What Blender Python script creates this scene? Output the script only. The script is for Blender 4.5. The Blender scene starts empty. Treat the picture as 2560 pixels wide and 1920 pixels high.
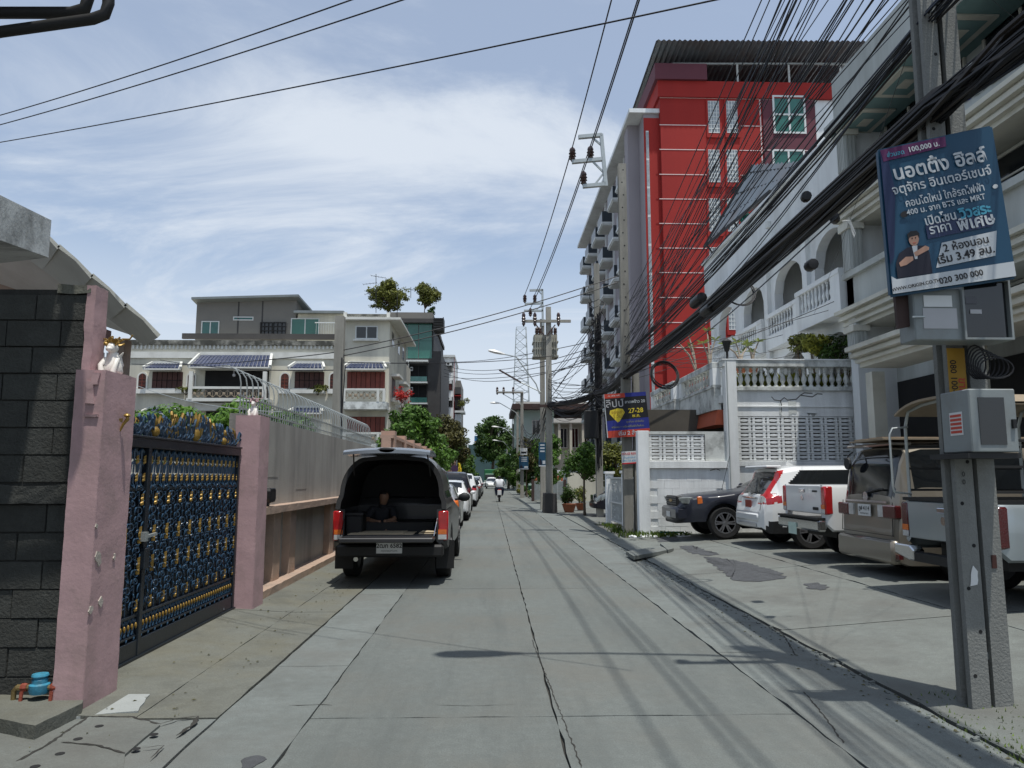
import bpy, bmesh, math, random
from mathutils import Vector, Matrix, noise
R_ = math.radians
sc = bpy.context.scene
COL = sc.collection
random.seed(7)

# ------------------------------------------------------------------ camera
FPX, CXP, CYP = 1850.0, 1280.0, 960.0          # focal length and centre in photograph pixels
PITCH = math.atan(233.0 / FPX)
YAW = math.atan(55.0 / FPX * math.cos(PITCH))
CAM = Vector((0, 0, 1.6))
c_r = Vector((math.cos(YAW), -math.sin(YAW), 0))
c_f = Vector((math.sin(YAW) * math.cos(PITCH), math.cos(YAW) * math.cos(PITCH), math.sin(PITCH)))
c_u = c_r.cross(c_f)
cam_d = bpy.data.cameras.new('camera'); cam = bpy.data.objects.new('camera', cam_d); COL.objects.link(cam)
cam_d.sensor_fit = 'HORIZONTAL'; cam_d.sensor_width = 36.0; cam_d.lens = 36.0 * FPX / 2560.0
cam_d.clip_start = 0.05; cam_d.clip_end = 3000
cam.matrix_world = Matrix(((c_r.x, c_u.x, -c_f.x, CAM.x), (c_r.y, c_u.y, -c_f.y, CAM.y), (c_r.z, c_u.z, -c_f.z, CAM.z), (0, 0, 0, 1)))
sc.camera = cam

def ray(u, v): return c_f + c_r * ((u - CXP) / FPX) - c_u * ((v - CYP) / FPX)
def at(u, v, Y):
    d = ray(u, v); return CAM + d * (Y / d.y)
def atx(u, v, X):
    d = ray(u, v); return CAM + d * (X / d.x)
def atz(u, v, Z):
    d = ray(u, v); return CAM + d * ((Z - CAM.z) / d.z)

# ------------------------------------------------------------------ sky, sun, exposure
SUN = Vector((0.12, -0.225, 1.0)).normalized()      # towards the sun
w = bpy.data.worlds.new('World'); sc.world = w; w.use_nodes = True
wn, wl = w.node_tree.nodes, w.node_tree.links
wn.clear()
def WN(t, **k):
    n = wn.new(t)
    for a, b in k.items(): setattr(n, a, b)
    return n
sky = WN('ShaderNodeTexSky'); sky.sky_type = 'NISHITA'; sky.sun_disc = False
sky.sun_elevation = math.asin(SUN.z); sky.sun_rotation = math.atan2(SUN.x, SUN.y)
sky.air_density = 1.0; sky.dust_density = 1.6; sky.ozone_density = 2.0
tc = WN('ShaderNodeTexCoord')
def WM(op, a, b=None, c=None):
    n = WN('ShaderNodeMath', operation=op)
    for i, x in enumerate((a, b, c)):
        if x is None: continue
        if isinstance(x, (int, float)): n.inputs[i].default_value = x
        else: wl.new(x, n.inputs[i])
    return n.outputs[0]
sep = WN('ShaderNodeSeparateXYZ'); wl.new(tc.outputs['Generated'], sep.inputs[0])
zc = WM('MAXIMUM', sep.outputs['Z'], 0.0)
den = WM('ADD', zc, 0.22)
cx_ = WM('DIVIDE', sep.outputs['X'], den); cy_ = WM('DIVIDE', sep.outputs['Y'], den)
comb = WN('ShaderNodeCombineXYZ'); wl.new(WM('MULTIPLY', cx_, 0.55), comb.inputs[0]); wl.new(WM('MULTIPLY', cy_, 1.0), comb.inputs[1])
comb.inputs[2].default_value = 3.3
n1 = WN('ShaderNodeTexNoise'); n1.inputs['Scale'].default_value = 1.7; n1.inputs['Detail'].default_value = 12; n1.inputs['Roughness'].default_value = 0.64; n1.inputs['Distortion'].default_value = 0.9
wl.new(comb.outputs[0], n1.inputs['Vector'])
n2 = WN('ShaderNodeTexNoise'); n2.inputs['Scale'].default_value = 0.5; n2.inputs['Detail'].default_value = 3
wl.new(comb.outputs[0], n2.inputs['Vector'])
cov = WM('ADD', n1.outputs[0], WM('MULTIPLY', WM('SUBTRACT', n2.outputs[0], 0.5), 0.55))
# one long cirrus bank, seen over the street's end, on the cloud layer's own coordinates
bx = WM('ADD', cx_, 0.05); by = WM('SUBTRACT', cy_, WM('ADD', 1.40, WM('MULTIPLY', bx, 0.22)))
bank = WM('POWER', 2.718, WM('MULTIPLY', WM('ADD', WM('MULTIPLY', WM('MULTIPLY', bx, bx), 4.0), WM('MULTIPLY', WM('MULTIPLY', by, by), 34.0)), -1.0))
cov = WM('ADD', cov, WM('MULTIPLY', bank, 0.36))
mr = WN('ShaderNodeMapRange'); mr.interpolation_type = 'SMOOTHSTEP'
mr.inputs[1].default_value = 0.44; mr.inputs[2].default_value = 0.76; mr.inputs[3].default_value = 0.36; mr.inputs[4].default_value = 0.95
wl.new(cov, mr.inputs[0])
hz = WN('ShaderNodeMapRange'); hz.interpolation_type = 'SMOOTHSTEP'                     # pale haze towards the horizon, all round
hz.inputs[1].default_value = 0.10; hz.inputs[2].default_value = 0.44; hz.inputs[3].default_value = 0.86; hz.inputs[4].default_value = 0.0
wl.new(sep.outputs['Z'], hz.inputs[0])
cl = WM('MAXIMUM', mr.outputs[0], hz.outputs[0])
skyc = WN('ShaderNodeMix', data_type='RGBA', blend_type='MULTIPLY'); skyc.inputs[0].default_value = 1.0
wl.new(sky.outputs[0], skyc.inputs[6]); skyc.inputs[7].default_value = (1.0, 1.14, 1.22, 1)
mix = WN('ShaderNodeMix', data_type='RGBA'); wl.new(cl, mix.inputs[0]); wl.new(skyc.outputs[2], mix.inputs[6])
mix.inputs[7].default_value = (6.3, 6.85, 7.6, 1)
bg = WN('ShaderNodeBackground'); bg.inputs[1].default_value = 0.12; wl.new(mix.outputs[2], bg.inputs[0])
wo = WN('ShaderNodeOutputWorld'); wl.new(bg.outputs[0], wo.inputs[0])

sd = bpy.data.lights.new('sun', 'SUN'); sd.energy = 4.2; sd.angle = R_(0.55); sd.color = (1.0, 0.97, 0.91)
so = bpy.data.objects.new('sun', sd); COL.objects.link(so); so.location = SUN * 60
so.rotation_euler = SUN.to_track_quat('Z', 'Y').to_euler()
sc.view_settings.view_transform = 'Standard'; sc.view_settings.look = 'None'
sc.view_settings.exposure = -0.03; sc.view_settings.gamma = 1.0; sc.view_settings.use_curve_mapping = False
sc.render.engine = 'CYCLES'
sc.cycles.max_bounces = 6; sc.cycles.diffuse_bounces = 3; sc.cycles.glossy_bounces = 3; sc.cycles.transmission_bounces = 4; sc.cycles.transparent_max_bounces = 6
sc.cycles.use_denoising = True; sc.cycles.use_adaptive_sampling = True

# ------------------------------------------------------------------ materials
MATS = {}
def mat(name, col, rough=0.75, var=0.12, scale=1.5, bump=0.15, bscale=60, metal=0.0, dirt=None, dirt_amt=0.0, dscale=1.2, streak=False, spec=0.4, rnd=0.0, island=0.0, coat=0.0, trans=0.0, emit=None, col2=None, grain=0.0, dirt2=None):
    m = bpy.data.materials.new(name); m.use_nodes = True; MATS[name] = m
    nt = m.node_tree; N = nt.nodes; L = nt.links; b = N['Principled BSDF']
    b.inputs['Roughness'].default_value = rough; b.inputs['Metallic'].default_value = metal
    b.inputs['Specular IOR Level'].default_value = spec
    if coat: b.inputs['Coat Weight'].default_value = coat; b.inputs['Coat Roughness'].default_value = 0.08
    if trans: b.inputs['Transmission Weight'].default_value = trans
    geo = N.new('ShaderNodeNewGeometry')
    def mx(fac, a, c, blend='MIX'):
        n = N.new('ShaderNodeMix'); n.data_type = 'RGBA'; n.blend_type = blend
        for i, x in ((0, fac), (6, a), (7, c)):
            if isinstance(x, (int, float)): n.inputs[i].default_value = x
            elif isinstance(x, tuple): n.inputs[i].default_value = (x[0], x[1], x[2], 1)
            else: L.new(x, n.inputs[i])
        return n.outputs[2]
    def noi(sc_, detail=5, vec=None, rough_=0.6):
        n = N.new('ShaderNodeTexNoise'); n.inputs['Scale'].default_value = sc_; n.inputs['Detail'].default_value = detail; n.inputs['Roughness'].default_value = rough_
        L.new(vec if vec else geo.outputs['Position'], n.inputs['Vector']); return n.outputs[0]
    def rng(x, a, b_, c=0.0, d=1.0):
        n = N.new('ShaderNodeMapRange'); L.new(x, n.inputs[0])
        for i, q in enumerate((a, b_, c, d)): n.inputs[i + 1].default_value = q
        return n.outputs[0]
    lo = tuple(x * (1 - var) for x in col); hi = tuple(min(1, x * (1 + var)) for x in (col2 or col))
    c = mx(rng(noi(scale), 0.3, 0.7), lo, hi)
    if grain:
        c = mx(rng(noi(bscale * 2.2, 2), 0.35, 0.65, 0, grain), c, tuple(x * 0.45 for x in col))
        c = mx(rng(noi(11, 4, None, 0.7), 0.36, 0.64, 0, min(1, grain * 1.1)), c, tuple(x * 0.66 for x in col))
    if dirt_amt:
        vec = None
        if streak:
            mp = N.new('ShaderNodeMapping'); mp.inputs['Scale'].default_value = (1, 1, 0.12); L.new(geo.outputs['Position'], mp.inputs[0]); vec = mp.outputs[0]
        f = rng(noi(dscale, 7, vec, 0.65), 0.45, 0.68, 0, dirt_amt)
        c = mx(f, c, dirt or (0.03, 0.03, 0.028))
    if dirt2:
        v2 = None
        if len(dirt2) > 3:
            m2 = N.new('ShaderNodeMapping'); m2.inputs['Scale'].default_value = (1, dirt2[3], 1); L.new(geo.outputs['Position'], m2.inputs[0]); v2 = m2.outputs[0]
        c = mx(rng(noi(dirt2[2], 6, v2, 0.7), 0.48, 0.66, 0, dirt2[1]), c, dirt2[0])
    if rnd:
        oi = N.new('ShaderNodeObjectInfo'); c = mx(1.0, c, mx(oi.outputs['Random'], (1 - rnd,) * 3, (1 + rnd,) * 3), 'MULTIPLY')
    if island: c = mx(1.0, c, mx(geo.outputs['Random Per Island'], (1 - island,) * 3, (1 + island,) * 3), 'MULTIPLY')
    L.new(c, b.inputs['Base Color'])
    if bump:
        bn = N.new('ShaderNodeBump'); bn.inputs['Strength'].default_value = min(1, bump); bn.inputs['Distance'].default_value = 0.02
        L.new(noi(bscale, 4), bn.inputs['Height']); L.new(bn.outputs[0], b.inputs['Normal'])
    if emit:
        b.inputs['Emission Color'].default_value = (emit[0], emit[1], emit[2], 1); b.inputs['Emission Strength'].default_value = emit[3]
    return m
def leafmat(name, col, island=0.45, trans=0.25):
    m = bpy.data.materials.new(name); m.use_nodes = True; MATS[name] = m
    N = m.node_tree.nodes; L = m.node_tree.links; N.clear()
    geo = N.new('ShaderNodeNewGeometry')
    cr = N.new('ShaderNodeMix'); cr.data_type = 'RGBA'
    cr.inputs[6].default_value = tuple(x * (1 - island) for x in col) + (1,); cr.inputs[7].default_value = (min(1, col[0] * (1 + island * 1.4)), min(1, col[1] * (1 + island)), col[2], 1)
    L.new(geo.outputs['Random Per Island'], cr.inputs[0])
    d = N.new('ShaderNodeBsdfPrincipled'); d.inputs['Roughness'].default_value = 0.55; d.inputs['Specular IOR Level'].default_value = 0.3
    t = N.new('ShaderNodeBsdfTranslucent'); ms = N.new('ShaderNodeMixShader'); ms.inputs[0].default_value = trans
    o = N.new('ShaderNodeOutputMaterial')
    L.new(cr.outputs[2], d.inputs['Base Color']); L.new(cr.outputs[2], t.inputs[0]); L.new(d.outputs[0], ms.inputs[1]); L.new(t.outputs[0], ms.inputs[2]); L.new(ms.outputs[0], o.inputs[0])
    return m

# ------------------------------------------------------------------ object helpers
ORG = {}
def org(o): return ORG.get(o.name, Vector((0, 0, 0))) if o else Vector((0, 0, 0))
def tag(o, label=None, cat=None, group=None, kind=None):
    if label: o['label'] = label
    if cat: o['category'] = cat
    if group: o['group'] = group
    if kind: o['kind'] = kind
    return o
def thing(name, label, cat, loc=(0, 0, 0), rotz=0.0, group=None):
    o = bpy.data.objects.new(name, None); COL.objects.link(o); o.empty_display_size = 0.2
    o.location = loc; o.rotation_euler = (0, 0, rotz); ORG[o.name] = Vector(loc)
    return tag(o, label, cat, group)
def inst(me, name, parent=None, loc=(0, 0, 0), rot=(0, 0, 0), scale=(1, 1, 1), local=False):
    o = bpy.data.objects.new(name, me); COL.objects.link(o)
    l = Vector(loc)
    if parent and not local: l = l - org(parent)
    o.location = l; o.rotation_euler = rot; o.scale = scale; o.parent = parent
    ORG[o.name] = Vector(loc)
    return o
def copy_tree(o, parent=None):
    c = o.copy(); COL.objects.link(c); c.parent = parent
    for ch in list(o.children): copy_tree(ch, c)
    return c

class MB:
    def __init__(s): s.v = []; s.f = []; s.m = []; s.mi = 0
    def add(s, vs, fs):
        k = len(s.v); s.v += [Vector(p) for p in vs]
        for f in fs: s.f.append([i + k for i in f]); s.m.append(s.mi)
        return s
    def box(s, x0, x1, y0, y1, z0, z1):
        return s.add([(x0, y0, z0), (x1, y0, z0), (x1, y1, z0), (x0, y1, z0), (x0, y0, z1), (x1, y0, z1), (x1, y1, z1), (x0, y1, z1)],
                     [(0, 3, 2, 1), (4, 5, 6, 7), (0, 1, 5, 4), (1, 2, 6, 5), (2, 3, 7, 6), (3, 0, 4, 7)])
    def obox(s, c, ax, ay, az):   # centre and three half-axis vectors
        c, ax, ay, az = map(Vector, (c, ax, ay, az))
        vs = [c + ax * i + ay * j + az * k for k in (-1, 1) for (i, j) in ((-1, -1), (1, -1), (1, 1), (-1, 1))]
        return s.add(vs, [(0, 3, 2, 1), (4, 5, 6, 7), (0, 1, 5, 4), (1, 2, 6, 5), (2, 3, 7, 6), (3, 0, 4, 7)])
    def bar(s, p, q, w, h=None, up=(0, 0, 1)):
        p, q = Vector(p), Vector(q); h = h or w; d = (q - p)
        t = d.normalized(); u = Vector(up)
        if abs(t.dot(u)) > 0.97: u = Vector((0, 1, 0))
        a = t.cross(u).normalized(); b = a.cross(t)
        return s.obox((p + q) / 2, d / 2, a * w / 2, b * h / 2)
    def tube(s, pts, r, n=6, cap=True):
        pts = [Vector(p) for p in pts]; k = len(pts); rings = []
        prev = None
        for i, p in enumerate(pts):
            t = (pts[min(i + 1, k - 1)] - pts[max(i - 1, 0)])
            t = t.normalized() if t.length > 1e-9 else Vector((0, 0, 1))
            if prev is None:
                u = Vector((0, 0, 1)) if abs(t.z) < 0.9 else Vector((1, 0, 0))
                a = t.cross(u).normalized()
            else:
                a = prev - t * prev.dot(t); a = a.normalized() if a.length > 1e-6 else t.orthogonal().normalized()
            prev = a; b = t.cross(a); rr = r[i] if isinstance(r, (list, tuple)) else r
            rings.append([p + (a * math.cos(2 * math.pi * j / n) + b * math.sin(2 * math.pi * j / n)) * rr for j in range(n)])
        vs = [p for g in rings for p in g]; fs = []
        for i in range(k - 1):
            for j in range(n):
                fs.append((i * n + j, i * n + (j + 1) % n, (i + 1) * n + (j + 1) % n, (i + 1) * n + j))
        if cap: fs.append(tuple(range(n - 1, -1, -1))); fs.append(tuple((k - 1) * n + j for j in range(n)))
        return s.add(vs, fs)
    def lathe(s, prof, c=(0, 0, 0), n=12, axis='z', cap=True):
        c = Vector(c); vs = []; fs = []
        for (r, z) in prof:
            for j in range(n):
                a = 2 * math.pi * j / n; x, y = r * math.cos(a), r * math.sin(a)
                p = {'z': (x, y, z), 'y': (x, z, -y), 'x': (z, x, y)}[axis]
                vs.append(c + Vector(p))
        k = len(prof)
        for i in range(k - 1):
            for j in range(n): fs.append((i * n + j, i * n + (j + 1) % n, (i + 1) * n + (j + 1) % n, (i + 1) * n + j))
        if cap: fs.append(tuple(range(n - 1, -1, -1))); fs.append(tuple((k - 1) * n + j for j in range(n)))
        return s.add(vs, fs)
    def prism(s, poly, d, o=(0, 0, 0), ex=(1, 0, 0), ey=(0, 0, 1)):   # polygon in plane (ex, ey) at o, pushed by vector d
        o, ex, ey, d = map(Vector, (o, ex, ey, d)); n = len(poly)
        a = [o + ex * p[0] + ey * p[1] for p in poly]; b = [p + d for p in a]
        fs = [tuple(range(n)), tuple(range(2 * n - 1, n - 1, -1))] + [(i, n + i, n + (i + 1) % n, (i + 1) % n) for i in range(n)]
        return s.add(a + b, fs)
    def poly(s, pts): return s.add(pts, [tuple(range(len(pts)))])
    def sphere(s, c, r, n=10, m=7):
        c = Vector(c); r = (r, r, r) if isinstance(r, (int, float)) else r
        vs = [c + Vector((0, 0, -r[2]))]; fs = []
        for i in range(1, m):
            t = -math.pi / 2 + math.pi * i / m
            for j in range(n):
                a = 2 * math.pi * j / n; vs.append(c + Vector((r[0] * math.cos(t) * math.cos(a), r[1] * math.cos(t) * math.sin(a), r[2] * math.sin(t))))
        vs.append(c + Vector((0, 0, r[2]))); e = len(vs) - 1
        for j in range(n):
            fs.append((0, 1 + (j + 1) % n, 1 + j)); fs.append((e, e - n + j, e - n + (j + 1) % n))
            for i in range(m - 2):
                q = 1 + i * n; fs.append((q + j, q + (j + 1) % n, q + n + (j + 1) % n, q + n + j))
        return s.add(vs, fs)
    def mesh(s, name, mats, smooth=None, sub=(0, 0, 0), fix=True):
        me = bpy.data.meshes.new(name); sub = Vector(sub)
        me.from_pydata([tuple(p - sub) for p in s.v], [], s.f)
        for m in (mats if isinstance(mats, (list, tuple)) else [mats]): me.materials.append(MATS[m])
        if isinstance(mats, (list, tuple)) and len(mats) > 1: me.polygons.foreach_set('material_index', s.m)
        if fix and len(s.f) < 60000:
            bm = bmesh.new(); bm.from_mesh(me); bmesh.ops.recalc_face_normals(bm, faces=bm.faces); bm.to_mesh(me); bm.free()
        if smooth:
            me.polygons.foreach_set('use_smooth', [True] * len(me.polygons)); me.set_sharp_from_angle(angle=R_(smooth))
        me.update(); return me
    def build(s, name, mats, parent=None, smooth=None, local=False, bevel=0.0, fix=True):
        base = org(parent) if (parent and not local) else Vector((0, 0, 0))
        me = s.mesh(name, mats, smooth, base, fix)
        if bevel:
            bm = bmesh.new(); bm.from_mesh(me); bmesh.ops.bevel(bm, geom=list(bm.edges), offset=bevel, segments=1, affect='EDGES', clamp_overlap=True); bm.to_mesh(me); bm.free()
        o = bpy.data.objects.new(name, me); COL.objects.link(o); o.parent = parent
        ORG[o.name] = Vector(base)
        return o
def B(*a): return MB().box(*a)

def jag(poly, step=0.25, amp=0.012, seed=0):          # break a polygon's edges into short uneven ones
    rnd = random.Random(seed); out = []
    for i, p in enumerate(poly):
        q = poly[(i + 1) % len(poly)]; d = math.hypot(q[0] - p[0], q[1] - p[1]); k = max(1, min(60, int(d / step)))
        nx, ny = -(q[1] - p[1]) / max(d, 1e-6), (q[0] - p[0]) / max(d, 1e-6)
        for j in range(k):
            t = j / k; a = 0 if j == 0 else rnd.uniform(-amp, amp)
            out.append((p[0] + (q[0] - p[0]) * t + nx * a, p[1] + (q[1] - p[1]) * t + ny * a))
    return out

_FONT = None
def text(s, size, m, parent, origin, ex, ey, lift=0.003, align='CENTER', name='lettering', bold=0.0, local=False, sx=1.0, shear=0.0):
    cu = bpy.data.curves.new(name, 'FONT'); cu.body = s; cu.size = size; cu.align_x = align; cu.align_y = 'CENTER'; cu.offset = bold; cu.shear = shear
    cu.resolution_u = 2
    to = bpy.data.objects.new('tmp_text', cu); COL.objects.link(to)
    dg = bpy.context.evaluated_depsgraph_get(); dg.update()
    me = bpy.data.meshes.new_from_object(to.evaluated_get(dg)); bpy.data.objects.remove(to); bpy.data.curves.remove(cu)
    ex, ey = Vector(ex).normalized(), Vector(ey).normalized(); ez = ex.cross(ey)
    o3 = Vector(origin) - (Vector((0, 0, 0)) if local else org(parent))
    for v in me.vertices: v.co = o3 + ex * v.co.x * sx + ey * v.co.y + ez * lift
    me.materials.clear(); me.materials.append(MATS[m]); me.name = name
    o = bpy.data.objects.new(name, me); COL.objects.link(o); o.parent = parent; ORG[o.name] = org(parent)
    return o

def skin_body(name, pts, edges, root, m, parent=None, sub=2):
    me = bpy.data.meshes.new(name); keys = list(pts); ix = {k: i for i, k in enumerate(keys)}
    me.from_pydata([pts[k][0] for k in keys], [(ix[a], ix[b]) for a, b in edges], [])
    o = bpy.data.objects.new('tmp_skin', me); COL.objects.link(o)
    md = o.modifiers.new('skin', 'SKIN'); md.use_smooth_shade = True
    for k in keys:
        r = pts[k][1]; sv = me.skin_vertices[0].data[ix[k]]; sv.radius = (r, r) if isinstance(r, (int, float)) else r; sv.use_root = (k == root)
    ms = o.modifiers.new('sub', 'SUBSURF'); ms.levels = sub; ms.render_levels = sub
    dg = bpy.context.evaluated_depsgraph_get(); dg.update()
    ev = bpy.data.meshes.new_from_object(o.evaluated_get(dg)); bpy.data.objects.remove(o)
    ev.materials.clear(); ev.materials.append(MATS[m]); ev.polygons.foreach_set('use_smooth', [True] * len(ev.polygons))
    ob = bpy.data.objects.new(name, ev); COL.objects.link(ob); ob.parent = parent
    return ob
# ------------------------------------------------------------------ palette
mat('asphalt_base', (0.10, 0.10, 0.095), 0.95, 0.25, 0.6, 0.4, 30)
mat('joint_dark', (0.035, 0.034, 0.03), 1.0, 0.3, 4, 0.3, 60)
mat('concrete_road', (0.166, 0.182, 0.171), 0.9, 0.12, 0.5, 0.5, 45, dirt=(0.138, 0.134, 0.116), dirt_amt=0.8, dscale=0.45, rnd=0.07, grain=0.55, dirt2=((0.092, 0.101, 0.096), 0.6, 1.7, 0.10))
mat('concrete_strip', (0.188, 0.208, 0.198), 0.92, 0.10, 1.2, 0.35, 55, dirt=(0.13, 0.13, 0.118), dirt_amt=0.7, dscale=0.8, rnd=0.05, grain=0.5, dirt2=((0.11, 0.115, 0.105), 0.45, 2.2))
mat('concrete_apron', (0.178, 0.193, 0.178), 0.9, 0.12, 0.7, 0.3, 45, dirt=(0.115, 0.112, 0.10), dirt_amt=0.75, dscale=0.55, rnd=0.06, grain=0.4, dirt2=((0.095, 0.097, 0.09), 0.5, 1.5))
mat('concrete_left', (0.168, 0.174, 0.150), 0.92, 0.14, 0.9, 0.3, 40, dirt=(0.125, 0.114, 0.075), dirt_amt=0.7, dscale=0.9, rnd=0.05, grain=0.4, dirt2=((0.085, 0.086, 0.072), 0.65, 1.3))
mat('concrete_pale', (0.30, 0.32, 0.31), 0.9, 0.08, 4, 0.25, 40)
mat('asphalt_patch', (0.082, 0.086, 0.092), 0.95, 0.25, 8, 0.5, 90, grain=0.4)
mat('moss', (0.075, 0.10, 0.03), 1, 0.35, 6, 0.6, 50, dirt=(0.14, 0.12, 0.08), dirt_amt=0.7, dscale=4)
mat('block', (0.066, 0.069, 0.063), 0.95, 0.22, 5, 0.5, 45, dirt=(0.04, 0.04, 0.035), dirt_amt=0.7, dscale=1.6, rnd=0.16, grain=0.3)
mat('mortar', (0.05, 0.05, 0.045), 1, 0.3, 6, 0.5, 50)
mat('pink', (0.46, 0.305, 0.312), 0.8, 0.06, 2, 0.14, 25, dirt=(0.36, 0.24, 0.24), dirt_amt=0.75, dscale=1.6, streak=True, dirt2=((0.30, 0.22, 0.205), 0.5, 3.0))
mat('pink_chip', (0.42, 0.38, 0.33), 0.9, 0.15, 8, 0.3, 30)
mat('render_grey', (0.345, 0.33, 0.295), 0.9, 0.10, 1.2, 0.2, 40, dirt=(0.16, 0.15, 0.14), dirt_amt=0.75, dscale=1.3, streak=True)
mat('peach', (0.42, 0.30, 0.225), 0.85, 0.10, 1.5, 0.25, 35, dirt=(0.25, 0.20, 0.165), dirt_amt=0.8, dscale=1.5)
mat('peach_far', (0.44, 0.29, 0.22), 0.85, 0.08, 0.7, 0.15, 20, dirt=(0.3, 0.22, 0.18), dirt_amt=0.5)
mat('steel_galv', (0.42, 0.45, 0.44), 0.45, 0.1, 3, 0.05, 30, metal=0.5)
mat('gate_blue', (0.022, 0.058, 0.105), 0.28, 0.25, 8, 0.15, 40, spec=0.6)
mat('gate_dark', (0.009, 0.014, 0.020), 0.4, 0.2, 6, 0.1, 40, spec=0.5)
mat('gold', (0.29, 0.18, 0.04), 0.38, 0.2, 10, 0.1, 60, metal=0.35)
mat('white_gloss', (0.75, 0.72, 0.66), 0.35, 0.08, 6, 0.05, 30)
mat('black_plastic', (0.012, 0.012, 0.013), 0.45, 0.2, 4, 0.05, 80)
mat('cable', (0.010, 0.010, 0.012), 0.55, 0.2, 3, 0.0)
mat('cable_blue', (0.018, 0.024, 0.040), 0.5, 0.2, 3, 0.0)
mat('cable_brown', (0.030, 0.024, 0.020), 0.6, 0.2, 3, 0.0)
mat('meter_blue', (0.06, 0.30, 0.45), 0.4, 0.15, 8, 0.1, 60, dirt=(0.04, 0.10, 0.12), dirt_amt=0.6, dscale=12)
mat('brass', (0.35, 0.26, 0.12), 0.4, 0.2, 10, 0.1, 60, metal=0.7)
mat('rust_red', (0.22, 0.05, 0.03), 0.7, 0.25, 8, 0.2, 60)
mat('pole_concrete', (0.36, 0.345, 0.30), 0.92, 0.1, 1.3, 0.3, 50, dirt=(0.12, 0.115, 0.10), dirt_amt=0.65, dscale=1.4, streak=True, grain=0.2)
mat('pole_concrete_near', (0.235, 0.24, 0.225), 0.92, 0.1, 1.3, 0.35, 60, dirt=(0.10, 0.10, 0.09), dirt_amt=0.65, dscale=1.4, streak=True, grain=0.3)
mat('pole_hole', (0.02, 0.02, 0.02), 1, 0, 1, 0)
mat('insulator', (0.045, 0.022, 0.020), 0.25, 0.2, 6, 0, spec=0.6)
mat('transformer_grey', (0.36, 0.36, 0.31), 0.6, 0.1, 3, 0.1, 40, dirt=(0.20, 0.15, 0.10), dirt_amt=0.6, dscale=3)
mat('lamp_white', (0.70, 0.70, 0.68), 0.4, 0.05, 3, 0)
mat('box_grey', (0.23, 0.255, 0.255), 0.5, 0.08, 3, 0.05, 60, dirt=(0.16, 0.15, 0.13), dirt_amt=0.4, dscale=5)
mat('glass_dark', (0.010, 0.012, 0.014), 0.06, 0.1, 2, 0, spec=0.7)
mat('cream', (0.64, 0.61, 0.50), 0.85, 0.06, 0.5, 0.1, 15, dirt=(0.30, 0.29, 0.25), dirt_amt=0.6, dscale=0.5, streak=True)
mat('cream_trim', (0.68, 0.68, 0.63), 0.8, 0.06, 1, 0.1, 20, dirt=(0.35, 0.34, 0.30), dirt_amt=0.5, dscale=1)
mat('mould', (0.07, 0.07, 0.06), 1, 0.3, 2, 0.2, 20, dirt=(0.4, 0.39, 0.34), dirt_amt=0.8, dscale=1.8)
mat('grey_panel', (0.20, 0.19, 0.17), 0.85, 0.07, 0.6, 0.1, 12, dirt=(0.13, 0.125, 0.115), dirt_amt=0.5, dscale=0.6)
mat('roof_metal', (0.20, 0.22, 0.22), 0.5, 0.12, 1, 0.05, 20, metal=0.3)
mat('tile_blue', (0.032, 0.042, 0.085), 0.45, 0.25, 4, 0.15, 30, rnd=0.2)
mat('wood_dark', (0.060, 0.020, 0.014), 0.6, 0.25, 3, 0.1, 30, rnd=0.2)
mat('wood_red', (0.16, 0.035, 0.022), 0.6, 0.2, 3, 0.1, 30, rnd=0.15)
mat('void', (0.012, 0.012, 0.012), 0.9, 0.2, 1, 0)  # near-black, standing for the shade inside openings
mat('interior', (0.10, 0.09, 0.075), 0.9, 0.2, 1, 0)
mat('glass_teal', (0.03, 0.11, 0.10), 0.12, 0.25, 0.8, 0, spec=0.6, dirt=(0.07, 0.20, 0.18), dirt_amt=0.6, dscale=0.9)
mat('glass_green', (0.03, 0.13, 0.10), 0.1, 0.25, 0.6, 0, spec=0.6, dirt=(0.05, 0.19, 0.15), dirt_amt=0.6, dscale=0.4)
mat('alu_white', (0.62, 0.64, 0.62), 0.5, 0.04, 2, 0)
mat('dark_cladding', (0.055, 0.052, 0.05), 0.7, 0.15, 1.5, 0.1, 12)
mat('white_paint', (0.70, 0.71, 0.69), 0.8, 0.05, 0.6, 0.12, 25, dirt=(0.33, 0.33, 0.31), dirt_amt=0.45, dscale=0.8, streak=True)
mat('white_wall', (0.85, 0.87, 0.86), 0.85, 0.06, 1.0, 0.25, 30, dirt=(0.36, 0.365, 0.345), dirt_amt=0.5, dscale=1.3, streak=True)
mat('white_stain', (0.64, 0.66, 0.63), 0.9, 0.12, 2.0, 0.2, 30, dirt=(0.11, 0.11, 0.10), dirt_amt=0.8, dscale=2.2)
mat('shop_white', (0.72, 0.745, 0.74), 0.8, 0.05, 0.6, 0.1, 25, dirt=(0.35, 0.35, 0.33), dirt_amt=0.4, dscale=0.9, streak=True)
mat('shop_yellow', (0.52, 0.47, 0.33), 0.85, 0.08, 0.6, 0.1, 20, dirt=(0.20, 0.17, 0.10), dirt_amt=0.5, dscale=1.1)
mat('cornice', (0.56, 0.555, 0.485), 0.8, 0.06, 1, 0.1, 25, dirt=(0.33, 0.31, 0.26), dirt_amt=0.4, dscale=1.2)
mat('shop_grey', (0.43, 0.455, 0.435), 0.8, 0.06, 0.6, 0.1, 25, dirt=(0.2, 0.2, 0.18), dirt_amt=0.5, dscale=0.9, streak=True)  # greenish grey, darkened further to take in the windscreen's edge falloff
mat('soffit_teal', (0.16, 0.26, 0.26), 0.8, 0.08, 2, 0.05, 20)
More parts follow.
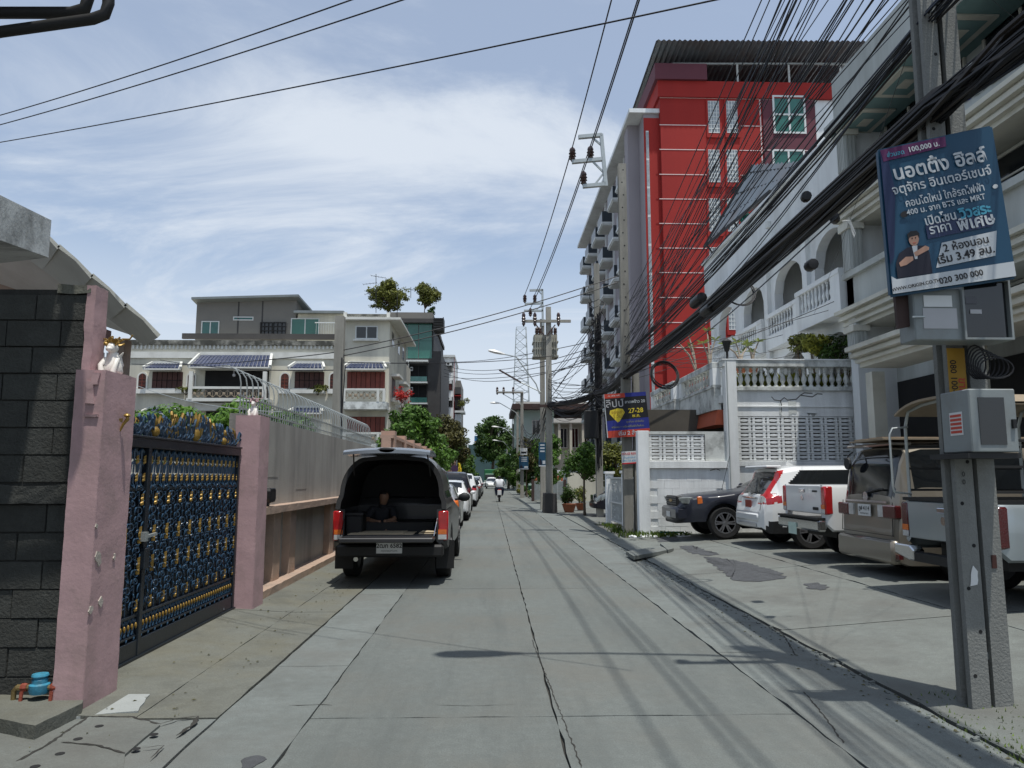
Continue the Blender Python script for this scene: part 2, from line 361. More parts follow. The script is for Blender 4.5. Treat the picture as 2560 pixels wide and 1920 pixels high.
mat('red_paint', (0.34, 0.024, 0.018), 0.85, 0.05, 0.25, 0.06, 8, dirt=(0.24, 0.016, 0.014), dirt_amt=0.6, dscale=0.3, streak=True)
mat('maroon', (0.115, 0.030, 0.042), 0.7, 0.08, 0.4, 0.06, 8)
mat('line_white', (0.70, 0.55, 0.52), 0.8, 0.05, 1, 0)
mat('lilac_grey', (0.30, 0.275, 0.29), 0.8, 0.05, 0.4, 0.06, 8)
mat('glass_block', (0.30, 0.33, 0.34), 0.25, 0.25, 3, 0.1, 10, spec=0.6)
mat('rail_dark', (0.03, 0.04, 0.05), 0.3, 0.15, 1, 0, spec=0.6)
mat('sheet_metal', (0.24, 0.27, 0.29), 0.45, 0.12, 0.6, 0.08, 8, metal=0.5, dirt=(0.2, 0.11, 0.06), dirt_amt=0.35, dscale=0.8)
mat('net_green', (0.01, 0.12, 0.09), 0.8, 0.3, 5, 0.2, 30)
mat('frame_black', (0.02, 0.02, 0.02), 0.6, 0.2, 3, 0)
mat('roof_brown', (0.055, 0.032, 0.028), 0.7, 0.15, 1, 0.1, 10)
mat('mint', (0.46, 0.60, 0.53), 0.8, 0.06, 0.5, 0.1, 10, dirt=(0.62, 0.64, 0.6), dirt_amt=0.6, dscale=0.4)
mat('far_green', (0.045, 0.085, 0.085), 0.8, 0.2, 0.25, 0.1, 5)
mat('orange_roof', (0.42, 0.10, 0.05), 0.8, 0.15, 1, 0.1, 10)
mat('orange', (0.65, 0.22, 0.03), 0.6, 0.1, 1, 0)
mat('sign_blue', (0.03, 0.14, 0.30), 0.5, 0.1, 1, 0)
# foliage
leafmat('leaf_green', (0.062, 0.14, 0.026)); leafmat('leaf_bright', (0.085, 0.19, 0.03)); leafmat('leaf_dark', (0.042, 0.09, 0.02)); leafmat('leaf_olive', (0.125, 0.15, 0.04)); leafmat('leaf_yellow', (0.21, 0.24, 0.045)); leafmat('leaf_pale', (0.16, 0.22, 0.08)); leafmat('flower_red', (0.45, 0.03, 0.03))
leafmat('leaf_brown', (0.075, 0.078, 0.03))
leafmat('leaf_weed', (0.09, 0.15, 0.03))
mat('bark', (0.11, 0.085, 0.06), 0.95, 0.25, 4, 0.5, 30)
mat('bark_pale', (0.30, 0.26, 0.21), 0.9, 0.2, 4, 0.3, 30)
mat('terracotta', (0.28, 0.10, 0.05), 0.85, 0.15, 4, 0.1, 30)
# vehicles
def paint(n, c, metal=0.0, rough=0.32): return mat(n, c, rough, 0.03, 0.7, 0, metal=metal, spec=0.5 if max(c) > 0.1 else 0.25, coat=0.8 if max(c) > 0.1 else 0.35, dirt=tuple(x * 0.85 + 0.006 for x in c), dirt_amt=0.25, dscale=2)
paint('paint_grey', (0.050, 0.050, 0.052), 0.5, 0.35); paint('paint_white', (0.72, 0.73, 0.72)); paint('paint_black', (0.012, 0.012, 0.018)); paint('paint_silver', (0.42, 0.43, 0.44), 0.6); paint('paint_gold', (0.225, 0.20, 0.16), 0.4, 0.4)
paint('paint_navy', (0.02, 0.022, 0.032)); paint('paint_steel', (0.33, 0.37, 0.38), 0.45, 0.4); paint('paint_green', (0.02, 0.10, 0.05))
mat('hatch_grey', (0.20, 0.22, 0.24), 0.22, 0.06, 2, 0, metal=0.4, spec=0.6, coat=0.6)
mat('trim_black', (0.014, 0.014, 0.014), 0.6, 0.15, 5, 0.1, 60)
mat('bed_black', (0.008, 0.008, 0.008), 0.7, 0.2, 5, 0.1, 40)
mat('chrome', (0.62, 0.63, 0.65), 0.12, 0.05, 3, 0, metal=1.0)
mat('tyre', (0.014, 0.014, 0.014), 0.85, 0.2, 6, 0.2, 60)
mat('rim', (0.34, 0.34, 0.35), 0.35, 0.1, 5, 0, metal=0.8)
mat('rim_dark', (0.08, 0.08, 0.085), 0.4, 0.1, 5, 0, metal=0.6)
mat('light_red', (0.40, 0.010, 0.012), 0.15, 0.2, 8, 0.1, 60, spec=0.7, coat=0.5)
mat('light_dark_red', (0.075, 0.005, 0.006), 0.15, 0.2, 8, 0.1, 60, spec=0.7, coat=0.5)
mat('light_amber', (0.65, 0.15, 0.02), 0.2, 0.15, 20, 0.1, 60, spec=0.7)
mat('light_clear', (0.55, 0.56, 0.55), 0.12, 0.2, 12, 0.1, 60, spec=0.7, metal=0.2)
mat('headlamp', (0.23, 0.25, 0.24), 0.1, 0.25, 8, 0, spec=0.8, metal=0.3)
mat('plate_white', (0.60, 0.61, 0.60), 0.5, 0.05, 4, 0)
mat('plate_red', (0.26, 0.045, 0.03), 0.5, 0.05, 4, 0)
mat('plate_green', (0.48, 0.62, 0.55), 0.5, 0.05, 4, 0)
mat('ink_black', (0.012, 0.012, 0.014), 0.6, 0.1, 4, 0)
mat('card', (0.46, 0.38, 0.26), 0.85, 0.12, 3, 0.1, 30)
mat('canvas_tan', (0.30, 0.24, 0.17), 0.8, 0.15, 3, 0.15, 30)
mat('tarp_green', (0.02, 0.13, 0.05), 0.7, 0.15, 3, 0.1, 20)
mat('bin_green', (0.015, 0.09, 0.04), 0.5, 0.15, 3, 0.05, 30)
# people
mat('skin', (0.24, 0.135, 0.085), 0.55, 0.06, 8, 0)
mat('cloth_dark', (0.022, 0.022, 0.026), 0.9, 0.15, 6, 0.2, 60)
mat('cloth_white', (0.72, 0.73, 0.75), 0.85, 0.04, 5, 0.1, 40)
mat('cloth_jeans', (0.05, 0.06, 0.10), 0.9, 0.15, 6, 0.2, 60)
mat('cloth_brown', (0.09, 0.04, 0.03), 0.9, 0.15, 6, 0.2, 60)
mat('hair', (0.012, 0.010, 0.009), 0.6, 0.2, 10, 0.2, 60)
mat('purple', (0.05, 0.02, 0.06), 0.35, 0.1, 4, 0, coat=0.5)
# print
def ink(n, c, r=0.55): return mat(n, c, r, 0.05, 3, 0.0)
ink('p_blue', (0.011, 0.060, 0.115), 0.42); ink('p_navy', (0.018, 0.030, 0.085), 0.42); ink('p_white', (0.50, 0.53, 0.55)); ink('p_cyan', (0.06, 0.30, 0.42)); ink('p_purple', (0.085, 0.012, 0.075)); ink('p_black', (0.010, 0.010, 0.012)); ink('p_blue2', (0.02, 0.03, 0.22)); ink('p_yellow', (0.72, 0.55, 0.04)); ink('p_red', (0.50, 0.055, 0.03)); ink('p_grey', (0.42, 0.42, 0.43)); ink('p_skin', (0.42, 0.24, 0.17)); ink('p_suit', (0.010, 0.010, 0.022)); ink('p_gold', (0.40, 0.22, 0.02)); ink('p_olive', (0.30, 0.29, 0.10)); ink('p_paper', (0.66, 0.67, 0.66)); ink('p_cyan2', (0.03, 0.28, 0.50)); ink('p_ink_red', (0.55, 0.02, 0.03))
# ------------------------------------------------------------------ ground, road, pavements
g = MB().box(-400, 400, -60, 900, -0.9, -0.05).build('ground', 'asphalt_base'); tag(g, 'wide grey ground under the street and the plots', 'ground', kind='structure')
road = B(-1.82, 2.12, -12, 400, -0.049, -0.028).build('road', 'joint_dark'); tag(road, 'straight grey concrete lane between two rows of houses', 'road', kind='structure')
def slab(poly, z, t, m, parent, name='slab', seed=0, step=0.22, amp=0.01, zf=None):
    pl = jag(poly, step, amp, seed); b = MB()
    b.prism(pl, (0, 0, -t), (0, 0, z), (1, 0, 0), (0, 1, 0))
    if zf:
        for v in b.v: v.z += zf(v.x, v.y)
    return b.build(name, m, parent)
k = 0
for (x0, x1, ys, m) in ((-1.80, -1.205, (-12, 3.3, 6.62, 10.5, 15, 20, 26, 33, 42, 55, 75, 110, 400), 'concrete_strip'),
                        (-1.193, 0.442, (-12, 1.9, 5.22, 11, 17, 23, 29.5, 36, 44, 55, 75, 110, 400), 'concrete_road'),
                        (0.456, 2.09, (-12, 1.9, 5.22, 11, 17, 23, 29.5, 36, 44, 55, 75, 110, 400), 'concrete_road')):
    for a, b_ in zip(ys[:-1], ys[1:]):
        k += 1; slab([(x0, a + 0.005), (x1, a + 0.005), (x1, b_ - 0.005), (x0, b_ - 0.005)], 0.0, 0.027, m, road, seed=k, amp=0.009 if a < 30 else 0.003)
# verge between the lane and the plots on the wall side
lp = B(-3.4, -1.815, -12, 200, -0.049, -0.02).build('pavement', 'joint_dark'); tag(lp, 'stained sloping concrete margin below the pink wall', 'pavement', kind='structure')
zl = lambda x, y: 0.05 * min(1, max(0, (-2.37 - x) / 0.9))
for i, (a, b_) in enumerate(((-12, 3.2), (5.25, 9.15), (9.17, 14), (14.02, 22), (22.02, 40), (40.02, 200))):
    slab([(-2.36, a), (-1.82, a), (-1.82, b_), (-2.36, b_)], 0.004, 0.024, 'concrete_left', lp, 'gutter_slab', 40 + i, amp=0.006)
    slab([(-3.35, a), (-2.366, a), (-2.366, b_), (-3.35, b_)], 0.005, 0.03, 'concrete_left', lp, 'paving_slab', 60 + i, amp=0.006, zf=zl)
# broken manhole lid, foreground
def atg(u, v, z=0.0):
    p = atz(u, v, z); return (p.x, p.y)
lid = [atg(*q) for q in ((35, 1920), (222, 1798), (350, 1802), (398, 1818), (300, 1888), (310, 1895), (250, 1920))]
slab([(-2.36, 3.22), (-1.82, 3.22), (-1.82, 5.23), (-2.36, 5.23)], 0.0, 0.02, 'concrete_strip', lp, 'gutter_slab', 81)
slab([(-3.35, 3.22), (-2.366, 3.22), (-2.366, 5.23), (-3.35, 5.23)], 0.006, 0.03, 'concrete_apron', lp, 'paving_slab', 82, amp=0.006)
mh = thing('manhole_cover', 'cracked concrete drain cover with round lifting holes beside the pink gate pillar', 'manhole', (-2.3, 4.2, 0))
slab([atg(38, 1915), atg(120, 1868), atg(222, 1798), atg(330, 1801), atg(400, 1818), atg(312, 1893), atg(300, 1990), atg(20, 1990)], 0.016, 0.02, 'concrete_apron', mh, 'lid', 91, amp=0.004)
def crack(uv, w0, w1, z, seed, parent):
    pts = [Vector(atg(u, v)) for u, v in uv]; r = random.Random(seed); fine = []
    for p, q in zip(pts, pts[1:]):
        n = max(2, int((q - p).length / 0.035))
        for i in range(n): fine.append(p + (q - p) * (i / n) + Vector((r.uniform(-.006, .006), r.uniform(-.006, .006))))
    fine.append(pts[-1]); L_, R2 = [], []
    for i, p in enumerate(fine):
        t = fine[min(i + 1, len(fine) - 1)] - fine[max(i - 1, 0)]; n = Vector((-t.y, t.x)).normalized(); w_ = r.uniform(w0, w1) * (0.3 if i in (0, len(fine) - 1) else 1)
        L_.append((p.x + n.x * w_, p.y + n.y * w_, z)); R2.append((p.x - n.x * w_, p.y - n.y * w_, z))
    k_ = len(L_); MB().add(L_ + R2, [(i, i + 1, k_ + i + 1, k_ + i) for i in range(k_ - 1)]).build('crack', 'joint_dark', parent, fix=False)
crack(((40, 1912), (120, 1868), (222, 1797)), 0.004, 0.014, 0.0180, 1, mh); crack(((222, 1797), (330, 1799), (402, 1817)), 0.004, 0.012, 0.0184, 2, mh); crack(((402, 1817), (445, 1803), (497, 1797)), 0.003, 0.009, 0.0188, 3, mh)
crack(((497, 1797), (478, 1822), (440, 1847)), 0.006, 0.018, 0.0192, 4, mh); crack(((150, 1864), (240, 1870), (312, 1891)), 0.003, 0.011, 0.0196, 5, mh); crack(((355, 1878), (410, 1872), (375, 1905)), 0.002, 0.006, 0.0200, 6, mh)
for (u, v) in ((248, 1815), (195, 1847), (150, 1884), (88, 1916), (340, 1872), (385, 1836)):
    p = atz(u, v, 0.018); MB().lathe([(0.026, 0), (0.026, 0.002)], (p.x, p.y, 0.0172), 12).build('lifting_hole', 'pole_hole', mh)
cm = tag(slab([atg(185, 1800), atg(180, 1765), atg(240, 1745), atg(375, 1742), atg(345, 1785)], 0.020, 0.03, 'concrete_pale', None, 'cement_patch', 95, 0.1, 0.012), 'pale smooth cement patch at the foot of the pink pillar', 'cement patch')
# granular strip beside the lane and the parking forecourt
rs = B(2.10, 3.12, -12, 200, -0.049, -0.02).build('roadside_strip', 'joint_dark'); tag(rs, 'rough grey concrete gutter strip beside the lane', 'pavement', kind='structure')
for i, (a, b_) in enumerate(((-12, 4.1), (4.11, 7.0), (7.012, 10.2), (10.21, 14), (14.01, 20), (20.01, 30), (30.01, 60), (60.01, 200))):
    slab([(2.105, a), (3.015, a), (3.015, b_), (2.105, b_)], 0.002, 0.024, 'concrete_strip', rs, 'strip_slab', 120 + i, amp=0.016)
def zr(x, y): return 0.010 + 0.19 * min(1.0, max(0.0, (x - 3.0) / 2.6))
fc = B(3.0, 12, -12, 19.3, -0.049, -0.03).build('forecourt', 'joint_dark'); tag(fc, 'sloping concrete parking forecourt in front of the shophouses', 'forecourt', kind='structure')
def grid_slab(x0, x1, y0, y1, m, name, parent, seed, nx=8):
    b = MB(); pl = jag([(x0, y0), (x1, y0), (x1, y1), (x0, y1)], 0.2, 0.018, seed)
    # front fan sheet with slope: strips across x
    xs = [x0 + (x1 - x0) * i / nx for i in range(nx + 1)]; rnd = random.Random(seed)
    edge = [rnd.uniform(-0.012, 0.03) * (1 if rnd.random() < 0.5 else 0.3) for _ in range(60)]
    ny = max(2, int((y1 - y0) / 0.25)); vs = []; fs = []
    for j in range(ny + 1):
        y = y0 + (y1 - y0) * j / ny
        for i, x in enumerate(xs):
            xx = x + (edge[j % 60] if i == 0 else 0); vs.append((xx, y, zr(xx, y)))
    w_ = nx + 1
    for j in range(ny):
        for i in range(nx): fs.append((j * w_ + i, j * w_ + i + 1, (j + 1) * w_ + i + 1, (j + 1) * w_ + i))
    n0 = len(vs)
    for j in range(ny + 1): p = vs[j * w_]; vs.append((p[0] + 0.01, p[1], -0.03))
    for j in range(ny): fs.append((j * w_, (j + 1) * w_, n0 + j + 1, n0 + j))
    return MB().add(vs, fs).build(name, m, parent, fix=False)
i = 0
for (a, b_) in ((-12, 3.6), (3.62, 7.9), (7.92, 12.2), (12.22, 15.9), (15.92, 19.25)):
    i += 1; grid_slab(3.035, 5.05, a, b_, 'concrete_apron', 'ramp_slab', fc, 150 + i)
    grid_slab(5.065, 11.9, a, b_, 'concrete_apron', 'floor_slab', fc, 170 + i, 10)
# the side street margin beyond the white wall
fp = B(3.0, 3.5, 19.3, 200, -0.049, 0.03).build('footpath', 'concrete_apron'); tag(fp, 'narrow footpath under the poles further down the lane', 'footpath', kind='structure')
pl2 = B(3.5, 14, 25.6, 62, -0.049, 0.026).build('yard', 'concrete_apron'); tag(pl2, 'grey concrete yard beside the transformer pole', 'yard', kind='structure')
# dark asphalt patches
def patch(uv, m, name, label, cat, z=0.006, seed=3, step=0.07, amp=0.045):
    pts = []
    for (u, v) in uv:
        z0 = 0.1
        for _ in range(4): p = atz(u, v, z0); z0 = zr(p.x, p.y)
        pts.append((p.x, p.y))
    pl = jag(pts, step, amp, seed); b = MB(); n = len(pl)
    c = (sum(p[0] for p in pl) / n, sum(p[1] for p in pl) / n)
    b.add([(c[0], c[1], zr(*c) + z)] + [(p[0], p[1], zr(*p) + z) for p in pl], [(0, 1 + i, 1 + (i + 1) % n) for i in range(n)])
    return tag(b.build(name, m), label, cat)
patch(((1757, 1392), (1800, 1395), (1870, 1408), (1950, 1432), (1965, 1446), (1900, 1455), (1840, 1452), (1800, 1425)), 'asphalt_patch', 'asphalt_patch', 'large dark asphalt patch on the forecourt ramp', 'asphalt patch')
patch(((1697, 1366), (1730, 1364), (1760, 1374), (1800, 1386), (1770, 1390), (1730, 1384)), 'asphalt_patch', 'asphalt_patch', 'small dark asphalt patch on the ramp before the black pickup', 'asphalt patch', seed=8)
patch(((2010, 1460), (2045, 1457), (2075, 1468), (2050, 1476), (2018, 1472)), 'asphalt_patch', 'asphalt_patch', 'tiny dark asphalt patch on the ramp before the gold van', 'asphalt patch', seed=9)
patch(((1640, 1345), (1690, 1343), (1700, 1352), (1650, 1356)), 'asphalt_patch', 'asphalt_patch', 'thin dark asphalt patch beside the pole with the black poster', 'asphalt patch', seed=10)
# ragged kerb line where the ramp meets the gutter: broken lumps and moss
kb = tag(MB().box(2.985, 3.06, -12, 60, -0.049, -0.012).build('kerb_gap', 'joint_dark'), 'dark cracked gap along the foot of the forecourt ramp', 'kerb', kind='structure')
rnd = random.Random(5); b = MB()
for i in range(170):
    y = rnd.uniform(2.5, 17); s = rnd.uniform(0.006, 0.022); x = 2.98 + rnd.gauss(0, 0.05)
    aa = rnd.uniform(0, 3.1); b.obox((x, y, s * 0.4), Vector((s * math.cos(aa), s * math.sin(aa), s * 0.2)), Vector((-s * 0.7 * math.sin(aa), s * 0.7 * math.cos(aa), 0)), (0, 0, s * rnd.uniform(0.3, 0.6)))
tag(b.build('rubble', 'concrete_strip'), 'crumbled concrete bits along the gutter crack', 'rubble', kind='stuff')
b = MB()
for i in range(900):
    if i < 600: y = 3.6 + abs(rnd.gauss(0, 0.75)); x = 3.03 + rnd.gauss(0, 0.05)
    else: y = rnd.uniform(3.2, 5.6); x = 3.35 + rnd.gauss(0, 0.18)
    s = rnd.uniform(0.008, 0.022); a = rnd.uniform(0, 6.28); h = rnd.uniform(0.01, 0.035)
    z0 = zr(x, y) - 0.004 if x > 3.04 else -0.012
    p = Vector((x, y, z0)); d = Vector((math.cos(a) * s, math.sin(a) * s, 0)); e = Vector((-d.y, d.x, 0)) * 0.4
    b.add([p - e, p + e, p + d * 1.2 + Vector((0, 0, h))], [(0, 1, 2)])
tag(b.build('moss', 'leaf_weed', fix=False), 'low moss and weeds at the foot of the near pole', 'moss', kind='stuff')
# loose concrete plank lying across the ramp
lb = thing('broken_slab', 'loose broken concrete plank lying at the edge of the ramp', 'broken slab', (3.3, 13.2, 0.05))
for (uv, h) in ((((1565, 1380), (1650, 1366), (1672, 1376), (1585, 1392)), 0.07), (((1650, 1362), (1662, 1362), (1684, 1374), (1670, 1378)), 0.11)):
    pts = [atz(u, v, 0.10) for u, v in uv]; MB().prism(jag([(p.x, p.y) for p in pts], 0.15, 0.01, 4), (0, 0, -h), (0, 0, 0.085 + h * 0.4), (1, 0, 0), (0, 1, 0)).build('fragment', 'concrete_strip', lb)
# oil spot
p = atz(630, 1905, 0.002)
MB().prism(jag([(p.x + 0.06 * math.cos(a) * (1 + 0.3 * math.sin(3 * a)), p.y + 0.1 * math.sin(a)) for a in [i * 0.42 for i in range(15)]], 0.03, 0.012, 2), (0, 0, -0.003), (0, 0, 0.004), (1, 0, 0), (0, 1, 0)).build('tar_spot', 'asphalt_patch', road)

crack(((1455, 1920), (1400, 1780), (1330, 1600)), 0.0015, 0.006, 0.0030, 21, road); crack(((720, 1765), (790, 1762), (830, 1764)), 0.002, 0.005, 0.0032, 22, road); crack(((1090, 1763), (1180, 1765), (1290, 1762)), 0.001, 0.004, 0.0034, 23, road)
crack(((1990, 1640), (1960, 1590), (1905, 1540), (1870, 1500), (1830, 1475)), 0.002, 0.010, 0.0042, 24, rs); crack(((2110, 1860), (2060, 1790), (2010, 1730)), 0.002, 0.008, 0.0044, 25, rs); crack(((1760, 1560), (1860, 1556), (1930, 1560)), 0.001, 0.005, 0.0046, 26, rs)
# ------------------------------------------------------------------ wall side, near
def rough_box(x0, x1, y0, y1, z0, z1, step=0.09, amp=0.008, seed=1.0, taper=0.0):
    b = MB(); bm = bmesh.new(); nx, ny, nz = [max(2, int(abs(d) / step)) for d in (x1 - x0, y1 - y0, z1 - z0)]
    def face(o, ex, ey, na, nb):
        vs = []; fs = []
        for j in range(nb + 1):
            for i in range(na + 1): vs.append(Vector(o) + Vector(ex) * (i / na) + Vector(ey) * (j / nb))
        for j in range(nb):
            for i in range(na): q = j * (na + 1) + i; fs.append((q, q + 1, q + na + 2, q + na + 1))
        b.add(vs, fs)
    X, Y, Z = x1 - x0, y1 - y0, z1 - z0
    face((x0, y0, z0), (X, 0, 0), (0, 0, Z), nx, nz); face((x0, y1, z0), (X, 0, 0), (0, 0, Z), nx, nz)
    face((x0, y0, z0), (0, Y, 0), (0, 0, Z), ny, nz); face((x1, y0, z0), (0, Y, 0), (0, 0, Z), ny, nz)
    face((x0, y0, z1), (X, 0, 0), (0, Y, 0), nx, ny)
    for v in b.v:
        n = noise.noise_vector(v * 6 + Vector((seed, seed, seed))) + noise.noise_vector(v * 17) * 0.5; v += n * amp
    return b
# grey block wall, seen face on
bw = thing('block_wall', 'dark unrendered concrete block wall in shade with a rough ledge', 'wall', (-4.2, 5.28, 0))
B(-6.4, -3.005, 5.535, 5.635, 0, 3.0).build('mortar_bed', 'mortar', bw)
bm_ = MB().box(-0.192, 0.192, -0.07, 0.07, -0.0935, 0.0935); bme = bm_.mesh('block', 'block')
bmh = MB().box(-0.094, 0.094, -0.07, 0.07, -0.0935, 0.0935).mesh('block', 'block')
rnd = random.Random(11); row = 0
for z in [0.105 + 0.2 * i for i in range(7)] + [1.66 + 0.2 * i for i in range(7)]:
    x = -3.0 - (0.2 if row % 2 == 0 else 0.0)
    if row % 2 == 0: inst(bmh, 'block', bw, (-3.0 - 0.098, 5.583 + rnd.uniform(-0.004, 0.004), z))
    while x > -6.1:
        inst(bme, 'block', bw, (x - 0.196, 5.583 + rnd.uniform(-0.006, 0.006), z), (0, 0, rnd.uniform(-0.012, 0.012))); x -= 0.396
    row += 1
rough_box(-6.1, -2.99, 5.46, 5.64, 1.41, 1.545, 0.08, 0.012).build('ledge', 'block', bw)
rough_box(-3.24, -2.99, 5.50, 5.64, 2.965, 3.03, 0.05, 0.01).build('cap', 'concrete_left', bw)
rough_box(-3.02, -2.955, 5.50, 5.68, 2.30, 3.03, 0.05, 0.012, 3).build('render_edge', 'pink', bw, smooth=60)
# pink gate pillars
def pillar(x0, x1, y0, y1, z1, label, seed):
    t = thing('gate_pillar', label, 'pillar', ((x0 + x1) / 2, (y0 + y1) / 2, 0), group='pink gate pillars')
    rough_box(x0, x1, y0, y1, -0.04, z1, 0.055, 0.0042, seed).build('shaft', 'pink', t, smooth=50)
    return t
P1 = pillar(-2.985, -2.775, 5.37, 5.84, 2.37, 'rough pink rendered gate pillar with chipped paint beside the block wall', 1.3)
P2 = pillar(-3.14, -2.84, 9.22, 9.62, 2.36, 'smooth pink gate pillar where the gate meets the grey wall', 5.1)
rnd = random.Random(4)
for (u, v, s) in ((245, 1395, 0.05), (250, 1505, 0.035), (225, 1525, 0.03), (240, 1315, 0.018), (285, 1392, 0.02)):
    p = atx(u, v, -2.774); pl = [(s * rnd.uniform(0.4, 1.2) * math.cos(a), s * rnd.uniform(0.6, 1.3) * math.sin(a)) for a in [i * 0.7 for i in range(9)]]
    MB().prism(pl, (0.007, 0, 0), p, (0, 1, 0), (0, 0, 1)).build('chipped_patch', 'pink_chip', P1)
for (u, v, w_, h) in ((225, 980, 0.06, 0.16), (240, 945, 0.05, 0.08), (228, 1040, 0.09, 0.02)):
    p = at(u, v, 5.362); rough_box(p.x - w_ / 2, p.x + w_ / 2, 5.355, 5.372, p.z - h / 2, p.z + h / 2, 0.02, 0.012, 9).build('flaking_paint', 'pink', P1, smooth=50)
# gilt hook on the pillar
hk = thing('lamp_bracket', 'small gilt lamp bracket fixed on the pink pillar', 'bracket', atx(303, 1050, -2.775))
p = atx(302, 1048, -2.775)
MB().tube([p + Vector((0, 0, -0.09)), p + Vector((0.02, 0, -0.04)), p + Vector((0.05, 0, 0)), p + Vector((0.05, 0, 0.03))], [0.006, 0.010, 0.014, 0.008], 6).lathe([(0.012, 0), (0.026, 0.012), (0.020, 0.022), (0.004, 0.03)], p + Vector((0.045, 0, 0.015)), 10).build('arm', 'gold', hk, smooth=50)
MB().box(p.x - 0.012, p.x, p.y - 0.03, p.y + 0.03, p.z - 0.02, p.z + 0.05).build('back_plate', 'gold', hk)
# guardian figures on the pillars
def figure(x, y, z, s, label, bodym, crestm, facing):
    t = thing('guardian_figure', label, 'statuette', (x, y, z), group='figures on the gate pillars')
    def P(a, b, c): return Vector((x + a * s, y + b * s, z + c * s))
    b = MB(); b.lathe([(0.30, 0), (0.36, 0.1), (0.30, 0.35), (0.22, 0.6), (0.16, 0.8)], P(0, 0, 0), 12)
    for v in b.v[:]: v.x, v.y, v.z = x + (v.x - x) * s, y + (v.y - y) * s, z + (v.z - z) * s
    for a in (-0.2, 0.2): b.tube([P(a, -0.1, 0.55), P(a * 1.3, -0.34, 0.3), P(a, -0.36, 0.02)], [0.10 * s, 0.09 * s, 0.11 * s], 7)
    b.tube([P(0, 0.25, 0.1), P(0.1, 0.42, 0.4), P(0.05, 0.36, 0.7), P(0.2, 0.3, 0.85)], [0.08 * s, 0.09 * s, 0.07 * s, 0.02 * s], 6)
    b.build('body', bodym, t, smooth=60)
    MB().sphere(P(0.0, -0.1, 0.95), (0.20 * s, 0.24 * s, 0.2 * s)).sphere(P(0, -0.32, 0.88), (0.12 * s, 0.13 * s, 0.10 * s), 8, 6).build('head', bodym, t, smooth=60)
    c = MB(); r = random.Random(3)
    for i in range(26):
        a = r.uniform(0, 6.28); e = r.uniform(0.1, 1.3); d = Vector((math.cos(a) * math.cos(e), math.sin(a) * math.cos(e), math.sin(e)))
        q = P(0, -0.05, 1.0) + d * 0.16 * s; c.tube([q, q + d * 0.14 * s, q + d * 0.20 * s + Vector((0.06 * s, 0, 0.04 * s))], [0.05 * s, 0.035 * s, 0.008], 5)
    for a in (-1, 1): c.tube([P(a * 0.1, 0, 1.1), P(a * 0.3, 0, 1.3), P(a * 0.55, 0, 1.3), P(a * 0.65, 0, 1.45)], [0.04 * s, 0.035 * s, 0.03 * s, 0.008], 5)
    c.build('mane', crestm, t, smooth=60)
p = at(735, 1202 / 2.592 + 460, 5.6)
figure(-2.875, 5.66, 2.375, 0.21, 'white and gilt mythical beast figurine on the rough pink pillar', 'white_gloss', 'gold', 0)
figure(-2.99, 9.42, 2.365, 0.17, 'pinkish curled dragon figurine on the smooth pink pillar', 'white_gloss', 'pink', 0)

# ornamental sliding gate
GX = -3.10; G0, G1 = 5.80, 9.20
gt = thing('ornamental_gate', 'dark blue cast metal gate with rows of gilt leaves between pink pillars', 'gate', (GX, (G0 + G1) / 2, 0))
f = MB().box(GX - 0.04, GX + 0.04, G0, G1, 0.05, 0.20).box(GX - 0.03, GX + 0.03, G0, G1, 0.395, 0.42).box(GX - 0.03, GX + 0.03, G0, G1, 1.485, 1.51).box(GX - 0.03, GX + 0.03, G0, G1, 0.225, 0.245)
f.build('bottom_rail', 'gate_dark', gt, bevel=0.004)
MB().box(GX - 0.05, GX + 0.05, G0, G1, 1.86, 1.945).box(GX - 0.065, GX + 0.065, G0, G1, 1.945, 1.965).build('top_rail', 'gate_dark', gt, bevel=0.004)
for y in (G0 + 0.03, 6.78, G1 - 0.035): B(GX - 0.035, GX + 0.048, y - 0.03, y + 0.03, 0.06, 1.90).build('stile', 'gate_dark', gt, bevel=0.004)
MB().box(GX - 0.02, GX - 0.012, G0, G1, 0.2, 1.62).box(GX - 0.02, GX - 0.012, G0, G1, 1.76, 1.87).build('backing_sheet', 'gate_dark', gt)
def spiral(b, cy, cz, r, turn, ph, rr=0.0065, x=GX):
    pts = []
    for i in range(10):
        t = i / 9; a = ph + turn * 4.9 * t; q = r * (1 - 0.8 * t); pts.append((x + 0.012 + 0.02 * math.sin(3 * t), cy + q * math.cos(a), cz + q * math.sin(a)))
    b.tube(pts, rr, 4)
b = MB(); pitch = 0.135; ncol = int((G1 - G0) / pitch)
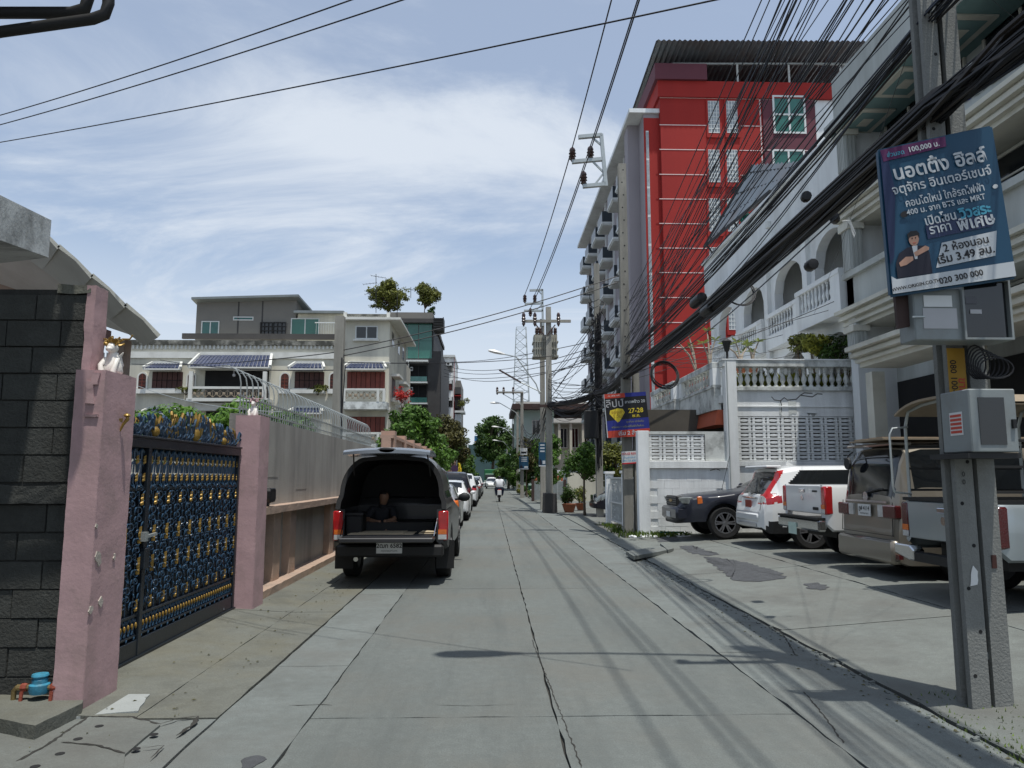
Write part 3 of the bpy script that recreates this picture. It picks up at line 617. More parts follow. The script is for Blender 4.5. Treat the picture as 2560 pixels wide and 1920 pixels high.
for i in range(ncol):
    y = G0 + 0.06 + pitch * (i + 0.5) - 0.03
    b.tube([(GX, y, 0.42), (GX, y, 1.49)], 0.007, 4, False)
    for j in range(8):
        z = 0.49 + 0.134 * j; s = 1 if (i + j) % 2 else -1
        spiral(b, y + 0.03 * s, z, 0.058, s, 1.57 * (1 - s)); spiral(b, y - 0.03 * s, z + 0.066, 0.046, -s, 1.57 * (1 + s)); spiral(b, y + 0.045, z + 0.03, 0.03, 1, i, 0.006); spiral(b, y - 0.045, z + 0.10, 0.03, -1, j, 0.006)
    for j in range(3):  # open arches near the top rail
        z = 1.53 + 0.11 * j
        b.tube([(GX, y - 0.06, z), (GX, y - 0.05, z + 0.07), (GX, y, z + 0.1), (GX, y + 0.05, z + 0.07), (GX, y + 0.06, z)], 0.012, 4)
        b.tube([(GX, y, z), (GX, y, z + 0.1)], 0.010, 4)
    for q in (-0.03, 0.03): b.tube([(GX + .01, y + q - 0.05, 0.25), (GX + .01, y + q + 0.03, 0.395)], 0.010, 4); b.tube([(GX + .01, y + q + 0.05, 0.25), (GX + .01, y + q - 0.03, 0.395)], 0.010, 4)
    spiral(b, y, 0.212 + 0.0, 0.022, 1, 0, 0.008)
o = b.build('scrollwork', 'gate_blue', gt, smooth=40, fix=False)
# gilt leaves, each cast on
def leafshape(h, wd):
    b = MB(); n = 9
    for sx in (-1, 1):
        vs = []
        for i in range(n):
            t = i / (n - 1); ww = wd * (0.25 + 0.75 * abs(math.sin(t * math.pi * 2.5))) * (1 - 0.55 * t)
            vs += [(0.030, 0, -h / 2 + h * t), (0.012, sx * ww, -h / 2 + h * t - 0.012)]
        b.add(vs, [(2 * i, 2 * i + 1, 2 * i + 3, 2 * i + 2) for i in range(n - 1)])
    return b.mesh('gilt_leaf', 'gold')
LA, LB, LC = leafshape(0.15, 0.038), leafshape(0.10, 0.026), leafshape(0.07, 0.018)
ny = int((G1 - G0) / 0.27) + 1
for i in range(ny):
    y = G0 + 0.10 + 0.27 * i
    if y > G1 - 0.05: continue
    for (me, z) in ((LA, 1.10), (LA, 0.835), (LB, 0.50), (LB, 1.41)): inst(me, 'gilt_leaf', gt, (GX + 0.012, y, z), (0, 0, 0))
    for dy in (0, 0.135):
        inst(LC, 'gilt_leaf', gt, (GX + 0.012, y + dy, 1.605)); inst(LC, 'gilt_leaf', gt, (GX + 0.012, y + dy, 1.76))
bd = MB().sphere((0, 0, 0), (0.012, 0.013, 0.028), 6, 4).mesh('gilt_bead', 'gold', 50)
for i in range(int((G1 - G0) / 0.0675)): inst(bd, 'gilt_bead', gt, (GX + 0.03, G0 + 0.05 + 0.0675 * i, 0.325))
# cresting on the top rail: curling fronds that peak in the middle
rnd = random.Random(6); crest = []
def frond(m, y, h, lean):
    b = MB(); z0 = 1.96
    b.tube([(GX, y, z0), (GX + 0.01, y + lean * 0.2, z0 + h * 0.4), (GX + 0.02, y + lean * 0.9, z0 + h * 0.8), (GX + 0.02, y + lean * 1.5, z0 + h), (GX + 0.03, y + lean * 2.1, z0 + h * 0.88), (GX + 0.03, y + lean * 1.9, z0 + h * 0.72)], [0.010, 0.014, 0.016, 0.014, 0.011, 0.004], 6)
    b.tube([(GX, y, z0 + h * 0.1), (GX + 0.02, y - lean, z0 + h * 0.3), (GX + 0.02, y - lean * 1.3, z0 + h * 0.5), (GX + 0.02, y - lean * 0.9, z0 + h * 0.55)], [0.008, 0.012, 0.010, 0.003], 5)
    return b.build('crest_frond', m, gt, smooth=50)
mid = (G0 + G1) / 2 + 0.35
for i in range(62):
    y = G0 + 0.06 + (G1 - G0 - 0.12) * i / 61; d = abs(y - mid) / 1.9
    h = 0.11 + 0.15 * max(0, 1 - d) + rnd.uniform(-0.03, 0.05)
    frond('gold' if rnd.random() < 0.27 else 'gate_blue', y, h, rnd.choice((-1, 1)) * rnd.uniform(0.035, 0.06))
    if i % 2 == 0: frond('gate_blue', y + 0.03, h * 0.6, rnd.choice((-1, 1)) * 0.05)
for (y, h) in ((mid, 0.32), (mid - 0.95, 0.22), (mid + 0.8, 0.2)):
    MB().lathe([(0.02, 0), (0.055, 0.04), (0.05, h * 0.35), (0.02, h * 0.5), (0.035, h * 0.6), (0.03, h * 0.75), (0.004, h)], (GX + 0.01, y, 1.96), 8).build('finial', 'gold', gt, smooth=50)
MB().bar((GX + 0.07, 6.73, 1.08), (GX + 0.07, 6.93, 1.09), 0.025).box(GX + 0.04, GX + 0.08, 6.70, 6.76, 1.04, 1.12).build('handle', 'steel_galv', gt)
B(GX + 0.03, GX + 0.075, 6.72, 6.82, 0.80, 0.98).build('lock_box', 'gate_dark', gt, bevel=0.006)
for y in (6.1, 8.7): MB().lathe([(0.05, -0.02), (0.06, -0.01), (0.06, 0.01), (0.05, 0.02)], (GX, y, 0.075), 12, 'x').build('roller', 'steel_galv', gt)
rail = tag(B(-3.16, -3.04, 5.75, 9.3, 0.045, 0.062).build('gate_track', 'gate_dark'), 'dark steel track under the ornamental gate', 'track')

# grey rendered wall with peach ledge
wy0, wy1 = 9.62, 24.0
gw = thing('boundary_wall', 'tall grey rendered wall with peach ledge and plinth beyond the pink pillar', 'wall', (-3.2, 16, 0))
B(-3.36, -3.20, wy0, wy1, 0, 2.42).build('upper_panel', 'render_grey', gw)
rough_box(-3.22, -2.99, wy0, wy1, 1.10, 1.20, 0.12, 0.004).build('ledge', 'peach', gw)
rough_box(-3.22, -2.93, wy0 - 0.1, wy1, 0.02, 0.13, 0.12, 0.006).build('plinth', 'peach', gw)
for y in (10.85, 11.72, 14.6, 15.5, 18.4, 19.3, 22.2): B(-3.21, -3.08, y, y + 0.34, 0.12, 1.105).build('pilaster', 'peach', gw, bevel=0.006)
for (y, h, dz) in ((9.62, 0.55, 1.5), (10.6, 0.42, 1.6), (12.4, 0.3, 1.4)): B(-3.203, -3.196, y, y + rnd.uniform(0.5, 0.9), dz, dz + h).build('cement_smear', 'render_grey', gw)
# anti-climb rods on the wall
sg = thing('spike_guard', 'row of bent steel anti-climb rods along the top of the grey wall', 'spike guard', (-3.27, 15, 2.42))
rod = MB().tube([(0, 0, 0), (0, 0, 0.40), (-0.02, 0, 0.50), (-0.08, 0, 0.585), (-0.17, 0, 0.63), (-0.27, 0, 0.635)], [0.009] * 5 + [0.003], 5).mesh('rod', 'steel_galv', 40)
spk = MB().tube([(0, 0, 0), (0, 0, 0.26), (0, 0, 0.30)], [0.007, 0.007, 0.001], 4).mesh('spike', 'steel_galv')
n = int((20.5 - 9.7) / 0.25)
for i in range(n):
    y = 9.7 + 0.25 * i; inst(rod, 'rod', sg, (-3.26, y, 2.42)); inst(spk, 'spike', sg, (-3.26, y + 0.125, 2.42))
MB().bar((-3.26, 9.66, 2.50), (-3.26, 20.5, 2.50), 0.02).bar((-3.26, 9.66, 2.66), (-3.26, 20.5, 2.66), 0.02).build('rail', 'steel_galv', sg)
# gate motor housing on the ledge
mo = thing('gate_motor_box', 'small black plastic box with a white sticker on the peach ledge', 'box', (-3.06, 10.4, 1.2))
MB().prism([(0, 0.10), (0.03, 0.05), (0.24, 0.06), (0.28, 0.10), (0.28, 0.21), (0.25, 0.25), (0.04, 0.25), (0, 0.21)], (0.15, 0, 0), (-3.14, 10.28, 1.20), (0, 1, 0), (0, 0, 1)).box(-3.12, -3.03, 10.31, 10.41, 1.199, 1.30).build('housing', 'black_plastic', mo, bevel=0.008)
B(-3.12, -3.04, 10.274, 10.279, 1.27, 1.34).build('sticker', 'p_paper', mo)
# water meter
wm = thing('water_meter', 'blue water meter with brass valves on a pipe under the block wall', 'water meter', at(122, 1715, 5.0))
c = atz(118, 1738, 0.09); c.z = 0.17; c.y -= 0.10
MB().lathe([(0.055, -0.04), (0.065, -0.02), (0.065, 0.02), (0.05, 0.03), (0.05, 0.055), (0.035, 0.07)], c, 14).build('body', 'meter_blue', wm, smooth=40)
MB().lathe([(0.052, 0.0), (0.055, 0.008), (0.05, 0.02), (0.01, 0.028)], c + Vector((0, 0, 0.07)), 14).build('lid', 'meter_blue', wm, smooth=40)
MB().tube([c + Vector((-0.15, 0, 0)), c + Vector((-0.05, 0, 0))], 0.02, 8).tube([c + Vector((0.05, 0, 0)), c + Vector((0.15, 0, 0)), c + Vector((0.165, 0.0, -0.02)), c + Vector((0.165, 0, -0.2))], 0.017, 8).tube([c + Vector((-0.15, 0, 0)), c + Vector((-0.17, 0, -0.02)), c + Vector((-0.17, 0, -0.2))], 0.017, 8).build('pipe', 'brass', wm, smooth=40)
for s in (-1, 1):
    MB().lathe([(0.026, -0.02), (0.03, 0), (0.026, 0.02)], c + Vector((0.10 * s, 0, 0)), 8, 'x').bar(c + Vector((0.10 * s, -0.03, -0.02)), c + Vector((0.10 * s, -0.04, -0.10)), 0.02, 0.012).build('valve', 'rust_red', wm)
ws = tag(slab([atg(-60, 1790, 0.08), atg(-40, 1740, 0.08), atg(212, 1742, 0.08), atg(205, 1762, 0.08), atg(88, 1818, 0.08)], 0.09, 0.1, 'concrete_left', None, 'concrete_pad', 99, 0.1, 0.008), 'raised stained concrete pad below the water meter', 'concrete pad')
cr = MB(); pq = atz(985 / 1.803, 1000 + 945 / 1.803, 0.09)
rr = random.Random(2)
for i in range(14): a = rr.uniform(0, 6.28); cr.tube([pq + Vector((rr.uniform(-.04, .04), rr.uniform(-.05, .05), rr.uniform(-0.02, 0.05))), pq + Vector((rr.uniform(-.04, .04), rr.uniform(-.05, .05), rr.uniform(-0.02, 0.07)))], rr.uniform(0.008, 0.02), 5)
tag(cr.build('crumpled_bag', 'chrome', smooth=30), 'small crumpled shiny plastic bag by the gate track', 'litter')
# neighbour's porch roof over the block wall: its shade falls on the blocks, its unseen reach widened to deepen it
aw = thing('porch_roof', 'sheet porch roof on a bent black pipe frame above the block wall', 'roof', (-4, 3.5, 5.9))
b = MB()
for i in range(106):
    x = -12.0 + i * 0.086; b.add([(x, -7, 6.05 + 0.03 * (i % 2)), (x + 0.086, -7, 6.05 + 0.03 * ((i + 1) % 2)), (x + 0.086, 5.5, 5.98 + 0.03 * ((i + 1) % 2)), (x, 5.5, 5.98 + 0.03 * (i % 2))], [(0, 1, 2, 3)])
b.build('sheet', 'roof_metal', aw); B(-12.2, -12, -7, 5.5, 0, 6).build('side_wall', 'block', aw); B(-12, -5.6, 5.54, 5.64, 3.0, 6).build('end_wall', 'block', aw)  # walls out of view, added with the wider sheet to darken the blocks
pipe = MB()
q1 = [at(-200, 45, 5.0), at(-10, 32, 5.0), at(180, 32, 5.0), at(212, 22, 5.0), at(222, -10, 5.0), at(226, -300, 5.0)]
q2 = [at(-200, 115, 4.7), at(0, 80, 4.7), at(230, 48, 4.7), at(262, 36, 4.7), at(271, 10, 4.7), at(274, -330, 4.7)]
pipe.tube(q1, 0.042, 10).tube(q2, 0.038, 10)
pipe.build('bent_pipe', 'frame_black', aw, smooth=50)
# pink house behind the pillar: concrete canopy, sheet eave, pink beam
ph = thing('pink_house', 'pink house with white concrete canopy and sloping sheet eave behind the block wall', 'house', (-6, 9, 0))
# canopy fascia face runs from frame edge to u=128 at Y ~6.2..7.4
a0, a1 = at(-60, 470, 6.0), at(128, 560, 7.6)
dx = a1 - a0
MB().prism([(0, 0), (1, 0)] + [(1, 1), (0, 1)], (-2.5, 0.9, 0), (a0.x, a0.y, a0.z - 0.36), (dx.x, dx.y, dx.z * 0 + (a1.z - a0.z)), (0, 0, 0.40)).build('canopy', 'white_stain', ph)
# eave: from (130,610) down to (392,838)
e0, e1 = at(60, 545, 9.2), at(394, 838, 9.2)
def sheet(p0, p1, back, m, name, parent, n=40, amp=0.03, thick=0.0):
    b = MB(); p0, p1, back = Vector(p0), Vector(p1), Vector(back); up = Vector((0, 0, 1)); vs = []; fs = []
    for i in range(n + 1):
        z = amp * (1 if i % 2 else -1); q = p0 + (p1 - p0) * (i / n); vs += [q + up * z, q + back + up * z]
    for i in range(n): fs.append((2 * i, 2 * i + 2, 2 * i + 3, 2 * i + 1))
    b.add(vs, fs); return b.build(name, m, parent, fix=False)
d = e1 - e0
top = MB(); up = Vector((-d.z, 0, d.x)).normalized(); nseg = 4; b0, b1 = at(20, 610, 9.9), at(358, 862, 9.9); db = b1 - b0
for i in range(nseg):
    f0, f1 = i / nseg, (i + 1) / nseg + 0.010; s0, s1 = e0 + d * f0, e0 + d * f1; m5 = (s0 + s1) / 2; q0, q1 = b0 + db * f0, b0 + db * f1; q5 = (q0 + q1) / 2
    A = [s0 + up * 0.05, m5 + up * 0.052, s1 + up * 0.03]; C = [s0 + up * 0.0, m5 + up * 0.02, s1 - up * 0.02]
    vs = A + C + [q0 + up * .05, q5 + up * .05, q1 + up * .05, q0, q5, q1]
    top.add(vs, [(0, 1, 4, 3), (1, 2, 5, 4), (0, 6, 7, 1), (1, 7, 8, 2), (3, 4, 10, 9), (4, 5, 11, 10), (2, 8, 11, 5), (6, 9, 10, 7), (7, 10, 11, 8), (0, 3, 9, 6)])
top.build('roof_sheet', 'cornice', ph, smooth=30)
MB().add([b0, b1, at(322, 836, 11.2), at(-80, 700, 11.2), b0 + Vector((0, 0, .06)), b1 + Vector((0, 0, .06)), at(322, 836, 11.2) + Vector((0, 0, .06)), at(-80, 700, 11.2) + Vector((0, 0, .06))], [(0, 1, 2, 3), (4, 7, 6, 5), (0, 4, 5, 1), (1, 5, 6, 2)]).build('soffit', 'cream_trim', ph)
B(-9, at(322, 0, 9.95).x, 9.95, 10.1, at(0, 857, 9.95).z, at(0, 821, 9.95).z).build('beam', 'pink', ph)
B(-9, at(135, 0, 11.0).x, 11.0, 11.2, 3.0, at(0, 684, 11).z).build('wall', 'peach', ph)
p = at(290, 950, 10.0); B(p.x - 0.10, p.x + 0.10, 9.96, 10.15, 0, at(0, 845, 9.95).z).build('column', 'peach', ph)
B(at(262, 0, 10.6).x, at(272, 0, 10.6).x, 10.6, 10.7, 0, at(0, 850, 10.6).z).build('post', 'cream_trim', ph)
for i, u in enumerate((255, 268, 280)): p = at(u, 920, 9.62); MB().tube([(p.x, p.y, 2.0), (p.x, p.y, p.z + 0.2)], 0.02, 6).build('railing_bar', 'cream_trim', ph)
MB().bar(at(232, 915, 9.62), at(285, 915, 9.62), 0.03).bar(at(232, 930, 9.62), at(285, 930, 9.62), 0.02).build('railing', 'cream_trim', ph)
# ------------------------------------------------------------------ trees
def leaf_cloud(b, c, r, n, s, rnd, shell=0.55):
    for _ in range(n):
        while True:
            d = Vector((rnd.uniform(-1, 1), rnd.uniform(-1, 1), rnd.uniform(-1, 1)))
            if 0.05 < d.length < 1: break
        d = d * (shell + (1 - shell) * rnd.random()) if d.length < shell else d
        p = Vector(c) + Vector((d.x * r[0], d.y * r[1], d.z * r[2]))
        nrm = (d + Vector((rnd.uniform(-.8, .8), rnd.uniform(-.8, .8), rnd.uniform(-.3, 1.0)))).normalized()
        a = nrm.orthogonal().normalized(); a = (Matrix.Rotation(rnd.uniform(0, 6.28), 3, nrm) @ a); e = nrm.cross(a)
        q = s * rnd.uniform(0.6, 1.35)
        b.add([p - a * q, p + e * q * 0.42 - nrm * q * 0.12, p + a * q, p - e * q * 0.42 - nrm * q * 0.12], [(0, 1, 2, 3)])
def tree(name, label, cat, base, h, clumps, n, s, leafm, trunk_r=0.12, seed=1, barkm='bark', group=None, limb=True, fork=0.45):
    rnd = random.Random(seed); t = thing(name, label, cat, base, group=group); base = Vector(base)
    b = MB(); top = base + Vector((0, 0, h * fork)); w1 = base + Vector((rnd.uniform(-.1, .1) * h * .3, rnd.uniform(-.1, .1) * h * .3, h * fork * 0.5))
    b.tube([base - Vector((0, 0, 0.1)), base + Vector((0, 0, 0.15)), w1, top], [trunk_r * 1.5, trunk_r, trunk_r * 0.8, trunk_r * 0.65], 7)
    if limb:
        for (c, r) in clumps:
            c = base + Vector(c); m_ = (top + c) / 2 + Vector((rnd.uniform(-.1, .1), rnd.uniform(-.1, .1), -0.05)) * h * 0.3
            b.tube([top - Vector((0, 0, h * 0.05)), m_, c], [trunk_r * 0.5, trunk_r * 0.32, trunk_r * 0.12], 5)
            for _ in range(3):
                e = c + Vector((rnd.uniform(-1, 1) * r[0], rnd.uniform(-1, 1) * r[1], rnd.uniform(-.2, 1) * r[2])) * 0.8
                b.tube([m_ + (c - m_) * 0.5, e], [trunk_r * 0.2, trunk_r * 0.06], 4)
    b.build('trunk', barkm, t, smooth=60)
    l = MB(); vol = [r[0] * r[1] * r[2] for c, r in clumps]; tot = sum(v ** 0.7 for v in vol)
    for (c, r), v in zip(clumps, vol):
        k = int(n * v ** 0.7 / tot)
        # uneven sub-clumps inside each clump
        for _ in range(7):
            o = Vector((rnd.uniform(-1, 1) * r[0], rnd.uniform(-1, 1) * r[1], rnd.uniform(-1, 1) * r[2])) * 0.62
            f = rnd.uniform(0.35, 0.6); leaf_cloud(l, base + Vector(c) + o, (r[0] * f, r[1] * f, r[2] * f), k // 7, s, rnd)
    l.build('crown', leafm, t, fix=False)
    return t
def rclumps(rnd, k, rx, ry, z0, z1, r0, r1):
    out = []
    for i in range(k):
        z = z0 + (z1 - z0) * rnd.random(); w_ = math.sin(math.pi * (0.15 + 0.8 * (z - z0) / max(z1 - z0, .01))); a = rnd.uniform(0, 6.28); q = rnd.uniform(0.2, 1) * w_
        r = rnd.uniform(r0, r1); out.append(((math.cos(a) * rx * q, math.sin(a) * ry * q, z), (r, r, r * 0.8)))
    return out

# ------------------------------------------------------------------ generic facade helpers (face towards -Y, at distance Y)
class Face:
    def __init__(s, t, Y): s.t = t; s.Y = Y
    def r(s, u0, u1, v0, v1): a = at(u0, v1, s.Y); b = at(u1, v0, s.Y); return a.x, b.x, a.z, b.z
    def box(s, name, m, u0, u1, v0, v1, front=0.0, back=0.1, parent=None, bevel=0):
        x0, x1, z0, z1 = s.r(u0, u1, v0, v1)
        return B(x0, x1, s.Y - front, s.Y + back, z0, z1).build(name, m, parent or s.t, bevel=bevel)
    def window(s, u0, u1, v0, v1, fm, gm, nv=2, nh=1, fw=0.06, front=0.04, name='window', sill=None):
        x0, x1, z0, z1 = s.r(u0, u1, v0, v1); Y = s.Y; b = MB()
        b.box(x0, x0 + fw, Y - front, Y + 0.02, z0, z1).box(x1 - fw, x1, Y - front, Y + 0.02, z0, z1).box(x0 + fw, x1 - fw, Y - front, Y + 0.02, z0, z0 + fw).box(x0 + fw, x1 - fw, Y - front, Y + 0.02, z1 - fw, z1)
        for i in range(1, nv): x = x0 + (x1 - x0) * i / nv; b.box(x - fw / 2, x + fw / 2, Y - front + 0.004, Y + 0.02, z0 + fw, z1 - fw)
        for i in range(1, nh): z = z0 + (z1 - z0) * i / nh; b.box(x0 + fw, x1 - fw, Y - front + 0.008, Y + 0.02, z - fw / 2, z + fw / 2)
        o = b.build(name, fm, s.t)
        for i in range(nv):
            xa = x0 + (x1 - x0) * i / nv; xb = x0 + (x1 - x0) * (i + 1) / nv
            B(xa + fw * 0.5, xb - fw * 0.5, Y - 0.006, Y + 0.01, z0 + fw * 0.5, z1 - fw * 0.5).build('pane', gm, o)
        if sill:
            B(x0 - 0.1, x1 + 0.1, Y - 0.18, Y, z0 - 0.12, z0 - 0.02).build('sill', sill, o)
        return o
    def tiled_awning(s, u0, u1, v0, v1, out=0.7):
        x0, x1, z0, z1 = s.r(u0, u1, v0, v1); Y = s.Y; t = s.t; sl = (z1 - z0)
        a = MB().add([(x0, Y - out, z0), (x1, Y - out, z0), (x1 - 0.25, Y, z1), (x0 + 0.25, Y, z1), (x0, Y - out, z0 - 0.08), (x1, Y - out, z0 - 0.08), (x1 - 0.25, Y, z0 - 0.08), (x0 + 0.25, Y, z0 - 0.08)], [(0, 1, 2, 3), (4, 7, 6, 5), (0, 4, 5, 1), (1, 5, 6, 2), (0, 3, 7, 4)]).build('awning', 'cream_trim', t)
        n = max(4, int((x1 - x0) / 0.24)); rows = max(2, int(math.hypot(out, sl) / 0.3))
        b = MB()
        for j in range(rows):
            for i in range(n):
                f0, f1 = j / rows, (j + 1.15) / rows
                xa = x0 + 0.1 + (x1 - x0 - 0.2) * i / n; xb = xa + (x1 - x0 - 0.2) / n * 0.93
                def pt(x, f, h): sh = 0.25 * min(1, f); xx = x0 + 0.1 + sh + (x - x0 - 0.1) * ((x1 - x0 - 0.2 - 2 * sh) / (x1 - x0 - 0.2)); return (xx, Y - out + out * f, z0 + sl * f + h)
                xm = (xa + xb) / 2
                b.add([pt(xa, f0, 0.03), pt(xm, f0, 0.085), pt(xb, f0, 0.03), pt(xb, min(f1, 1), 0.015), pt(xm, min(f1, 1), 0.07), pt(xa, min(f1, 1), 0.015), pt(xa, f0, 0.0), pt(xb, f0, 0.0)], [(0, 1, 4, 5), (1, 2, 3, 4), (6, 7, 2, 1, 0)])
        tb = b.build('roof_tiles', 'tile_blue', a); tag(tb, kind='stuff')
        MB().bar((x0 + 0.25, Y - 0.03, z1 + 0.05), (x1 - 0.25, Y - 0.03, z1 + 0.05), 0.16, 0.14).bar((x0, Y - out, z0 + 0.06), (x0 + 0.25, Y - 0.03, z1 + 0.06), 0.14, 0.14).bar((x1, Y - out, z0 + 0.06), (x1 - 0.25, Y - 0.03, z1 + 0.06), 0.14, 0.14).build('ridge', 'cream_trim', a)
        return a
def baluster_mesh(h, r, m, name='baluster', n=8):
    p = [(r * .8, 0), (r * .8, .08), (r * .45, .12), (r * .55, .2), (r, .34), (r * .9, .46), (r * .45, .62), (r * .4, .72), (r * .7, .78), (r * .45, .84), (r * .8, .9), (r * .8, 1)]
    return MB().lathe([(a, z * h) for a, z in p], (0, 0, 0), n).mesh(name, m, 50)

# ------------------------------------------------------------------ long cream house
Yc = 45.0
ch = thing('cream_house', 'long cream house with blue tiled awnings and arched windows behind the grey wall', 'house', (-14, Yc + 5, 0))
F = Face(ch, Yc)
xl, xr, zt, _ = F.r(327, 974, 857, 850)
xm = F.r(858, 974, 857, 850)[0]
B(xl, xr, Yc, Yc + 12, 0, zt).build('wall', 'cream', ch)
F.box('parapet_band', 'cream_trim', 322, 862, 882, 895, 0.10, 0)
F.box('parapet_cap', 'mould', 322, 860, 853, 862, 0.14, 0.3)
for i in range(52): u = 332 + i * 10.1; F.box('dentil', 'cream_trim', u, u + 5, 862, 872 + (i % 3), 0.07, 0)
# upper storey
for (u0, u1) in ((379, 458), (736, 811)):
    F.tiled_awning(u0 - 8, u1 + 6, 909, 925)
    w1 = F.box('window', 'void', u0, u1, 930, 972, 0.005, 0.02)
    x0, x1, z0, z1 = F.r(u0, u1, 930, 972)
    for i in range(6):
        xa = x0 + (x1 - x0) * i / 6
        for j in range(2): B(xa + 0.02, xa + (x1 - x0) / 6 - 0.02, Yc - 0.05, Yc - 0.01, z0 + (z1 - z0) * j / 2 + 0.02, z0 + (z1 - z0) * (j + 1) / 2 - 0.02).build('shutter', 'wood_dark', w1)
    F.box('window_box', 'cream_trim', u0 - 6, u1 + 4, 976, 985, 0.5, 0)
    F.box('sill', 'cream_trim', u0 - 3, u1 + 3, 972, 976, 0.25, 0)
def arch_window(F, u0, u1, v0, v1):
    x0, x1, z0, z1 = F.r(u0, u1, v0, v1); Y = F.Y; r = (x1 - x0) / 2; cx = (x0 + x1) / 2
    def pl(e): return [(x0 - e - cx, z0), (x1 + e - cx, z0)] + [((r + e) * math.cos(a), z1 - r + (r + e) * math.sin(a)) for a in [math.pi * i / 10 for i in range(11)]]
    o = MB().prism(pl(0.1), (0, 0.05, 0), (cx, Y - 0.05, 0)).build('arched_window', 'cream_trim', F.t)
    MB().prism(pl(0), (0, 0.02, 0), (cx, Y - 0.065, 0)).build('shutter', 'wood_dark', o)
    b = MB()
    b.box(cx - 0.02, cx + 0.02, Y - 0.08, Y - 0.066, z0, z1 - 0.02)
    for k in range(1, 4): z = z0 + (z1 - z0 - r * 0.5) * k / 4; b.box(x0 + 0.03, x1 - 0.03, Y - 0.084, Y - 0.068, z - 0.015, z + 0.015)
    b.build('glazing_bar', 'wood_red', o)
for (u0, u1) in ((346, 367), (469, 488), (702, 723), (825, 843)):
    arch_window(F, u0, u1, 934, 972); F.box('window_box', 'cream_trim', u0 - 4, u1 + 4, 974, 985, 0.35, 0)
# central balcony
F.tiled_awning(488, 690, 888, 923, 1.1)
F.box('loggia_shade', 'void', 511, 673, 926, 972, 0.004, 0.02)  # flat near-black sheet on the wall, standing for loggia shade
F.box('balcony_slab', 'cream_trim', 484, 682, 1000, 1007, 1.1, 0)
F.box('balcony_back', 'interior', 511, 673, 972, 1000, 0.01, 0)
x0, x1, z0, z1 = F.r(488, 679, 972, 1003); 
B(x0, x1, Yc - 1.1, Yc - 0.98, z1 - 0.14, z1).build('handrail', 'cream_trim', ch); B(x0, x1, Yc - 1.08, Yc - 1.0, z0, z0 + 0.08).build('bottom_rail', 'cream_trim', ch)
for q in (x0, x1 - 0.22): B(q, q + 0.22, Yc - 1.13, Yc - 0.95, z0, at(0, 926, Yc - 1.1).z).build('balcony_post', 'cream_trim', ch)
orn = MB().sphere((0, 0, 0), (0.10, 0.03, 0.10), 8, 5).bar((-0.2, 0, -0.2), (0.2, 0, 0.2), 0.03).bar((-0.2, 0, 0.2), (0.2, 0, -0.2), 0.03).bar((-0.22, 0, -0.22), (-0.22, 0, 0.22), 0.025).mesh('balustrade_panel', 'canvas_tan')
nb = 10
for i in range(nb): inst(orn, 'balustrade_panel', ch, (x0 + 0.35 + (x1 - x0 - 0.7) * i / (nb - 1), Yc - 1.04, (z0 + z1) / 2 - 0.04))
MB().tube([at(585, 900, Yc - 0.6), at(585, 935, Yc - 0.6)], 0.02, 5).sphere(at(585, 938, Yc - 0.6), 0.10, 8, 6).build('hanging_lamp', 'p_grey', ch)
# lower storey
F.box('loggia_shade', 'void', 512, 650, 1028, 1090, 0.004, 0.02); F.box('loggia_frame', 'cream_trim', 494, 655, 1010, 1028, 0.5, 0)  # shade of the lower loggia drawn as a flat near-black sheet
MB().tube([at(585, 1005, Yc - 0.6), at(585, 1036, Yc - 0.6)], 0.02, 5).lathe([(0.02, 0.2), (0.2, 0.05), (0.24, 0)], at(585, 1041, Yc - 0.6), 8).build('hanging_lamp', 'p_grey', ch)
F.tiled_awning(363, 452, 1022, 1036); F.tiled_awning(728, 812, 1020, 1034)
F.box('window', 'void', 372, 448, 1040, 1080, 0.004, 0.02); arch_window(F, 340, 360, 1045, 1085)
# corner bay
F.tiled_awning(863, 969, 909, 925)
for (v0, v1, b0, b1) in ((930, 974, 976, 1012), (1042, 1084, 1083, 1115)):
    wq = F.box('folding_doors', 'void', 867, 963, v0, v1, 0.005, 0.02); x0, x1, z0, z1 = F.r(867, 963, v0, v1)
    for i in range(8): xa = x0 + (x1 - x0) * i / 8; B(xa + 0.015, xa + (x1 - x0) / 8 - 0.015, Yc - 0.06 - 0.02 * (i % 2), Yc - 0.01, z0, z1).build('door_leaf', 'wood_red', wq)
    x0, x1, z0, z1 = F.r(865, 969, b0, b1 - 6)
    B(x0 - 0.1, x1 + 0.1, Yc - 1.0, Yc, z0 - 0.5, z0 - 0.05).build('balcony_slab', 'white_stain', ch)
    B(x0, x1, Yc - 1.0, Yc - 0.9, z1 - 0.12, z1).build('handrail', 'cream_trim', ch)
    for q in (x0, x0 + (x1 - x0) * 0.8, x1 - 0.15): B(q, q + 0.15, Yc - 1.02, Yc - 0.88, z0 - 0.05, z1).build('balcony_post', 'cream_trim', ch)
    for i in range(6): inst(orn, 'balustrade_panel', ch, (x0 + 0.4 + (x1 - x0 - 0.8) * i / 5, Yc - 0.95, (z0 + z1) / 2 - 0.04))
F.box('band', 'cream_trim', 855, 976, 905, 910, 0.06, 0); F.box('band', 'cream_trim', 855, 976, 1018, 1024, 0.06, 0)
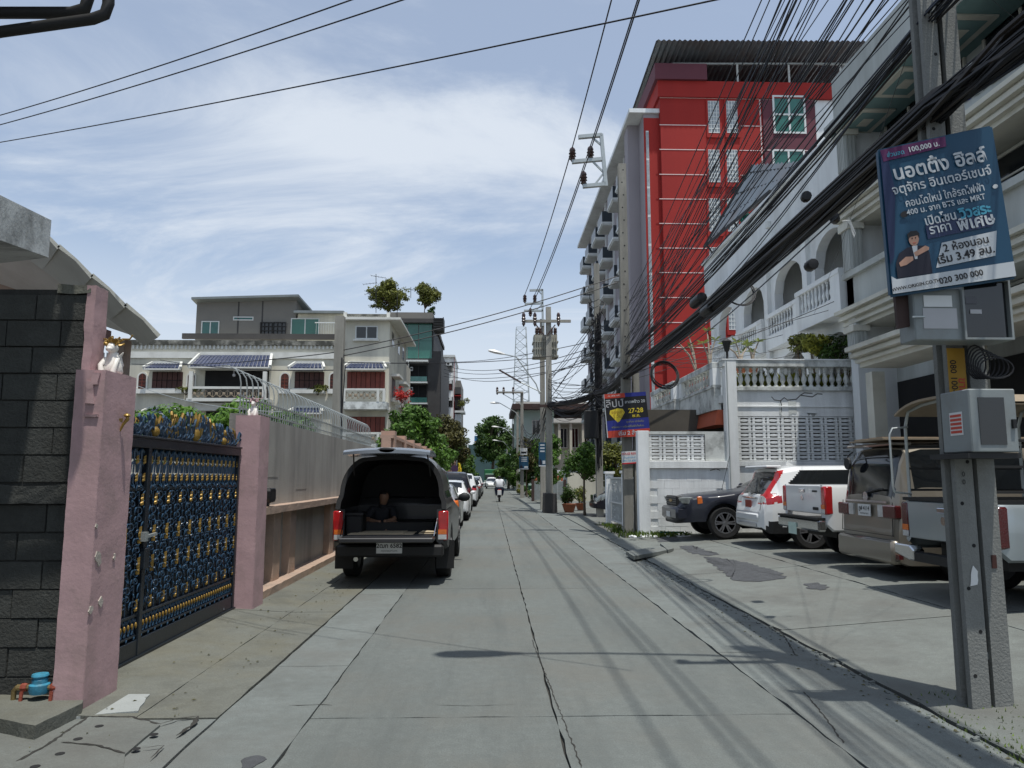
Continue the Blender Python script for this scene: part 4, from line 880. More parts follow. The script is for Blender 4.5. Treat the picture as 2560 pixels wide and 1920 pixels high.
# taller corner block with roof terrace
zb = at(0, 797, Yc).z
B(xm, xr, Yc - 0.001, Yc + 9, zt + 0.001, zb).build('tower_wall', 'cream', ch)
B(xm - 0.3, xr + 0.7, Yc - 0.5, Yc + 9, zb, zb + 0.14).build('roof_slab', 'cream_trim', ch)
F.window(888, 945, 815, 848, 'alu_white', 'glass_dark', 2, 1, 0.07, sill='cream_trim')
ztop = at(0, 780, Yc).z; bl = baluster_mesh(ztop - zb - 0.30, 0.10, 'cream_trim', n=6)
for i in range(17): inst(bl, 'baluster', ch, (xm + 0.25 + (xr - xm - 0.5) * i / 16, Yc - 0.05, zb + 0.14))
B(xm, xr, Yc - 0.12, Yc + 0.02, ztop - 0.14, ztop).build('handrail', 'mould', ch)
for q in (xm, xr - 0.2): B(q, q + 0.2, Yc - 0.14, Yc + 0.05, zb + 0.14, ztop + 0.1).build('balcony_post', 'cream_trim', ch)
# side facing the lane: small awnings, boxes
for (v, dy) in ((930, 2.2), (930, 6), (1030, 2.2)):
    z = at(0, v, Yc).z; B(xr, xr + 0.5, Yc + dy - 1, Yc + dy + 1, z, z + 0.15).build('side_awning', 'cream_trim', ch); B(xr, xr + 0.02, Yc + dy - 0.8, Yc + dy + 0.8, z - 1.3, z - 0.05).build('side_window', 'wood_dark', ch); B(xr, xr + 0.4, Yc + dy - 1, Yc + dy + 1, z - 1.6, z - 1.35).build('window_box', 'cream_trim', ch)
for dy in (1.5, 4.5, 7): B(xr, xr + 0.02, Yc + dy - 0.5, Yc + dy + 0.5, at(0, 850, Yc).z, at(0, 815, Yc).z).build('side_window', 'glass_dark', ch)
# grey penthouse
Yp = Yc + 2.5
gp = thing('grey_penthouse', 'grey rendered rooftop flat with single pitch roof above the cream house', 'rooftop house', at(620, 850, Yp))
G = Face(gp, Yp)
x0, x1, z0, z1 = G.r(487, 742, 745, 858)
MB().add([(x0, Yp, z0 - 0.5), (x1, Yp, z0 - 0.5), (x1, Yp, z1 + 0.1), (x0, Yp, z1 - 0.15), (x0, Yp + 7, z0 - .5), (x1, Yp + 7, z0 - .5), (x1, Yp + 7, z1 - 1.2), (x0, Yp + 7, z1 - 1.2)], [(0, 1, 2, 3), (1, 5, 6, 2), (4, 7, 6, 5), (0, 3, 7, 4), (3, 2, 6, 7)]).build('wall', 'grey_panel', gp)
r0, r1 = at(478, 748, Yp - 0.6), at(746, 741, Yp - 0.6)
MB().add([r0, r1, Vector((r1.x + 0.8, Yp + 7.5, r1.z - 1.3)), Vector((r0.x, Yp + 7.5, r0.z - 1.3)), r0 + Vector((0, 0, .14)), r1 + Vector((0, 0, .14)), Vector((r1.x + 0.8, Yp + 7.5, r1.z - 1.16)), Vector((r0.x, Yp + 7.5, r0.z - 1.16))], [(0, 3, 2, 1), (4, 5, 6, 7), (0, 1, 5, 4), (1, 2, 6, 5), (3, 0, 4, 7)]).build('roof', 'roof_metal', gp)
G.box('annex_wall', 'cream', 742, 858, 784, 858, 0.0, 4); G.box('annex_roof', 'roof_metal', 738, 862, 780, 785, 0.4, 4)
G.box('terrace_parapet', 'dark_cladding', 480, 858, 847, 858, 1.6, -1.4)
G.window(502, 549, 803, 847, 'alu_white', 'glass_teal', 2); G.window(583, 634, 792, 801, 'alu_white', 'glass_teal', 1)
G.window(650, 682, 806, 848, 'frame_black', 'glass_dark', 3, 4, 0.04, 0.1); G.window(682, 716, 806, 848, 'frame_black', 'glass_dark', 3, 4, 0.04, 0.1)
G.window(726, 799, 796, 848, 'alu_white', 'glass_green', 2)
for i in range(9): u = 802 + i * 6; G.box('fence_picket', 'alu_white', u, u + 1.5, 817, 850, 1.4, -1.35)
G.box('fence_rail', 'alu_white', 800, 856, 817, 819, 1.43, -1.4)
for u in (595, 655): G.box('panel_joint', 'dark_cladding', u, u + 1, 748, 845, 0.012, 0)

# red bougainvillea on the corner balcony, shrubs by the gate
def shrub(name, label, c, r, n, s, m, cat='shrub', seed=1, group=None, pot=None, stem=0.4):
    rnd = random.Random(seed); c = Vector(c); t = thing(name, label, cat, (c.x, c.y, c.z - r[2] - stem), group=group)
    b = MB()
    for _ in range(5): b.tube([(c.x, c.y, c.z - r[2] - stem), (c.x + rnd.uniform(-.5, .5) * r[0], c.y + rnd.uniform(-.5, .5) * r[1], c.z + rnd.uniform(-.3, .5) * r[2])], [0.025, 0.008], 4)
    b.build('stem', 'bark', t); l = MB()
    for _ in range(8):
        o = Vector((rnd.uniform(-1, 1) * r[0], rnd.uniform(-1, 1) * r[1], rnd.uniform(-1, 1) * r[2])) * 0.6; f = rnd.uniform(0.35, 0.6)
        leaf_cloud(l, c + o, (r[0] * f, r[1] * f, r[2] * f), n // 8, s, rnd, 0.3)
    l.build('foliage', m, t, fix=False)
    if pot: MB().lathe([(pot * 0.6, 0), (pot, 0.3 * pot * 4), (pot * 1.1, 0.32 * pot * 4), (pot * 0.9, 0.33 * pot * 4)], (c.x, c.y, c.z - r[2] - stem), 10).build('pot', 'terracotta', t, smooth=40)
    return t
shrub('bougainvillea', 'red flowering bougainvillea spilling from the corner balcony of the cream house', at(1008, 985, Yc + 1), (0.75, 0.6, 0.65), 260, 0.10, 'flower_red', seed=3)
shrub('balcony_plant', 'green plant trailing from the window box of the cream house', at(795, 972, Yc - 0.4), (0.75, 0.3, 0.3), 300, 0.12, 'leaf_olive', seed=5, stem=0.1)
shrub('balcony_plant', 'sparse green creeper on the arched end window of the cream house', at(465, 975, Yc - 0.4), (1.2, 0.3, 0.2), 250, 0.10, 'leaf_olive', seed=6, stem=0.1)
for i, (u, v, r, m, lb) in enumerate(((350, 1062, (0.9, 0.7, 0.5), 'leaf_bright', 'bright green shrub behind the gate cresting near the rough pillar'), (430, 1085, (0.9, 0.7, 0.6), 'leaf_bright', 'leafy green shrub behind the middle of the ornamental gate'), (560, 1080, (1.0, 0.8, 0.65), 'leaf_bright', 'big leafy green shrub behind the ornamental gate near the smooth pillar'), (690, 1075, (1.3, 0.8, 0.5), 'leaf_green', 'dark green hedge plant seen through the anti-climb rods'))):
    shrub('garden_shrub', lb, at(u, v, 15.5), r, 2200, 0.075, m, seed=20 + i, group='garden shrubs', stem=1.6)

# ------------------------------------------------------------------ glass fronted dark building with roof trees
Yg = 66.0
gb = thing('glass_building', 'dark modern building with green glass front and roof garden', 'building', at(1050, 1100, Yg))
G = Face(gb, Yg)
x0, x1, z0, z1 = G.r(985, 1084, 800, 900); B(x0 - 4, x1, Yg + 0.02, Yg + 14, 0, z1).build('wall', 'dark_cladding', gb)
x0, x1, z0, z1 = G.r(1000, 1103, 878, 1130); B(x0, x1, Yg - 0.01, Yg + 13, 0, z1).build('lower_wall', 'dark_cladding', gb)
G.box('roof_slab', 'dark_cladding', 960, 1088, 800, 809, 0.6, 14)
G.box('roof_parapet', 'grey_panel', 968, 1083, 783, 800, 0.3, 12)
for (a, b_) in ((1000, 1018), (1019, 1046), (1047, 1080)):
    for (c, d_) in ((810, 852), (853, 896)): G.box('glass_panel', 'glass_green', a, b_, c, d_, 0.05, 0)
for u in (1000, 1018, 1046, 1080): G.box('mullion', 'alu_white', u, u + 1.2, 809, 897, 0.09, 0)
G.box('balcony_slab', 'alu_white', 1000, 1072, 903, 907, 0.8, 0)
for (a, b_) in ((913, 956), (963, 1008)):
    G.box('recess', 'void', 1006, 1069, a, b_, 0.02, 0); G.window(1008, 1022, a, b_, 'frame_black', 'glass_teal', 1, 1, 0.05, 0.08); G.window(1024, 1068, a, b_, 'frame_black', 'glass_teal', 2, 1, 0.05, 0.08)  # flat dark panel painted for the shade of a recess
    G.box('balcony_slab', 'alu_white', 1004, 1070, b_ + 1, b_ + 4, 0.8, 0); G.box('railing', 'glass_teal', 1006, 1069, b_ - 12, b_, 0.75, -0.72)
    for u in (1012, 1027):
        o = G.box('air_conditioner', 'alu_white', u, u + 6, a + 6, a + 15, 0.4, -0.1); xa, xb, za, zb_ = G.r(u, u + 6, a + 6, a + 15)
        MB().lathe([(0.09, -0.01), (0.09, 0.0)], ((xa + xb) / 2, Yg - 0.405, (za + zb_) / 2), 10, 'y').build('fan', 'frame_black', o)
G.box('column', 'alu_white', 1021, 1024, 907, 1012, 0.82, 0)
for i in range(8): G.box('louvre', 'frame_black', 1086, 1111, 802 + i * 4, 804 + i * 4, 1.2, 0.5)
G.box('louvre_post', 'frame_black', 1109, 1111, 800, 832, 1.25, 0.5)
G.box('downpipe', 'frame_black', 1101.5, 1103.5, 905, 1030, 0.1, 0)
tree('roof_tree', 'round bushy green tree on the flat roof nearer the cream house', 'tree', at(969, 790, Yg + 3), 3.4, rclumps(random.Random(2), 26, 1.75, 1.6, 1.0, 3.0, 0.62, 0.95), 8000, 0.13, 'leaf_olive', 0.09, 2, group='roof garden trees')
tree('roof_tree', 'small thin tree with bare stems at the roof edge of the glass building', 'tree', at(1062, 786, Yg + 1.5), 3.0, rclumps(random.Random(5), 18, 1.5, 1.3, 1.3, 2.7, 0.5, 0.75), 3600, 0.13, 'leaf_olive', 0.05, 3, group='roof garden trees', fork=0.2)
shrub('roof_shrub', 'dark potted shrub beside the thin roof tree', at(1078, 778, Yg + 1), (0.4, 0.4, 0.45), 300, 0.12, 'leaf_dark', seed=8, stem=0.1, pot=0.2)
def antenna(u, v0, v1, Y, label, arms):
    t = thing('tv_antenna', label, 'antenna', at(u, v1, Y), group='rooftop aerials'); a = at(u, v1, Y); b_ = at(u, v0, Y); MB().tube([a, b_], 0.03, 5).build('mast', 'frame_black', t)
    for (v, w0, w1, sl) in arms:
        MB().bar(at(u + w0, v - sl, Y), at(u + w1, v + sl, Y), 0.03).build('boom', 'frame_black', t)
        for k in range(5): q = at(u + w0 + (w1 - w0) * k / 4, v - sl + 2 * sl * k / 4, Y); MB().bar(q + Vector((0, -0.3, 0)), q + Vector((0, 0.3, 0.0)), 0.015).build('element', 'frame_black', t)
antenna(940, 685, 782, Yg, 'tall television aerial in front of the bushy roof tree', ((692, -12, 24, 3), (709, -32, 2, -2), (732, -28, 4, -4)))
antenna(1027, 718, 745, Yg + 8, 'short television aerial between the two roof trees', ((724, -5, 6, 1),))
antenna(993, 735, 800, Yg - 0.5, 'plain thin rod rising from the parapet below the roof trees', ())
# ------------------------------------------------------------------ white flats further on
Yw = 92.0
wf = thing('white_flats', 'narrow white apartment block with air conditioners and a red edge stripe', 'apartment block', at(1120, 1100, Yw)); G = Face(wf, Yw)
x0, x1, z0, z1 = G.r(1100, 1136, 891, 1100); B(x0, x1, Yw, Yw + 10, 0, z1).build('wall', 'white_paint', wf)
G.box('roof_slab', 'alu_white', 1100, 1138, 888, 893, 0.3, 10); G.box('corner_stripe', 'red_paint', 1133.5, 1136.5, 895, 1100, 0.06, 0.1)
for (v, m) in ((905, 'grey_panel'), (950, 'void'), (992, 'void')):
    G.box('recess', m, 1107, 1132, v, v + 26, 0.02, 0); G.window(1117, 1128, v + 10, v + 26, 'grey_panel', 'glass_dark', 1, 1, 0.06); o = G.box('air_conditioner', 'alu_white', 1116, 1130, v + 1, v + 10, 0.5, -0.1)  # flat panels on the wall; the near-black ones stand for recess shade
    xa, xb, za, zb_ = G.r(1116, 1130, v + 1, v + 10); MB().lathe([(0.16, -0.01), (0.16, 0.0)], ((xa + xb) / 2 - 0.1, Yw - 0.505, (za + zb_) / 2), 10, 'y').build('fan', 'frame_black', o)
G.box('hanging_laundry', 'wood_red', 1111, 1129, 962, 975, 0.3, -0.2)
x0, x1, z0, z1 = G.r(1136, 1150, 946, 1100); B(x0, x1, Yw + 2, Yw + 12, 0, z1).build('rear_wall', 'grey_panel', wf)
for (v, m) in ((968, 'dark_cladding'), (985, 'red_paint'), (1000, 'void'), (1035, 'alu_white')): G.box('balcony_front', m, 1137, 1152, v, v + (20 if m != 'red_paint' else 5), 0.1, 1.9)
G.box('porch_roof', 'alu_white', 1137, 1162, 1027, 1032, 0.4, 3)
shrub('balcony_plant', 'wispy plant on the balcony of the white flats', at(1160, 1005, Yw), (0.9, 0.5, 0.7), 350, 0.12, 'leaf_olive', seed=12, stem=0.6)
# peach wall with globe lamp along the lane
pw = thing('peach_wall', 'long peach wall with dark panels behind the row of parked cars', 'wall', (-3.3, 45, 0))
B(-3.5, -3.2, 24.0, 68, 0, 2.85).build('panel', 'peach_far', pw)
for i in range(15): y = 24.2 + 3 * i; B(-3.55, -3.1, y, y + 0.45, 0, 3.1).build('pier', 'peach_far', pw); B(-3.2, -3.185, y + 0.8, y + 2.7, 1.6, 2.5).build('grille', 'interior', pw)
B(-3.55, -3.12, 24, 68, 2.85, 2.95).build('coping', 'peach_far', pw)
p = atx(1107, 1137, -3.3); gl = thing('globe_lamp', 'white globe lamp on top of the peach wall', 'lamp', (p.x, p.y, 2.95))
MB().lathe([(0.08, 0), (0.05, 0.05), (0.04, p.z - 0.16 - 2.95)], (p.x, p.y, 2.95), 8).build('stand', 'frame_black', gl); MB().sphere(p, 0.19, 12, 8).build('globe', 'lamp_white', gl, smooth=60)
# road sign and yellow flag
Yn = 40.0
ns = thing('no_entry_sign', 'round dark no-parking sign on a thin post by the parked cars', 'sign', at(1137, 1200, Yn)); p = at(1137, 1172, Yn)
MB().tube([(p.x, p.y, 0), (p.x, p.y, p.z + 0.2)], 0.03, 6).build('post', 'steel_galv', ns); MB().lathe([(0.2, 0), (0.2, 0.02)], p + Vector((0, -0.05, 0)), 16, 'y').build('disc', 'purple', ns)
fl = thing('yellow_flag', 'bright yellow cloth flag hanging by the peach wall', 'flag', at(1146, 1200, Yn + 1)); p = at(1142, 1162, Yn + 1)
b = MB(); vs = []; fs = []
for j in range(7):
    for i in range(5): vs.append((p.x + 0.06 + i * 0.055 * (0.5 + j / 7) + 0.03 * math.sin(j), p.y + 0.07 * math.sin(i * 1.9 + j), p.z + 0.1 - j * 0.09 - i * 0.03 * (j % 3)))
for j in range(6):
    for i in range(4): q = j * 5 + i; fs.append((q, q + 1, q + 6, q + 5))
b.add(vs, fs).build('cloth', 'p_yellow', fl, smooth=60); MB().tube([(p.x, p.y, 1.5), (p.x, p.y, p.z + 0.25)], 0.02, 5).build('staff', 'steel_galv', fl)
# trees along the wall side
r = random.Random
tree('street_tree', 'broad bright green tree in front of the glass building', 'tree', atx(1062, 1180, -4.6) * Vector((1, 1, 0)) if False else (-4.3, 43, 0), 5.6, rclumps(r(1), 16, 1.9, 2.0, 2.4, 5.2, 0.8, 1.25), 7500, 0.16, 'leaf_green', 0.16, 31, group='trees behind the peach wall')
tree('street_tree', 'lower leafy green tree hanging over the peach wall', 'tree', (-3.7, 47.5, 0), 4.2, rclumps(r(2), 10, 1.3, 1.6, 1.9, 3.9, 0.7, 1.0), 4500, 0.15, 'leaf_green', 0.12, 32, group='trees behind the peach wall')
tree('street_tree', 'olive brown tree between the green tree and the white flats', 'tree', (-3.9, 62, 0), 7.0, rclumps(r(3), 14, 1.7, 2, 2.4, 6.3, 0.8, 1.2), 5200, 0.16, 'leaf_brown', 0.15, 33, group='trees behind the peach wall')
tree('street_tree', 'dark green tree over the far parked cars', 'tree', (-3.6, 76, 0), 5.8, rclumps(r(4), 12, 1.9, 2, 1.8, 5.2, 0.9, 1.3), 4200, 0.18, 'leaf_dark', 0.15, 34, group='trees behind the peach wall')
tree('street_tree', 'small light green tree furthest along the peach wall', 'tree', (-3.2, 92, 0), 5.0, rclumps(r(5), 9, 1.7, 2, 1.4, 4.4, 0.8, 1.2), 3000, 0.2, 'leaf_green', 0.15, 35, group='trees behind the peach wall')
# end of the street
tree('far_tree', 'large dark round tree at the far end of the lane', 'tree', (0.6, 130, 0), 12.5, rclumps(r(6), 20, 3.6, 3.6, 5.5, 11.2, 1.5, 2.3), 6500, 0.32, 'leaf_dark', 0.35, 36, group='trees at the end of the lane')
tree('far_tree', 'yellowish green tree low at the end of the lane', 'tree', (2.6, 105, 0), 5.6, rclumps(r(7), 12, 1.9, 2.5, 1.6, 5.0, 0.9, 1.3), 4200, 0.22, 'leaf_green', 0.2, 37, group='trees at the end of the lane')
Ye = 170.0
fb = thing('far_building', 'dark green netted building closing the end of the lane', 'building', (-2, Ye, 0)); G = Face(fb, Ye)
x0, x1, z0, z1 = G.r(1170, 1275, 1112, 1190); B(x0, x1, Ye, Ye + 12, 0, z1).build('wall', 'far_green', fb)
G.box('upper_band', 'orange', 1188, 1212, 1103, 1110, 0.3, 8); G.box('billboard', 'sign_blue', 1186, 1211, 1090, 1103, 0.3, 6); G.box('roof', 'orange_roof', 1216, 1262, 1104, 1118, 0.4, 8)
for (u, v) in ((1226, 1125), (1230, 1140), (1226, 1152)): G.box('window', 'glass_teal', u, u + 8, v, v + 6, 0.05, 0)
# ------------------------------------------------------------------ white garden wall with vent blocks
Yv = 19.2
vw = thing('garden_wall', 'white painted wall with pierced vent blocks and a balustraded terrace above', 'wall', at(1900, 1300, Yv))
W = Face(vw, Yv)
ZG = 0.15
def wz(v): return at(1900, v, Yv).z
def wx(u, v=1100): return at(u, v, Yv).x
xa, xb, xc, xd = wx(1592), wx(1620), wx(1815), wx(1843)
xe = wx(2206, 1050); xf = wx(2262, 1050)
B(xa, xb, Yv - 0.12, Yv + 0.14, 0.0, wz(1078)).build('end_pier', 'white_wall', vw, bevel=0.006)
B(xb, xc, Yv - 0.02, Yv + 0.10, 0.0, wz(1172)).build('lower_panel', 'white_wall', vw)
B(xb, xc, Yv - 0.10, Yv + 0.12, wz(1171), wz(1153)).build('ledge', 'white_wall', vw, bevel=0.008)
B(wx(1762), xc, Yv - 0.02, Yv + 0.10, wz(1152), wz(1079)).build('upper_panel', 'white_stain', vw)
B(xb, wx(1762), Yv - 0.03, Yv + 0.11, wz(1086), wz(1079)).build('coping', 'white_stain', vw)
B(xc, xd, Yv - 0.13, Yv + 0.15, 0.0, wz(903)).build('corner_pier', 'white_wall', vw, bevel=0.006)
B(xd, xf, Yv - 0.02, Yv + 0.12, 0.0, wz(1153)).build('lower_panel', 'white_wall', vw)
B(xd, xf, Yv - 0.02, Yv + 0.12, wz(1041), wz(975)).build('middle_panel', 'white_wall', vw)
B(xd, xf, Yv - 0.06, Yv + 0.13, wz(1165), wz(1154)).build('ledge', 'white_wall', vw)
B(xd, xf, Yv - 0.045, Yv + 0.13, wz(1018), wz(1015)).build('string_course', 'white_wall', vw)
B(xd, xf, Yv - 0.09, Yv + 0.17, wz(977), wz(967)).build('bottom_rail', 'white_stain', vw, bevel=0.006)
B(xc - 0.06, xf, Yv - 0.12, Yv + 0.20, wz(918), wz(902)).build('handrail', 'white_stain', vw, bevel=0.008)
B(xc - 0.08, xf, Yv - 0.14, Yv + 0.22, wz(902), wz(899)).build('coping', 'white_wall', vw)
B(xe, xf, Yv - 0.04, Yv + 0.13, wz(1153), wz(1040)).build('side_panel', 'white_wall', vw)
hb = wz(918) - wz(967); bl = baluster_mesh(hb, 0.075, 'white_stain', n=10)
for i in range(20): inst(bl, 'baluster', vw, (xd + 0.16 + (wx(2190, 950) - xd - 0.2) * i / 19, Yv + 0.04, wz(967)))
B(wx(2192, 950), wx(2214, 950), Yv - 0.10, Yv + 0.18, wz(967), wz(918)).build('rail_post', 'white_wall', vw)
# pierced blocks
def vent_block(w_, h):
    b = MB(); t = 0.026; d = 0.045
    b.box(-w_ / 2, w_ / 2, -d, d, -h / 2, -h / 2 + t).box(-w_ / 2, w_ / 2, -d, d, h / 2 - t, h / 2)
    el = [(w_ * 0.31 * math.cos(a), h * 0.19 * math.sin(a)) for a in [2 * math.pi * i / 12 for i in range(12)]]
    b.prism(el, (0, 2 * d - 0.01, 0), (0, -d + 0.005, 0))
    for s in (-1, 1):
        x0, x1 = sorted((s * w_ * 0.28, s * w_ * 0.445)); b.box(x0, x1, -d + 0.003, d - 0.003, -h / 2 + t, h / 2 - t)
        x0, x1 = sorted((s * w_ * 0.445, s * w_ * 0.5)); b.box(x0, x1, -d + 0.006, d - 0.006, -h * 0.08, h * 0.08); b.box(x0, x1, -d + 0.006, d - 0.006, h * 0.32, h / 2 - t); b.box(x0, x1, -d + 0.006, d - 0.006, -h / 2 + t, -h * 0.32)
    return b.mesh('vent_block', 'white_wall')
def vents(u0, u1, v0, v1, nx, nz):
    x0, x1, z0, z1 = wx(u0, (v0 + v1) / 2), wx(u1, (v0 + v1) / 2), wz(v1), wz(v0); w_, h = (x1 - x0) / nx, (z1 - z0) / nz; me = vent_block(w_ - 0.008, h - 0.008)
    for j in range(nz):
        for i in range(nx): inst(me, 'vent_block', vw, (x0 + (i + .5) * w_, Yv + 0.03, z0 + (j + .5) * h))
vents(1621, 1761, 1087, 1152, 4, 4); vents(1844, 2205, 1042, 1152, 10, 6)
# painted blockwork of the lower panel
pb = B(-0.19, 0.19, -0.012, 0.012, -0.094, 0.094).mesh('wall_block', 'white_wall'); rnd = random.Random(3)
z = 0.25; r_ = 0
while z + 0.1 < wz(1171) - 0.01:
    x = xb + 0.2 + (0.2 if r_ % 2 else 0)
    while x + 0.19 < xc:
        inst(pb, 'wall_block', vw, (x, Yv - 0.024 + rnd.uniform(-0.003, 0.003), z)); x += 0.385
    z += 0.193; r_ += 1
# stains run down from the balustrade, cracks
def stain(u0, v0, u1, v1, m='white_stain', name='stain', k=6):
    b = MB(); pl = []
    for i in range(k + 1): t = i / k; pl.append((wx(u0 + (u1 - u0) * t), wz(v0 + rnd.uniform(-1, 1))))
    for i in range(k, -1, -1): t = i / k; pl.append((wx(u0 + (u1 - u0) * t), wz(v1 + rnd.uniform(-9, 4))))
    b.prism([(p[0], p[1]) for p in pl], (0, 0.004, 0), (0, Yv - 0.026, 0)); b.build(name, m, vw)
stain(1974, 1003, 1994, 1038); stain(1950, 1008, 1956, 1038); stain(2020, 1035, 2046, 1041); 
b = MB()
for pts in (((1928, 992), (1935, 1000), (1950, 1002), (1960, 994), (1968, 1000), (1990, 998), (2000, 988), (2030, 992), (2042, 984), (2055, 985)), ((1950, 1002), (1953, 1012), (1952, 1030)), ((2000, 988), (2010, 982), (2030, 983)), ((1775, 1176), (1790, 1172), (1800, 1176))):
    b.tube([(wx(u, v), Yv - 0.022, wz(v)) for u, v in pts], 0.012, 4)
b.build('crack', 'mould', vw)
B(xc + 0.03, xc + 0.05, Yv - 0.15, Yv - 0.13, 0.2, wz(903)).build('downpipe', 'steel_galv', vw)
# terrace floor and its parapets along the lane
B(6.05, 10.6, Yv + 0.12, 32.5, 3.55, 3.75).build('terrace_floor', 'white_paint', vw)
B(6.3, 6.5, Yv + 2.2, 26, 0, 3.54).build('terrace_wall', 'interior', vw); B(4.3, 10.5, Yv + 2.0, Yv + 2.2, 0, 3.54).build('dark_vent_backing', 'interior', vw)  # walls added behind the vents, coloured dark to stand for dim space
tb = thing('terrace_balcony', 'weathered white balcony parapet stepping along the lane above the white wall', 'balcony', (6.0, 23, 3.5))
for (X, y0, y1, zt_, n) in ((6.02, Yv + 0.22, 23.0, 4.66, 10), (5.85, 23.02, 26.3, 4.62, 8)):
    B(X - 0.06, X + 0.12, y0, y1, 3.38, 3.98).build('parapet', 'white_stain', tb); B(X - 0.10, X + 0.16, y0, y1, zt_ - 0.16, zt_).build('handrail', 'white_stain', tb, bevel=0.01)
    B(X - 0.09, X + 0.14, y0, y1, 3.98, 4.05).build('bottom_rail', 'white_stain', tb)
    for q in (y0, y1 - 0.3): B(X - 0.085, X + 0.13, q, q + 0.3, 4.05, zt_ - 0.16).build('rail_post', 'white_wall', tb)
    bl2 = baluster_mesh(zt_ - 0.16 - 4.05, 0.07, 'white_stain')
    for i in range(n): inst(bl2, 'baluster', tb, (X + 0.03, y0 + 0.45 + (y1 - y0 - 0.9) * i / (n - 1), 4.05))
MB().prism([(0, 0), (0.5, 0), (0.5, 0.4), (0.08, 0.4)], (0, 3.6, 0), (5.96, Yv + 0.22, 2.98)).build('bracket_soffit', 'orange_roof', tb)
B(6.15, 9.8, Yv + 0.3, 26.2, 3.2, 3.36).build('floor_slab', 'white_stain', tb)

# ------------------------------------------------------------------ arcaded white shophouses behind the wall
X0 = 10.0
ar = thing('arcaded_house', 'white arcaded terrace house with arched balconies behind the garden wall', 'house', (12, 25.5, 0))
def arch_wall(X, th, y0, y1, z0, z1, ops, m, t, name='facade'):
    b = MB(); ops = sorted(ops); cur = y0
    for (a, b_, zs, za) in ops:
        b.box(X, X + th, cur, a, z0, z1); n = 12
        for i in range(n):
            f0, f1 = i / n, (i + 1) / n; ya, yb = a + (b_ - a) * f0, a + (b_ - a) * f1
            h = lambda f: zs + (za - zs) * math.sqrt(max(0, 1 - (2 * f - 1) ** 2))
            h0, h1 = h(f0), h(f1)
            b.add([(X, ya, h0), (X, yb, h1), (X, yb, z1), (X, ya, z1), (X + th, ya, h0), (X + th, yb, h1), (X + th, yb, z1), (X + th, ya, z1)], [(0, 1, 2, 3), (4, 7, 6, 5), (0, 4, 5, 1), (3, 2, 6, 7)])
        b.box(X, X + th, a, a + 0.001, z0, zs) if False else None
        cur = b_
    b.box(X, X + th, cur, y1, z0, z1); return b.build(name, m, t)
ops = [(19.75, 21.95, 8.0, 8.85), (22.85, 25.2, 8.0, 8.8), (26.25, 28.4, 8.0, 8.75), (29.4, 31.6, 8.0, 8.75)]
arch_wall(X0, 0.3, 19.25, 32.3, 6.2, 9.45, ops, 'shop_white', ar)
arch_wall(X0, 0.3, 19.25, 32.3, 3.75, 6.2, [(a, b_, 5.0, 5.75) for a, b_, _, _ in ops], 'shop_white', ar, 'lower_facade')
B(X0 + 1.6, X0 + 1.7, 19.25, 32.3, 3.75, 9.4).build('back_wall', 'shop_yellow', ar)
B(X0 + 0.3, X0 + 1.6, 19.25, 32.3, 6.05, 6.2).build('floor_slab', 'shop_white', ar); B(X0 + 0.3, X0 + 8, 19.25, 32.3, 9.4, 9.6).build('roof_slab', 'shop_white', ar)
B(X0 + 1.7, X0 + 9, 19.25, 32.3, 0.1, 9.4).build('rear_block', 'shop_white', ar)
for y in (22.4, 25.7, 28.9): B(X0 + 0.3, X0 + 1.6, y - 0.08, y + 0.08, 3.75, 9.4).build('party_wall', 'shop_white', ar)
for (a, b_, _, _) in ops:
    for z in (3.8, 6.25): B(X0 + 1.56, X0 + 1.6, a + 0.5, b_ - 0.35, z, z + 2.1).build('door', 'wood_dark', ar); 
B(X0 - 0.45, X0 + 0.3, 19.2, 32.5, 9.45, 9.62).build('eave', 'shop_white', ar); B(X0 - 0.30, X0 + 0.1, 19.2, 32.5, 9.62, 11.15).build('parapet', 'shop_white', ar)
B(X0 - 0.42, X0 + 0.16, 19.2, 32.5, 11.15, 11.27).build('coping', 'shop_white', ar)
for y in (22.4, 25.7, 32.1): 
    B(X0 - 0.14, X0, y - 0.17, y + 0.17, 3.75, 9.2).build('pilaster', 'shop_white', ar); B(X0 - 0.22, X0, y - 0.22, y + 0.22, 9.2, 9.43).build('capital', 'shop_white', ar)
bs = baluster_mesh(0.62, 0.055, 'shop_white', n=7)
for (a, b_, out) in ((19.3, 22.2, 0.55), (22.6, 25.5, 0.25), (25.9, 28.7, 0.25), (29.1, 32.0, 0.25)):
    Xb = X0 - out
    B(Xb, Xb + 0.16, a, b_, 6.15, 6.5).build('balcony_front', 'shop_white', ar); B(Xb - 0.02, Xb + 0.18, a, b_, 7.12, 7.26).build('handrail', 'shop_white', ar)
    B(Xb, X0, a, b_, 6.02, 6.15).build('balcony_slab', 'shop_white', ar)
    for q0, q1 in ((a, a + 0.55), (b_ - 0.25, b_)): B(Xb, Xb + 0.16, q0, q1, 6.5, 7.12).build('rail_post', 'shop_white', ar)
    n = 9
    for i in range(n): inst(bs, 'baluster', ar, (Xb + 0.08, a + 0.65 + (b_ - a - 1.0) * i / (n - 1), 6.5))
MB().prism([(0, 0), (0.0, -0.9), (0.5, -0.9)], (0, 13, 0), (X0 - 0.52, 19.3, 6.0)) if False else None
mp = MB().lathe([(0.13, 0), (0.13, 0.22)], (X0 - 0.32, 24.6, 10.2), 8).build('wall_lamp', 'alu_white', ar)
